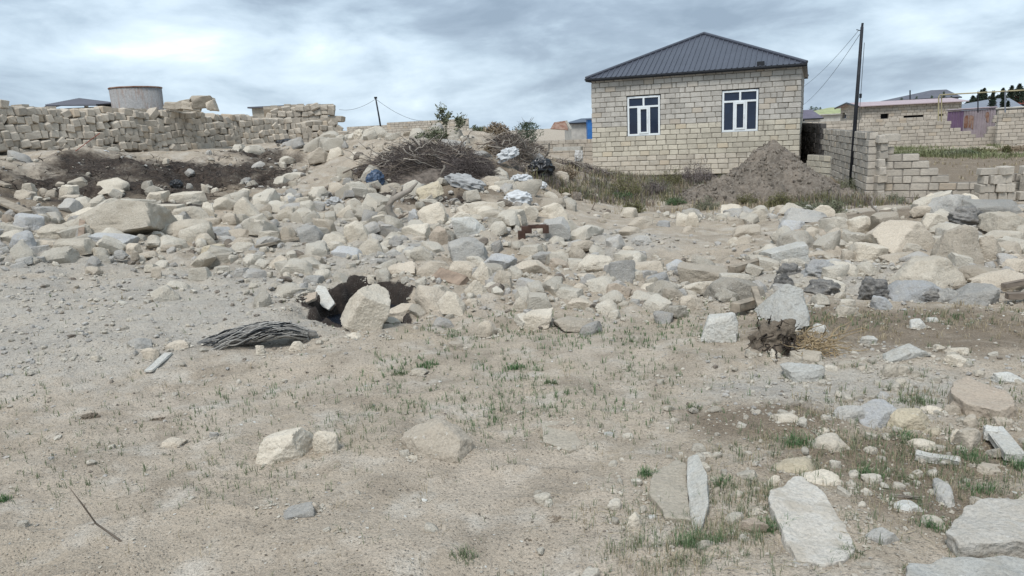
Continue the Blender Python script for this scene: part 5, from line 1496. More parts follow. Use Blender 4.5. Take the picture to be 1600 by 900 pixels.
# rusty bent iron in the rubble
m = MB(); g = G(838, 377)
pts = np.array([(-.22, 0, .02), (-.17, .02, .13), (-.08, .03, .19), (.02, .03, .20), (.12, .02, .19), (.15, 0, .12)])
for k in range(5): m.box(g + (pts[k] + pts[k + 1]) / 2, (.02 + abs(pts[k + 1][0] - pts[k][0]) + .03, .09, .035 + abs(pts[k + 1][2] - pts[k][2])))
tag(m.build('rusty_iron', flat_mat('iron_dark_rust', (.085,.05,.038), .85, var=.5)), 'bent rusty iron strap in the middle rubble', 'scrap iron')
# rusted sheet on the far rubble
t_ = MB(); a, b, c, d_ = P(860, 201, 44), P(866, 191, 45), P(884, 188.5, 45.5), P(888, 203, 44)
t_.add([a, b, c, d_, a + [0, .1, -.03], b + [0, .1, -.03], c + [0, .1, -.03], d_ + [0, .1, -.03]], [[0, 1, 2, 3], [7, 6, 5, 4], [0, 4, 5, 1], [1, 5, 6, 2], [2, 6, 7, 3], [3, 7, 4, 0]])
tag(t_.build('rusted_sheet', M_rust), 'rust brown metal sheet leaning on the far rubble left of the stone house', 'metal sheet')
plank_ = MB(); plank_.tube([P(884.5, 188.5, 43.8), P(892, 201.5, 43.8)], .07, 4); tag(plank_.build('white_post', ST['white']), 'slanting white post beside the rusted sheet on the far rubble', 'post')
# crumpled plastics
def rag(label, px, w, h, d_, mat, seed, nm='plastic_bag', cat='plastic bag', up=.3, rot=(0, 0, 0), amp=.20, n=26):
    g = G(*px); s_ = float(proj(g)[2]) / FPX; w, h, d_ = w * s_, h * s_, d_ * s_
    if 'branch heap' in label and 'sack' not in label and 'foot' not in label: g = P(px[0], px[1] - 4, g[1] - .75); up = .3
    D, F = cube_sphere(n); V = D * np.array([w / 2, d_ / 2, h / 2])
    m_ = max(w, h)
    k = 1 + amp * (1 - 2 * np.abs(noise3(D * 2.3 + seed, seed))) + amp * .45 * (1 - 2 * np.abs(noise3(D * 4.5 + seed, seed + 1)))
    V = V * k[:, None]
    V[:, 2] = np.maximum(V[:, 2], -h * .42)
    o = link(nm, mesh_np(nm, V, F, [mat], True), None, (g[0], g[1] + d_ * .3, g[2] + h * up), rot); return tag(o, label, cat)
rag('white plastic sack crumpled on the rubble below the grey branch heap', (810, 320), 38, 24, 34, M_white, 3)
rag('white rag caught on the left side of the grey branch heap', (793, 252), 26, 15, 12, M_white, 5, 'rag', 'rag', .5, (0, -.4, 0), .42)
rag('crumpled dark blue plastic bag at the left foot of the large brush heap', (586, 291), 25, 28, 24, M_bluebag, 7)
rag('black plastic bag in the right side of the grey branch heap', (846, 276), 34, 26, 24, M_blackbag, 9, up=.5)
rag('grey blue folded tarpaulin scrap above the black bag in the branch heap', (838, 266), 22, 24, 10, M_greysheet, 11, 'tarpaulin', 'tarpaulin', .5, (0, .5, 0))
rag('white canister shaped scrap at the foot of the branch heap', (848, 296), 12, 11, 9, M_white, 13, 'plastic_scrap', 'scrap', .5)
rag('small white scraps below the black bag in the branch heap', (815, 287), 22, 10, 12, M_white, 15, 'plastic_scrap', 'scrap', .4, amp=.5)
rag('grey tarpaulin sheet hanging from the right of the large brush heap', (728, 300), 52, 22, 20, M_greysheet, 17, 'tarpaulin', 'tarpaulin', .6, (0, .30, 0), .25)
rag('white bag on the far rubble right of the slanting post', (898, 203), 12, 9, 8, M_white, 19, amp=.3)
rag('white scrap at the foot of the stacked stone wall', (112, 236), 13, 6, 6, M_white, 21, 'plastic_scrap', 'scrap', .4)
rag('pale crumpled paper on the dark bank below the stacked wall', (160, 243), 14, 7, 6, M_white, 23, 'paper_scrap', 'scrap', .5, amp=.45)
rag('pale torn cement sack on the skyline beside the small pole', (562, 222), 16, 19, 12, ST['cream'], 25, 'cement_sack', 'sack', .45)
rag('black rubbish bundle on the bank right of the tall stone pile', (505, 224), 26, 8, 14, M_blackbag, 27, 'rubbish', 'rubbish', .4)
rag('charred debris at the foot of the tall stone pile', (447, 226), 30, 9, 14, M_blackbag, 29, 'rubbish', 'rubbish', .4)
rag('black rubbish with a white scrap at the foot of the dark bank', (275, 296), 18, 15, 12, M_blackbag, 31, 'rubbish', 'rubbish', .4)
rag('faded blue grey bags among the stones left of the twisted root', (520, 322), 22, 14, 16, M_greysheet, 33, amp=.4)
rag('white plastic hanging at the low wall left of the house', (905, 255), 12, 22, 8, M_white, 35, up=.5)
# bundle of black felt strands
def bundle():
    a, b = G(302, 548), G(478, 545); c = (a + b) / 2; L_ = np.linalg.norm(b - a)
    t = thing('felt_bundle', 'black ropy bundle of torn felt lying in the gravel left of the dark pit', 'felt bundle', (c[0], c[1] + .12, c[2]), math.atan2(b[1] - a[1], b[0] - a[0]) )
    r = random.Random(12)
    D, F = cube_sphere(36); V = D * np.array([L_ / 2 * .96, .12, .065])
    fl = noise3(np.stack([V[:, 0] * 3, V[:, 1] * 26, V[:, 2] * 30], -1), 3)
    V = V * (1 + .28 * fl + .12 * noise3(V * 9, 8))[:, None]; V[:, 2] += .055 + .05 * np.sin(V[:, 0] * 4 + .8)
    link('felt_core', mesh_np('felt_core', V, F, [ST['tar']], True), t)
    m1, m2 = MB(), MB()
    for k in range(170):
        th_ = r.uniform(-.5, math.pi + .5); y0 = .125 * math.cos(th_); z0 = .055 + .062 * math.sin(th_)
        u0 = r.uniform(-.5, .35) * L_; u1 = min(u0 + r.uniform(.15, .5) * L_, .5 * L_)
        ph = r.uniform(0, 6); amp = r.uniform(.006, .022)
        us = np.linspace(u0, u1, 12); tap = np.sqrt(np.clip(1 - (2 * us / L_) ** 2 * .9, .05, 1))
        pts = np.stack([us, y0 * tap + amp * np.sin(us * 16 + ph), (z0 + .05 * np.sin(us * 4 + .8)) * (.45 + .55 * tap) + amp * np.cos(us * 21 + ph)], -1)
        (m1 if k % 3 == 0 else m2).tube(pts, r.uniform(.002, .006), 4)
    stuff(m1.build('felt_strand', M_blackbag, t)); stuff(m2.build('felt_strand', ST['grey'], t))
bundle()
# twisted root, root clump under the white boulder, twig in the foreground
def branch_pts(r, a, b, wob, n=9):
    a, b = np.array(a), np.array(b); f = np.linspace(0, 1, n)[:, None]; p = a + (b - a) * f
    w = np.cumsum(np.array([[r.gauss(0, 1) for _ in range(3)] for _ in range(n)]), 0) * wob; w -= w[0] + (w[-1] - w[0]) * f
    return p + w
def twisted_root():
    g = G(622, 347); r = random.Random(8); s_ = float(proj(g)[2]) / FPX
    t = thing('twisted_root', 'twisted brown dead root curling out of the rubble below the brush heap', 'root', g)
    m = MB(); pts = np.array([(.0, 0, -.02), (-.10, .02, .10), (-.13, .03, .22), (-.06, .04, .33), (.06, .05, .38), (.20, .05, .44), (.32, .04, .55)])
    m.tube(pts, [.05, .06, .055, .05, .045, .035, .012], 8); m.tube([(-.06, .04, .33), (-.02, .06, .45), (-.10, .04, .52)], [.04, .03, .01], 6)
    m.build('root', M_branch, t, True)
    for q in range(6):
        m = MB(); m.tube(branch_pts(r, (0, 0, .04), (r.uniform(-.2, .35), r.uniform(-.1, .1), r.uniform(.02, .2)), .01), np.linspace(.016, .004, 9), 5); m.build('rootlet', M_twigb, t)
twisted_root()
def root_clump():
    g = G(1220, 552); r = random.Random(18)
    t = thing('root_clump', 'dark clump of roots and soil under the white boulder', 'root clump', g)
    V, F = rock_np(71, (.125, .12, .12), 'round', 26); V = V + cube_sphere(26)[0] * (.03 * fbm(V * 14, 5, 3))[:, None]; V[:, 2] += .07
    link('soil', mesh_np('soil', V, F, [ST['soil']], True), t, (.0, .12, 0))
    m = MB(); m2 = MB()
    for q in range(45):
        a = (r.uniform(-.12, .14), r.uniform(-.1, .2), r.uniform(.0, .17)); b = (a[0] + r.gauss(0, .08), a[1] + r.gauss(-.05, .08), max(.0, a[2] + r.gauss(-.03, .09)))
        m.tube(branch_pts(r, a, b, .012), np.linspace(.007, .002, 9), 4)
    for q in range(90):
        a = (r.uniform(.10, .32), r.uniform(-.12, .12), r.uniform(0, .12)); b = (a[0] + r.gauss(.06, .13), a[1] + r.gauss(-.06, .08), max(.0, a[2] + r.gauss(.0, .07)))
        m2.tube(branch_pts(r, a, b, .012), np.linspace(.0045, .0015, 9), 4)
    stuff(m.build('root', M_root, t)); stuff(m2.build('rootlet', M_rootl, t))
root_clump()
g = G(206, 856); g2 = G(150, 822); 
t = thing('dead_twig', 'thin dead twig sticking up from the sand at lower left', 'twig', g)
e1 = P(150, 818, g[1] + .02) - g; e2 = P(130, 790, g[1] - .02) - g; e3 = P(107, 760, g[1] - .04) - g
m = MB(); m.tube([(0, 0, -.01), e1 * .5 + [0, 0, -.004], e1, (e1 + e2) / 2, e2, e3], [.0045, .0042, .0040, .0032, .0036, .0012], 6); m.build('stem', M_twigb, t, True)
m = MB(); m.tube([e1, e1 + [-.035, .0, -.005]], [.003, .001], 5); m.tube([e2, e2 + [.012, 0, .004]], [.004, .001], 5); m.build('side_twig', M_twigb, t)
g = G(1372, 348); m = MB(); q = P(1360, 306, g[1]); m.tube(branch_pts(random.Random(2), g, q, .02), np.linspace(.022, .012, 9), 6); tag(m.build('stick', M_branch, None, True), 'pale bent stick standing up before the broken wall', 'stick')
r = random.Random(77)
for px0, px1, lab in (((444, 224), (433, 205), 'charred leaning branch in front of the tall stone pile'), ((450, 224), (447, 200), 'charred upright stub in front of the tall stone pile'), ((930, 330), (921, 304), 'thin dry stalk in the bare yard before the house')):
    a = G(*px0); b = P(px1[0], px1[1], a[1]); m = MB(); w_ = .055 if 'charred' in lab else .012
    m.tube(branch_pts(r, a, b, .03), np.linspace(w_, w_ * .5, 9), 6); tag(m.build('branch' if 'charred' in lab else 'dry_stalk', M_blackbag if 'charred' in lab else M_twigb, None, True), lab, 'branch' if 'charred' in lab else 'stalk')
m = MB(); a = G(104, 0 + 240) if False else P(118, 236, 15.2); m.tube([a, P(156, 208, 15.0)], .007, 5); tag(m.build('red_rod', flat_mat('red_oxide', (.35,.08,.05), .7)), 'thin red rod leaning against the stacked stone wall', 'rod')
# charred timbers and poles in the branch heap
for a_, b_, lab, w_ in (((878, 273), (894, 258), 'thick charred beam end sticking out right of the branch heap', .16), ((895, 256), (925, 290), 'long dark rafter sloping down toward the house corner', .07), ((900, 262), (926, 286), 'second thin lath beside the long dark rafter', .035)):
    Yb = 20.5; a = P(a_[0], a_[1], Yb); b = P(b_[0], b_[1], Yb + .5); m = MB(); m.tube([a, b], w_ / 1.6, 4); tag(m.build('timber', M_root), lab, 'timber')
# ------------------------------------------------------------------ brush heaps
def brush_heap(label, cxy, rx, ry, zt, nfine, nbig, seed, mats, px_big=(), fine_r=(.006, .012), fine_len=(.5, 1.3)):
    r = random.Random(seed); c = np.array(cxy); zb = float(h_fast(c[:1], c[1:2])[0])
    t = thing('brush_heap', label, 'brush heap', (c[0], c[1], 0))
    rs = np.random.RandomState(seed)
    def lump(u, v): return float(.75 + .55 * noise3(np.array([u * 2.3 + seed, v * 2.3, 0]), seed))
    def surf(u, v):
        x, y = c[0] + u * rx, c[1] + v * ry
        rr = np.hypot(u, v)
        return float(h_fast(np.array([x]), np.array([y]))[0]) + zt * max(0, 1 - rr ** 2) ** .6 * lump(u, v)
    # dark litter body of the heap
    n = 70; g = np.linspace(-1.15, 1.15, n); U, Vv = np.meshgrid(g, g); X, Y = c[0] + U * rx, c[1] + Vv * ry
    rr = np.hypot(U, Vv); Z = h_fast(X, Y) + zt * .55 * np.clip(1 - rr ** 2, 0, 1) ** .6 * (.75 + .55 * noise3(np.stack([U * 2.3 + seed, Vv * 2.3, 0 * U], -1), seed)) - .12 * sst(.85, 1.1, rr) + .12 * fbm(xy0(X, Y) * 3, seed, 4) * np.clip(1.1 - rr, 0, 1) 
    i = np.arange(n - 1)[:, None] * n; j = np.arange(n - 1)[None]
    F = np.stack([i + j, i + j + 1, i + n + j + 1, i + n + j], -1).reshape(-1, 4)
    keep = (rr.ravel()[F] < 1.08).all(1); F = F[keep]; used = np.unique(F); mp = np.zeros(n * n, int); mp[used] = np.arange(len(used))
    link('litter', mesh_np('litter', np.stack([X - c[0], Y - c[1], Z], -1).reshape(-1, 3)[used], mp[F], [M_litter], True), t)
    ms = [MB() for _ in mats]
    for k in range(nfine):
        a = r.uniform(0, 2 * math.pi); q = math.sqrt(r.random()) * (.86 + .34 * math.sin(3 * a + seed) * math.cos(2 * a)); u, v = q * math.cos(a), q * math.sin(a)
        z = surf(u, v) * 1.0 - r.uniform(0, .28) * zt + .02
        p = np.array([u * rx, v * ry, z]); an = r.gauss(-.35, .8); L_ = r.uniform(*fine_len)
        tilt = r.gauss(-.10, .22) - .35 * u * math.cos(an)
        dv = np.array([math.cos(an) * math.cos(tilt), math.sin(an) * math.cos(tilt) * .7, math.sin(tilt)]); L_ *= (1 - .45 * q * q)
        bend = np.array([r.gauss(0, .16), r.gauss(0, .12), r.gauss(-.03, .12)]) * L_
        f = np.linspace(-.5, .5, 5)[:, None]
        pts = p + dv * L_ * f + bend * (f * f * 4 - .3)
        ms[k % len(ms)].tube(pts, np.linspace(r.uniform(*fine_r), .002, 5), 3, caps=False)
    for m, mt in zip(ms, mats): stuff(m.build('twig', mt, t))
    for k in range(nbig):
        a = r.uniform(0, 2 * math.pi); q = math.sqrt(r.random()) * .85; u, v = q * math.cos(a), q * math.sin(a) - .15
        z = surf(u, v) + r.uniform(.02, .12); L_ = r.uniform(.7, 1.7); an = r.gauss(0, 1.0); tl = r.gauss(.05, .35)
        dv = np.array([math.cos(an) * math.cos(tl), math.sin(an) * .5, math.sin(tl)]) * L_ / 2
        p = np.array([u * rx, v * ry, z])
        m = MB(); pts = branch_pts(r, p - dv, p + dv, .03 * L_); m.tube(pts, np.linspace(r.uniform(.007, .017), .003, 9), 6)
        if r.random() < .7:
            s_ = pts[4]; m.tube(branch_pts(r, s_, s_ + np.array([r.gauss(0, .3), r.gauss(0, .15), r.gauss(.1, .2)]), .02), np.linspace(.012, .004, 9), 5)
        m.build('branch', M_branch if k % 3 else M_twigb, t, True)
    for a_, b_, Yb, w_ in px_big:
        a, b = P(*a_, Yb), P(*b_, Yb - .15); o0 = np.array([c[0], c[1], 0]); m = MB(); m.tube(branch_pts(r, a - o0, b - o0, .025), np.linspace(w_, w_ * .6, 9), 6); m.build('branch', M_branch, t, True)
    return t
M_litter = flat_mat('brush_litter', (.15,.125,.105), .95, var=.6, scale=9, bump=.04)
brush_heap('large brush heap of dry purplish twigs with pale branches in the middle distance', (xy_at(672, 15.0), 15.0), 1.18, 1.35, .20, 3000, 42, 5, (M_twig, M_twigb, M_twig), fine_r=(.003, .008), fine_len=(.35, 1.0),
           px_big=(((640, 215), (680, 258), 15.2, .028), ((634, 240), (690, 268), 15.0, .022), ((612, 252), (645, 276), 14.6, .022), ((648, 224), (632, 262), 15.1, .016), ((692, 300), (694, 258), 14.0, .036), ((583, 262), (581, 225), 15.0, .010), ((655, 292), (656, 268), 14.2, .028), ((600, 245), (640, 238), 15.2, .014)))
brush_heap('smaller brush heap of fine mauve twigs right of the large one', (xy_at(741, 14.4), 14.4), .55, .85, .18, 1300, 3, 6, (M_twig, M_twig), fine_r=(.003, .006), fine_len=(.4, .9))
brush_heap('grey branch heap tangled with rubbish left of the house', (xy_at(829, 16.5), 16.5), .74, 1.15, .44, 2200, 26, 7, (M_twig, M_twigb, M_branch),
           fine_r=(.004, .009), fine_len=(.35, .9), px_big=(((800, 222), (832, 250), 17.0, .022), ((846, 250), (859, 222), 17.3, .035), ((842, 232), (842, 254), 16.8, .018), ((832, 247), (850, 247), 16.8, .016), ((780, 272), (822, 262), 16.4, .03), ((803, 215), (826, 236), 17.2, .014)))
# looped wire or vine in the branch heap
a = np.linspace(0, 2 * np.pi, 30); cl = P(812, 246, 16.7); m = MB(); m.tube(np.stack([cl[0] + .16 * np.cos(a), cl[1] + .05 * np.sin(a), cl[2] + .14 * np.sin(a)], -1), .012, 5, caps=False)
tag(m.build('vine_loop', M_branch), 'looped dead vine in the middle of the grey branch heap', 'vine')
brush_heap('small dark brush heap on the far rubble skyline', (xy_at(822, 36), 36), 1.4, 1.0, .45, 500, 6, 9, (M_twig, M_twigb), fine_r=(.012, .02), fine_len=(.6, 1.4))
brush_heap('low scatter of dry branches in front of the house corner', (xy_at(925, 21.5), 21.5), 1.1, .8, .12, 350, 6, 10, (M_twig, M_twigb), fine_len=(.4, .9))

# ------------------------------------------------------------------ plants
def leaves(pos, size, nrm_up, rs, aspect=2.2):
    """small pointed quads at the given places, random turn"""
    n = len(pos); a = rs.uniform(0, 2 * np.pi, n); el = rs.uniform(-.4, 1.2, n) if nrm_up else rs.uniform(-1.2, 1.2, n)
    d = np.stack([np.cos(a) * np.cos(el), np.sin(a) * np.cos(el), np.sin(el)], -1)
    b = np.cross(d, rs.normal(0, 1, (n, 3))); b /= np.linalg.norm(b, axis=1)[:, None] + 1e-9
    L_ = size * rs.uniform(.6, 1.3, n)[:, None]; w = L_ / aspect / 2
    V = np.stack([pos, pos + d * L_ * .45 + b * w, pos + d * L_, pos + d * L_ * .45 - b * w], 1).reshape(-1, 3)
    F = np.arange(4 * n).reshape(-1, 4)
    return V, F
def shrub(label, px, w_px, h_px, mat, seed, nst=26, leaf=.05, nleaf=900, stem=None, nm='shrub', cat='shrub', spread=.75, Y=None, lump=True, wisp=.0):
    g = G(*px) if Y is None else np.array([xy_at(px[0], Y), Y, float(h_fast(np.array([xy_at(px[0], Y)]), np.array([Y]))[0])])
    s_ = float(proj(g)[2]) / FPX; Wd, Hh = w_px * s_, h_px * s_
    r = random.Random(seed); rs = np.random.RandomState(seed)
    t = thing(nm, label, cat, g)
    m = MB(); P_ = []
    nst *= 2; nleaf = int(nleaf * 2.2)
    for k in range(nst):
        a = r.uniform(0, 2 * math.pi); q = r.random() ** .6; ex = np.array([math.cos(a) * q * Wd / 2, math.sin(a) * q * Wd / 2 * .8, 0])
        q *= r.choice((1, 1, 1.25)); ex = np.array([math.cos(a) * q * Wd / 2, math.sin(a) * q * Wd / 2 * .8, 0]); hh = Hh * max(.25, 1 - .5 * q * q) * r.uniform(.35, 1.05) * (1 + (wisp if r.random() < .15 else 0))
        b0 = ex * (1 - spread) + np.array([0, 0, -.03]); tip = ex + np.array([0, 0, hh])
        f = np.linspace(0, 1, 7)[:, None]; pts = b0 + (tip - b0) * f; pts[:, :2] += (ex[:2] * .25)[None] * (f * (1 - f)) * 2
        pts += np.array([[r.gauss(0, .012 * Hh / .4) for _ in range(3)] for _ in range(7)])
        m.tube(pts, np.linspace(.006, .0018, 7) * max(1, Hh / .6), 4, caps=False)
        nl = max(3, nleaf // nst); ff = rs.beta(2.2, 1.3, nl) * 6; k0 = np.clip(ff.astype(int), 0, 5); fr = (ff - k0)[:, None]
        pp = pts[k0] * (1 - fr) + pts[k0 + 1] * fr + rs.normal(0, .045 * Wd, (nl, 3)) * np.array([1, 1, .6])
        P_.append(pp)
    stuff(m.build('stem', stem or M_twigb, t))
    V, F = leaves(np.concatenate(P_), leaf * .75, True, rs, 3.0)
    V[:, 2] = np.maximum(V[:, 2], -.02)
    stuff(link('foliage', mesh_np('foliage', V, F, [mat], False), t))
    return t
shrub('tall airy green weed standing on top of the large brush heap', (694, 222), 36, 30, L_gray, 1, 20, .09, 420, Y=16.9, cat='weed', nm='weed', spread=.6)
# its tall leader and side shoot
def leader(label, px0, pts_px, Y, seed, mat):
    rs = np.random.RandomState(seed); base = P(px0[0], px0[1], Y); t = thing('weed', label, 'weed', base)
    m = MB(); P_ = []
    for line in pts_px:
        pts = np.array([P(x, y, Y + .02 * k) - base for k, (x, y) in enumerate(line)]); m.tube(pts, np.linspace(.012, .004, len(pts)), 4, caps=False)
        seg = rs.randint(0, len(pts) - 1, 90); f = rs.rand(90)[:, None]; P_.append(pts[seg] * (1 - f) + pts[seg + 1] * f + rs.normal(0, .035, (90, 3)))
    stuff(m.build('stem', M_twigb, t)); V, F = leaves(np.concatenate(P_), .075, True, rs); stuff(link('foliage', mesh_np('foliage', V, F, [mat], False), t))
leader('tall branching leader of green weed rising against the sky above the brush heap', (696, 214), [[(696, 214), (697, 196), (694, 184), (690, 172), (688, 165)], [(697, 194), (690, 187), (683, 180)], [(696, 188), (701, 182), (703, 178)], [(692, 176), (687, 172)]], 16.9, 3, L_gray)
leader('thin green weed shoot right of the tall leader on the skyline', (714, 214), [[(710, 216), (716, 200), (720, 188), (722, 179)], [(717, 197), (724, 190)], [(719, 190), (714, 186)]], 16.9, 4, L_gray)
shrub('low green weed left of the tall weed on the brush heap skyline', (675, 220), 26, 16, L_gray, 5, 18, .08, 500, Y=17.0, cat='weed', nm='weed')
shrub('green bush on the skyline right of the distant pale wall', (758, 211), 30, 12, L_gray, 6, 22, .11, 1100, Y=20)
shrub('round reddish dry bush on the skyline beside the green one', (790, 214), 40, 24, L_dry, 7, 26, .10, 1300, Y=19.6)
shrub('dry reddish weed clump on the slope below the round dry bush', (772, 240), 34, 20, L_dry, 8, 20, .06, 700, cat='weed', nm='weed')
shrub('grey wispy bush far behind on the skyline above the dry bush', (792, 196), 30, 14, L_mauve, 9, 22, .14, 260, Y=44, nm='shrub')
shrub('green low weeds between the dark far brush heap and the branch heap', (822, 212), 26, 12, L_gray, 10, 18, .08, 500, Y=21, cat='weed', nm='weed')
shrub('dry russet weeds on the slope under the charred beam', (885, 280), 40, 24, L_dry, 11, 26, .06, 1000, cat='weed', nm='weed')
shrub('thin dry weeds before the low weathered wall', (890, 245), 34, 14, L_dry, 12, 20, .07, 420, Y=27, cat='weed', nm='weed')
shrub('tall dry mauve bush against the house wall left of the earth pile', (1085, 290), 60, 38, L_mauve, 13, 40, .06, 1800, wisp=.25)
shrub('dark mauve bush top nearest the earth pile', (1108, 274), 40, 36, L_mauve, 14, 32, .06, 1200, Y=20.5, wisp=.3)
shrub('olive dry weeds left of the tall mauve bush', (1050, 292), 46, 32, L_olive, 15, 34, .055, 1300, wisp=.2)
shrub('green and dry mixed bush at the left of the weeds before the house', (975, 308), 56, 34, L_olive, 16, 38, .055, 1700, wisp=.3)
shrub('fresh green patch of weeds in front of the mixed bush', (968, 312), 40, 16, L_green, 17, 26, .055, 900, cat='weed', nm='weed')
shrub('mauve dry bush between the mixed bush and the mauve wall bush', (1020, 304), 50, 26, L_mauve, 18, 34, .055, 1300, wisp=.2)
shrub('small round olive bush alone on the bare ground before the house', (991, 332), 35, 19, L_olive, 19, 40, .045, 1500)
shrub('small dark green weed right of the lone round bush', (1056, 321), 36, 17, L_green, 20, 24, .05, 700, cat='weed', nm='weed')
shrub('thin grey green weeds in the yard left of the earth pile', (1105, 330), 44, 24, L_gray, 21, 26, .05, 700, cat='weed', nm='weed')
shrub('pale weeds low on the ground between lone weeds and the earth pile', (1130, 308), 36, 16, L_mauve, 22, 22, .05, 500, cat='weed', nm='weed')
shrub('olive bush at the foot of the earth pile', (1218, 325), 42, 26, L_olive, 23, 34, .05, 1300)
shrub('grey green weeds at the right foot of the earth pile', (1290, 338), 70, 28, L_gray, 24, 36, .055, 1300, cat='weed', nm='weed')
shrub('grey green weeds right of the olive bush near the rubble', (1258, 332), 50, 20, L_gray, 25, 28, .05, 800, cat='weed', nm='weed')
shrub('green weeds around the foot of the leaning pole', (1334, 302), 52, 30, L_gray, 26, 36, .06, 1400, cat='weed', nm='weed')
shrub('yellowish dry weeds at the corner of the broken wall', (1368, 312), 36, 22, L_olive, 27, 26, .06, 700, cat='weed', nm='weed')
shrub('pale weeds along the foot of the broken wall', (1396, 318), 40, 16, L_gray, 28, 24, .06, 500, cat='weed', nm='weed')
shrub('low green weeds against the house wall near its left corner', (955, 276), 40, 8, L_olive, 29, 24, .06, 600, cat='weed', nm='weed')
shrub('dry weeds along the house wall', (1000, 276), 56, 10, L_dry, 30, 28, .06, 700, cat='weed', nm='weed')
shrub('dry weed tuft on the far left mound below the stacked wall', (880, 302), 40, 10, L_olive, 31, 24, .05, 600, cat='weed', nm='weed')['label'] = 'low green fringe of weeds below the russet slope'
for k, (x, y, w, h, mt, lab) in enumerate(((1500, 238, 66, 16, L_gray, 'wide bright green weed patch in the yard before the purple gate'), (1530, 236, 60, 12, L_olive, 'yellow green weed patch right in the yard below the purple gate'), (1470, 241, 50, 10, L_olive, 'thin weeds at the left of the dark yard'),
                                           (1486, 234, 12, 9, L_mauve, 'small dark shrub in the yard weeds'), (1575, 225, 12, 18, L_olive, 'narrow shrub against the tall far wall'), (1590, 240, 60, 10, L_dry, 'dry weeds at the right of the yard'), (1515, 243, 30, 10, L_green, 'green clump at the near edge of the yard weeds'))):
    shrub(lab, (x, y), w, h * .75, mt, 60 + k, 40, .12, 900 if w > 20 else 400, cat='weed', nm='weed', Y=33 + k % 3)
# trees
def tree(label, px, top_py, Y, w_px, seed, mat, name='cypress_tree', lean=0.0, cone=True, base_z=-.4, nl=4200):
    top = P(px, top_py, Y); s_ = Y / FPX; Wd = w_px * s_ * (2.7 if cone else 1.6); Hh = top[2] - base_z; rs = np.random.RandomState(seed)
    t = thing(name, label, 'tree', (top[0], Y, base_z))
    m = MB(); m.tube([(0, 0, 0), (lean * .3, 0, Hh * .4), (lean * .9, 0, Hh * .92)], [.12 + Hh * .01, .09, .03], 7); m.build('trunk', M_bark, t)
    r_ = random.Random(seed)
    mb = MB()
    for q in range(14):
        z = Hh * r_.uniform(.15, .85); a = r_.uniform(0, 6.28); mb.tube([(lean * z / Hh, 0, z), (lean * z / Hh + math.cos(a) * Wd * .3, math.sin(a) * Wd * .3, z + .25 * Wd)], [.03, .008], 4)
    stuff(mb.build('limb', M_bark, t))
    z = rs.beta(1.3, 1.15, nl); 
    if cone: prof = np.sin(np.pi * np.clip(z, 0, 1) ** .62) ** .75 * (1 - .35 * z)
    else: prof = np.sqrt(np.clip(1 - (2 * z - 1) ** 2, 0, 1))
    a = rs.uniform(0, 2 * np.pi, nl)
    clump = .70 + .38 * noise3(np.stack([np.cos(a) * 2.2, np.sin(a) * 2.2, z * Hh / Wd * 3.2], -1), seed)
    q = np.sqrt(rs.rand(nl)) * prof * clump * Wd / 2
    pos = np.stack([q * np.cos(a) + lean * z, q * np.sin(a), .06 * Hh + z * .93 * Hh], -1)
    V, F = leaves(pos, .11 + .02 * Wd, True, rs, 2.0)
    link('crown', mesh_np('crown', V, F, [mat], False), t)
TR = [(1511, 158, 72, 14, 'leftmost low dark tree of the cypress row'), (1519, 150, 74, 16, 'second dark tree of the cypress row, broad and low'), (1526, 141, 70, 12, 'slim pointed cypress left of the wire post'), (1537, 138, 71, 11, 'tall slim cypress third of the row'),
      (1546, 151, 78, 18, 'broad lower cypress filling the gap behind the third'), (1566, 138, 70, 12, 'slim cypress above the middle of the blue grey roof'), (1574, 134, 68, 12, 'tallest leaning cypress right of the middle'), (1586, 132, 69, 18, 'broad wind bent cypress near the right edge'), (1597, 139, 70, 10, 'cypress cut by the right edge of the row'),
      (1558, 149, 74, 14, 'cypress half hidden behind the blue grey roof')]
for k, (x, y, Y, w, lab) in enumerate(TR): tree(lab, x, y, Y + 8, w, 100 + k, L_cyp, lean=.5 if k in (6, 7, 2) else .1)
for k, (x, y, w, lab) in enumerate(((1552, 142.5, 9, 'dark cypress standing in front of the blue grey roof'), (1569.5, 143, 6.5, 'thin dark cypress in front of the right part of the blue grey roof'), (1575.5, 158, 4.5, 'short dark cypress beside the thin one before the roof'))): tree(lab, x, y, 52, w, 130 + k, L_cyp, nl=2000)
for k, (x, y, w, lab) in enumerate(((1268, 166, 10, 'small round far tree right of the stone house, left of three'), (1275, 167, 9, 'small far tree right of the stone house, middle of three'), (1282, 167.5, 8, 'small far tree right of the stone house, right of three'), (1409, 152.5, 7, 'far tree top behind the pink roof left part'), (1432, 150, 6, 'far dark tree at the left corner of the grey hipped roof'), (1475, 143, 7, 'far tree before the grey hipped roof, taller'), (1456, 149, 6, 'far tree before the grey hipped roof, lower left'), (1486, 150, 5, 'far tree before the grey hipped roof, lower right'))):
    tree(lab, x, y, 88 if x > 1400 else 118, w, 150 + k, L_far, 'far_tree', cone=False, nl=900)
tree('far green tree on the skyline behind the dark far brush heap', 823, 191, 95, 34, 171, L_far, 'far_tree', cone=False, nl=2500)
shrub('grey weeds on top of the distant wall near the small pole', (580, 196), 18, 8, L_mauve, 90, 20, .16, 300, Y=60)

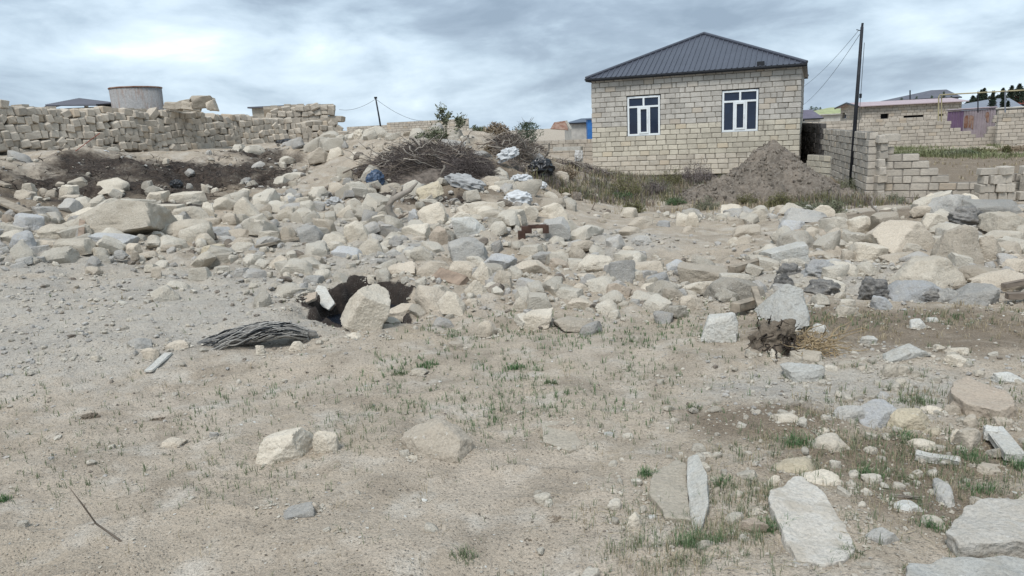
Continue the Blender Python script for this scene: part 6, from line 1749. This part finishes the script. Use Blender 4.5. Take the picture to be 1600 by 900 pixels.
# ------------------------------------------------------------------ loose debris: gravel, rubble, grass
def scatter_boxes(name, zones, sizes, n, seed, mat, lo, rockshape=0):
    pass
ICO = None
def ico():
    global ICO
    if ICO is None:
        bm = bmesh.new(); bmesh.ops.create_icosphere(bm, subdivisions=1, radius=1.0)
        ICO = (np.array([v.co[:] for v in bm.verts]), np.array([[v.index for v in f.verts] for f in bm.faces])); bm.free()
    return ICO
OCT = (np.array([[1,0,0],[-1,0,0],[0,1,0],[0,-1,0],[0,0,1],[0,0,-1]], float), np.array([[0,2,4],[2,1,4],[1,3,4],[3,0,4],[2,0,5],[1,2,5],[3,1,5],[0,3,5]]))
def strew(name, x, y, size, mat, seed, base=None, flat=.6, smooth=False, sinkf=.25, jit=.28, lift=0):
    rs = np.random.RandomState(seed); B, F0 = base or ico(); n = len(x); k = len(B)
    V = B[None] * (1 + rs.uniform(-jit, jit, (n, k, 1)))
    sc3 = size[:, None] * np.stack([rs.uniform(.7, 1.3, n), rs.uniform(.6, 1.1, n), rs.uniform(.6, 1.25, n) * flat], -1)
    V = V * sc3[:, None]
    a = rs.uniform(0, 2 * np.pi, n); ca, sa = np.cos(a)[:, None], np.sin(a)[:, None]
    t = rs.normal(0, .25, n)[:, None]; ct, st_ = np.cos(t), np.sin(t)
    x1, z1 = V[..., 0] * ct + V[..., 2] * st_, -V[..., 0] * st_ + V[..., 2] * ct
    x2, y2 = x1 * ca - V[..., 1] * sa, x1 * sa + V[..., 1] * ca
    z0 = h_full(x, y) + size * flat * (1 - 2 * sinkf) * .8 + lift
    W_ = np.stack([x2 + x[:, None], y2 + y[:, None], z1 + z0[:, None]], -1).reshape(-1, 3)
    F = (F0[None] + (np.arange(n) * k)[:, None, None]).reshape(-1, F0.shape[1])
    return stuff(link(name, mesh_np(name, W_, F, [mat], smooth)))
def sample(dens, n, seed, y0=1.6, y1=24, xw=1.0):
    """random ground points, thinned by dens(x, y) in 0..1; more of them near the lens where small things still show"""
    rs = np.random.RandomState(seed); X, Y = [], []; tot = 0
    while tot < n:
        y = np.exp(rs.uniform(np.log(y0), np.log(y1), 40000)); x = rs.uniform(-.92, .92, 40000) * (y + .6)
        k = rs.rand(40000) < dens(x, y); X.append(x[k]); Y.append(y[k]); tot += k.sum()
        if len(X) > 60: break
    x, y = np.concatenate(X)[:n], np.concatenate(Y)[:n]
    k = pit_r(x, y) > 1.12
    for fx, fy, fr in FREE:
        if fy < 9: k &= (x - fx) ** 2 + (y - fy) ** 2 > (fr * .9) ** 2
    return x[k], y[k]
ZR = [gz(110,360,2.6,1.8), gz(300,360,3,1.8), gz(480,370,2.2,2), gz(640,400,2.2,2.2), gz(800,400,2.2,2.4), gz(930,450,1.6,1.2), gz(1100,450,1.5,1.0), gz(1300,400,1.8,1.6), gz(1450,390,2.2,2.0), gz(1180,340,1.5,1.4), gz(560,330,2.6,2.2)]
ZG = [gz(120,480,2.6,1.9), gz(300,470,2.2,1.7), gz(60,545,1.4,.9), gz(400,430,1.8,1.4), gz(1400,590,.9,.6), gz(1340,445,1.8,.6), gz(900,375,1.6,1.4), gz(560,400,1.2,1.2), gz(450,270,4,3), gz(250,300,5,2), gz(1230,600,.7,.5), gz(1300,720,.6,.35), gz(640,500,1.0,.35)]
ZL = [gz(520,280,2.2,2.6), gz(600,250,2.4,3), gz(560,225,3,3), gz(780,270,2.0,2.4), gz(870,230,3,6)]
ZHOLE = [gz(1060,385,1.1,.9), gz(1140,395,.7,.6), gz(1010,365,.8,.9)]
dr = lambda x, y: (1 - zone(x, y, ZHOLE)) * np.maximum(np.maximum(zone(x, y, ZR), .6 * zone(x, y, ZL)) ** 1.5, .05 * zone(x, y, Z_HUM))
dg = lambda x, y: np.maximum(np.maximum(zone(x, y, ZG) * np.clip(.22 + .8 * fbm(xy0(x, y) * 1.4, 19, 2), .05, 1), .8 * zone(x, y, ZR)), .04)
dl = lambda x, y: np.maximum(.3 * zone(x, y, ZG), zone(x, y, ZL + Z_HUM))
mI = {k: stone_mat('rubble_' + k, *c, island=True) for k, c in {'cream': ((.50,.465,.40), (.41,.37,.305)), 'grey': ((.41,.395,.365), (.335,.32,.30)), 'dark': ((.12,.10,.085), (.20,.17,.14))}.items()}
# medium rubble, real faceted stones joined as one mass per kind
RK = {}
for res in (4, 7):
    RK[res] = [rock_np(2000 + q, (1, .8, .62), ('chunk', 'block', 'chunk', 'flat')[q % 4], res) for q in range(14)]
def strew_rocks(name, x, y, size, mat, seed):
    rs = np.random.RandomState(seed); VS, FS = [], []; nn = 0; hz = h_full(x, y); pick = rs.randint(0, 14, len(x)); big_ = size / np.maximum(y, 1) > .0105
    for q, res in [(q, res) for q in range(14) for res in (4, 7)]:
        k = np.nonzero((pick == q) & (big_ == (res == 7)))[0]
        if not len(k): continue
        V, F = RK[res][q]; a = rs.uniform(0, 2 * np.pi, len(k)); t = rs.normal(0, .3, len(k)); s_ = size[k][:, None]
        ca, sa, ct, st_ = np.cos(a)[:, None], np.sin(a)[:, None], np.cos(t)[:, None], np.sin(t)[:, None]
        X0, Y0, Z0 = V[None, :, 0] * s_ * rs.uniform(.8, 1.3, (len(k), 1)), V[None, :, 1] * s_, V[None, :, 2] * s_
        X1, Z1 = X0 * ct + Z0 * st_, -X0 * st_ + Z0 * ct
        P3 = np.stack([X1 * ca - Y0 * sa + x[k][:, None], X1 * sa + Y0 * ca + y[k][:, None], Z1 + (hz[k] + size[k] * .30)[:, None]], -1)
        VS.append(P3.reshape(-1, 3)); FS.append((F[None] + (np.arange(len(k)) * len(V))[:, None, None]).reshape(-1, 4) + nn); nn += len(k) * len(V)
    return stuff(link(name, crisp(mesh_np(name, np.concatenate(VS), np.concatenate(FS), [mat], True), 26)))
rs = np.random.RandomState(3)
for nm, n, seed, lo, hi in (('cream', 1000, 31, .022, .17), ('grey', 420, 32, .02, .13), ('dark', 140, 33, .03, .09)):
    x, y = sample(dr, n, seed, 5.2, 22); sz = lo + (hi - lo) * rs.rand(len(x)) ** 2.4; sz *= np.clip(y / 8.5, .75, 1.8)
    strew_rocks('rubble', x, y, sz, mI[nm], seed)
for nm, n, seed in (('cream', 5500, 41), ('grey', 4000, 42), ('dark', 700, 43)):
    d_ = dg if nm != 'dark' else dl
    x, y = sample(d_, n, seed, 3.6, 20); sz = (.005 + .036 * rs.rand(len(x)) ** 3.6) * np.clip(y / 7, .6, 2.0)
    strew('gravel', x, y, sz, mI[nm], seed, flat=.62)
# pebbles on the open sand
op = lambda x, y: np.clip(.12 + .6 * zone(x, y, ZG) + .35 * (noise3(xy0(x, y) * 1.6, 5) > .25) + .4 * (x > .55 * y), 0, 1)
for nm, n, seed in (('cream', 10000, 51), ('grey', 6000, 52), ('dark', 700, 53)):
    x, y = sample(op, n, seed, 1.7, 8.5); sz = (.0014 + .011 * rs.rand(len(x)) ** 5) * np.clip(y / 3.6, .7, 2.0)
    strew('gravel', x, y, sz, mI[nm], seed, base=OCT, flat=.6)
x, y = sample(lambda x, y: .25 + 0 * x, 500, 57, 1.8, 8); sz = (.004 + .008 * rs.rand(len(x)) ** 2) * np.clip(y / 4, .7, 2)
strew('white_chip', x, y, sz, ST['white'], 57, flat=.45)
x, y = sample(lambda x, y: np.clip(.05 + zone(x, y, [gz(1300,740,1.0,.6), gz(1450,640,1.2,.7), gz(1150,760,.7,.4), gz(1350,600,1.0,.6)]), 0, 1), 700, 58, 1.9, 6)
strew_rocks('rubble', x, y, .006 + .030 * rs.rand(len(x)) ** 3, mI['cream'], 58)
# grass
def grass(name, x, y, hh, mat, seed, blades=(4, 9), spread=.02, width=.0022):
    rs = np.random.RandomState(seed); nb = rs.randint(blades[0], blades[1], len(x)); ix = np.repeat(np.arange(len(x)), nb); n = len(ix)
    a = rs.uniform(0, 2 * np.pi, n); d = np.stack([np.cos(a), np.sin(a), 0 * a], -1); L_ = hh[ix] * rs.uniform(.45, 1.15, n); ln = rs.uniform(.15, .95, n)
    sp = spread if np.isscalar(spread) else spread[ix]
    b0 = np.stack([x[ix], y[ix], h_full(x, y)[ix] - .004], -1) + d * (sp * rs.rand(n))[:, None]
    a2 = a + rs.normal(0, .9, n); d2 = np.stack([np.cos(a2), np.sin(a2), 0 * a2], -1)
    m_ = b0 + (d2 * (ln * .35)[:, None] + [0, 0, 1] * 1) * (L_ * .55)[:, None] * [1, 1, .9]
    tp = b0 + d2 * (L_ * ln * .85)[:, None] + np.stack([0 * L_, 0 * L_, L_ * (1.0 - .45 * ln)], -1)
    sd = np.cross(d2, [0, 0, 1]) * (width * np.clip(y[ix] / 3.2, .8, 2.2))[:, None]
    V = np.stack([b0 - sd, b0 + sd, m_ + sd * .8, m_ - sd * .8, tp], 1).reshape(-1, 3); o = np.arange(n)[:, None] * 5
    return mesh_np(name, V, [np.concatenate([o + 3, o + 2, o + 4], 1), np.concatenate([o, o + 1, o + 2, o + 3], 1)], [mat], False)
def gden(items, base):
    return lambda x, y: np.clip(zone(x, y, items) ** 1.6 * (.35 + .9 * (noise3(xy0(x, y) * 2.2, 8) > -.05)) + base, 0, 1)
ZGR = [gz(640,620,1.4,.7), gz(760,570,1.0,.7), gz(880,520,1.2,.7), gz(1050,500,1.0,.5), gz(520,650,.8,.5), gz(350,720,.8,.5), gz(1000,590,1.0,.5), gz(150,660,1.4,.8), gz(900,660,.8,.4)]
ZGD = [gz(1250,720,.55,.30), gz(1090,860,.35,.25), gz(1400,720,.7,.4), gz(1150,800,.4,.3), gz(1350,790,.5,.25), gz(1560,720,.5,.3), gz(1390,500,1.0,.3), gz(1030,820,.3,.2), gz(1570,640,.5,.3), gz(1460,780,.4,.2), gz(1380,640,.5,.3)]
x, y = sample(gden(ZGR, .035), 2100, 71, 1.9, 7.5); stuff(link('grass', grass('grass', x, y, .030 + .045 * rs.rand(len(x)), L_grass, 71, (2, 5), .012, .0013)))
x, y = sample(gden(ZGD, .0), 1400, 72, 1.9, 7.0); stuff(link('grass', grass('grass', x, y, .035 + .05 * rs.rand(len(x)), L_grass, 72, (2, 7), .025, .0014)))
x, y = sample(gden(ZGD + [gz(1560,500,1.4,.5), gz(1300,520,.8,.4), gz(1390,505,1.2,.4)], .01), 1500, 73, 1.9, 7.5); stuff(link('straw', grass('straw', x, y, .025 + .055 * rs.rand(len(x)), L_straw, 73, (3, 8), .04, .0013)))
TUFT = [(1250, 703, .085, .075, 'lush green grass tuft left of the rounded pale boulder at lower right'), (1088, 862, .08, .075, 'dense green grass tuft at the bottom below the white shard'), (1515, 722, .075, .05, 'green grass tuft at the right end of the white crumpled strip'), (670, 572, .05, .05, 'bright green grass tuft beside a pale stone in the open sand'),
        (625, 583, .04, .04, 'smaller green tuft just left of the bright one in the open sand'), (1200, 840, .07, .06, 'green tuft growing along the left edge of the big tilted slab'), (1355, 750, .07, .05, 'grass tuft between the rounded boulder and the white strip'), (1435, 632, .06, .06, 'grass tuft behind the cracked yellowish boulder'), (1532, 770, .06, .05, 'grass tuft beside the back edge of the big right slab'),
        (1455, 835, .06, .04, 'grass tuft in bare soil left of the big right slab'), (725, 880, .05, .04, 'lone green tuft at the bottom middle'), (1010, 750, .055, .03, 'thin tuft left of the sand dusted stone'), (1128, 765, .045, .04, 'tuft right of the white shard'), (860, 598, .045, .035, 'small green tuft in the middle of the sand'), (808, 570, .05, .05, 'sparse green tuft above the middle of the sand'), (1595, 735, .07, .05, 'grass tuft at the right edge below the white plank'), (1085, 640, .04, .03, 'little tuft in the brown soil right of the middle'), (5, 787, .05, .02, 'green tuft at the left edge of the foreground'), (1420, 690, .06, .05, 'grass before the cracked yellowish boulder'), (1325, 880, .05, .035, 'grass along the front edge of the big tilted slab')]
for k, (px, py, h_, sp, lab) in enumerate(TUFT):
    g = G(px, py); rs2 = np.random.RandomState(k); n = int(18 + sp * 500)
    n = int(n * 1.3); x = g[0] + np.clip(rs2.normal(0, .7, n), -1.3, 1.3) * sp; y = g[1] + np.clip(rs2.normal(0, .7, n), -1.3, 1.3) * sp * .8
    me = grass('grass_tuft', x, y, h_ * (.5 + .7 * rs2.rand(n)), L_grassg if k % 3 != 1 or k < 3 else L_grass, 200 + k, (2, 5), .012, .0015)
    tag(link('grass_tuft', me), lab, 'grass tuft', 'grass tufts in the foreground')
# weed litter in the yard and at the feet of the walls
x, y = sample(lambda x, y: zone(x, y, [gz(1000,290,3,5), gz(1120,300,2.5,4), gz(1330,300,2,3), gz(900,290,2,3)]) ** 1.5, 900, 75, 12, 28); stuff(link('straw', grass('straw', x, y, .08 + .16 * rs.rand(len(x)), L_straw, 75, (3, 7), .15, .004)))
x, y = sample(lambda x, y: zone(x, y, [gz(1500,250,7,7)]) ** 1.2 * (x < 22), 260, 76, 21, 40); stuff(link('straw', grass('straw', x, y, .08 + .12 * rs.rand(len(x)), L_straw, 76, (3, 6), .25, .006)))
# dark litter and roots strewn over the dug bank
m = MB(); r = random.Random(91)
xs_, ys_ = sample(lambda x, y: zone(x, y, Z_HUM[:13]) ** 1.3, 500, 92, 9, 20); zz = h_full(xs_, ys_)
for a, b, c in zip(xs_, ys_, zz):
    m.tube(branch_pts(r, (a, b, c + .02), (a + r.gauss(0, .14), b + r.gauss(0, .1), c + r.uniform(-.06, .12)), .015, 5), np.linspace(.009, .003, 5), 3, caps=False)
stuff(m.build('root', M_root))

for k, (px, py, w, lab) in enumerate(((142, 652, .07, 'dark brown dung clod on the open sand at left'), (246, 658, .05, 'small dark clod right of the brown one on the sand'), (872, 816, .05, 'dark dry plant litter clump in the lower middle sand'), (830, 848, .04, 'smaller dark litter clump at the bottom middle'))):
    g = G(px, py); w *= .75; V, F = rock_np(700 + k, (w, w * .6, w * .2), 'round', 16); V = V + cube_sphere(16)[0] * (.25 * w * fbm(V / w * 4, k, 3))[:, None]
    tag(link('soil_clod', mesh_np('soil_clod', V, F, [ST['soil']], False), None, (g[0], g[1], g[2] + w * .08)), lab, 'clod')
x, y = sample(lambda x, y: (np.hypot((x - EP[0] - .1) / 1.7, (y - EP[1] + .3) / 1.6) < 1) * .8, 10, 95, 15, 20)
rs = np.random.RandomState(9); pm_ = bpy.data.objects['earth_pile'].data; co = np.zeros(len(pm_.vertices) * 3); pm_.vertices.foreach_get('co', co); co = co.reshape(-1, 3) + [EP[0], EP[1], 0]
hb = h_fast(co[:, 0], co[:, 1]); cand = np.nonzero(co[:, 2] > hb + .06)[0]; pk = cand[rs.randint(0, len(cand), 1500)]
B, F0 = ico(); V = B[None] * (1 + rs.uniform(-.35, .35, (1500, len(B), 1))) * ((.012 + .05 * rs.rand(1500) ** 3)[:, None, None]) + co[pk][:, None] 
stuff(link('soil_clods_loose', mesh_np('soil_clods_loose', V.reshape(-1, 3), (F0[None] + (np.arange(1500) * len(B))[:, None, None]).reshape(-1, 3), [bpy.data.materials['earth_pile_soil']], False))).name = 'loose_soil'

# earth, chips and blades banked against the feet of the nearer stones
xs_, ys_ = [], []
rs = np.random.RandomState(123)
for o in bpy.data.objects:
    if o.parent is None and o.type == 'MESH' and o.get('category') in ('stone', 'slab', 'boulder', 'plaster slab') and 1.5 < o.location.y < 8.5:
        co = np.zeros(len(o.data.vertices) * 3); o.data.vertices.foreach_get('co', co); co = co.reshape(-1, 3)
        M_ = np.array(o.matrix_basis); w = co @ M_[:3, :3].T + M_[:3, 3]
        hz = h_fast(w[:, 0], w[:, 1]); k = np.nonzero(np.abs(w[:, 2] - hz) < .03)[0]
        if len(k) < 4: continue
        c = w[:, :2].mean(0); q = w[k[rs.randint(0, len(k), int(30 + 160 * o.dimensions.x))], :2]
        d_ = q - c; d_ /= np.linalg.norm(d_, axis=1)[:, None] + 1e-9
        q = q + d_ * np.abs(rs.normal(0, .018, len(q)))[:, None]; xs_.append(q[:, 0]); ys_.append(q[:, 1])
x, y = np.concatenate(xs_), np.concatenate(ys_); n = len(x)
strew('gravel', x[:n:1], y[:n:1], (.003 + .012 * rs.rand(n) ** 2.5) * np.clip(y / 4, .8, 1.8), mI['cream'], 124, base=OCT, flat=.7)
k = (rs.rand(n) < .10) & (y < 5.2) & (x > 0.2)
stuff(link('grass', grass('grass', x[k], y[k], .03 + .05 * rs.rand(k.sum()), L_grass, 125, (2, 5), .012, .0013)))
# dry and mauve stalks filling the rough ground in front of the house
for nm, n, mt, sd in (('dry_stalks', 900, L_mauve, 126), ('dry_stalks', 700, L_dry, 127), ('dry_stalks', 1100, L_olive, 128), ('dry_stalks', 600, L_gray, 129)):
    x, y = sample(lambda x, y: zone(x, y, [gz(1000,285,1.6,4), gz(1090,280,1.6,4), gz(960,305,1.0,1.6), gz(1130,300,1.2,1.6), gz(1300,320,1.4,1.2), gz(1350,300,.8,1.5), gz(890,300,1,1)]) ** 2, n, sd, 13, 27)
    o = stuff(link('dry_stalk', grass('dry_stalk', x, y, .10 + .30 * rs.rand(len(x)) ** 1.5, mt, sd, (4, 9), .16, .0028)))

x, y = sample(lambda x, y: zone(x, y, [gz(1500,236,5,5), gz(1540,234,4,4), gz(1460,240,3,3)]) ** 1.2 * (x < 26) * np.clip(.35 + 1.2 * fbm(xy0(x, y) * .45, 29, 2), 0, 1), 1300, 131, 24, 40)
stuff(link('yard_grass', grass('yard_grass', x, y, .14 + .26 * rs.rand(len(x)), L_yard, 131, (4, 8), .22, .006)))

x, y = sample(lambda x, y: np.clip(.03 + .5 * (noise3(xy0(x, y) * 1.3, 15) > .15) + .5 * zone(x, y, ZGD), 0, 1), 2600, 141, 1.7, 8)
strew('plant_litter', x, y, (.003 + .009 * rs.rand(len(x)) ** 2.5) * np.clip(y / 4, .8, 1.8), mI['dark'], 141, base=OCT, flat=.4, jit=.5)
m = MB(); r = random.Random(142); x, y = sample(lambda x, y: np.clip(.12 + zone(x, y, ZGD), 0, 1), 700, 143, 1.8, 6.5); z_ = h_full(x, y)
for a, b, c in zip(x, y, z_):
    an = r.uniform(0, 6.28); L_ = r.uniform(.02, .09); m.tube([(a, b, c + .004), (a + L_ * .5 * math.cos(an), b + L_ * .5 * math.sin(an), c + r.uniform(.004, .014)), (a + L_ * math.cos(an + .3), b + L_ * math.sin(an + .3), c + .004)], [.0012, .001, .0006], 3, caps=False)
stuff(m.build('straw', L_straw))
shrub('dry mauve weeds on the left flank of the earth pile', (1150, 300), 50, 26, L_mauve, 301, 30, .05, 900, wisp=.2)
shrub('olive dry weeds at the lower left foot of the earth pile', (1170, 318), 44, 18, L_olive, 302, 26, .05, 700)

x, y = sample(gden([gz(760,570,1.3,.6), gz(880,520,1.3,.6), gz(1050,500,1.0,.5), gz(640,600,1.0,.5), gz(920,640,.8,.4), gz(1150,480,1,.3)], .0), 900, 151, 2.2, 7.5)
stuff(link('grass', grass('grass', x, y, .03 + .05 * rs.rand(len(x)), L_grassg, 151, (2, 6), .018, .0013)))
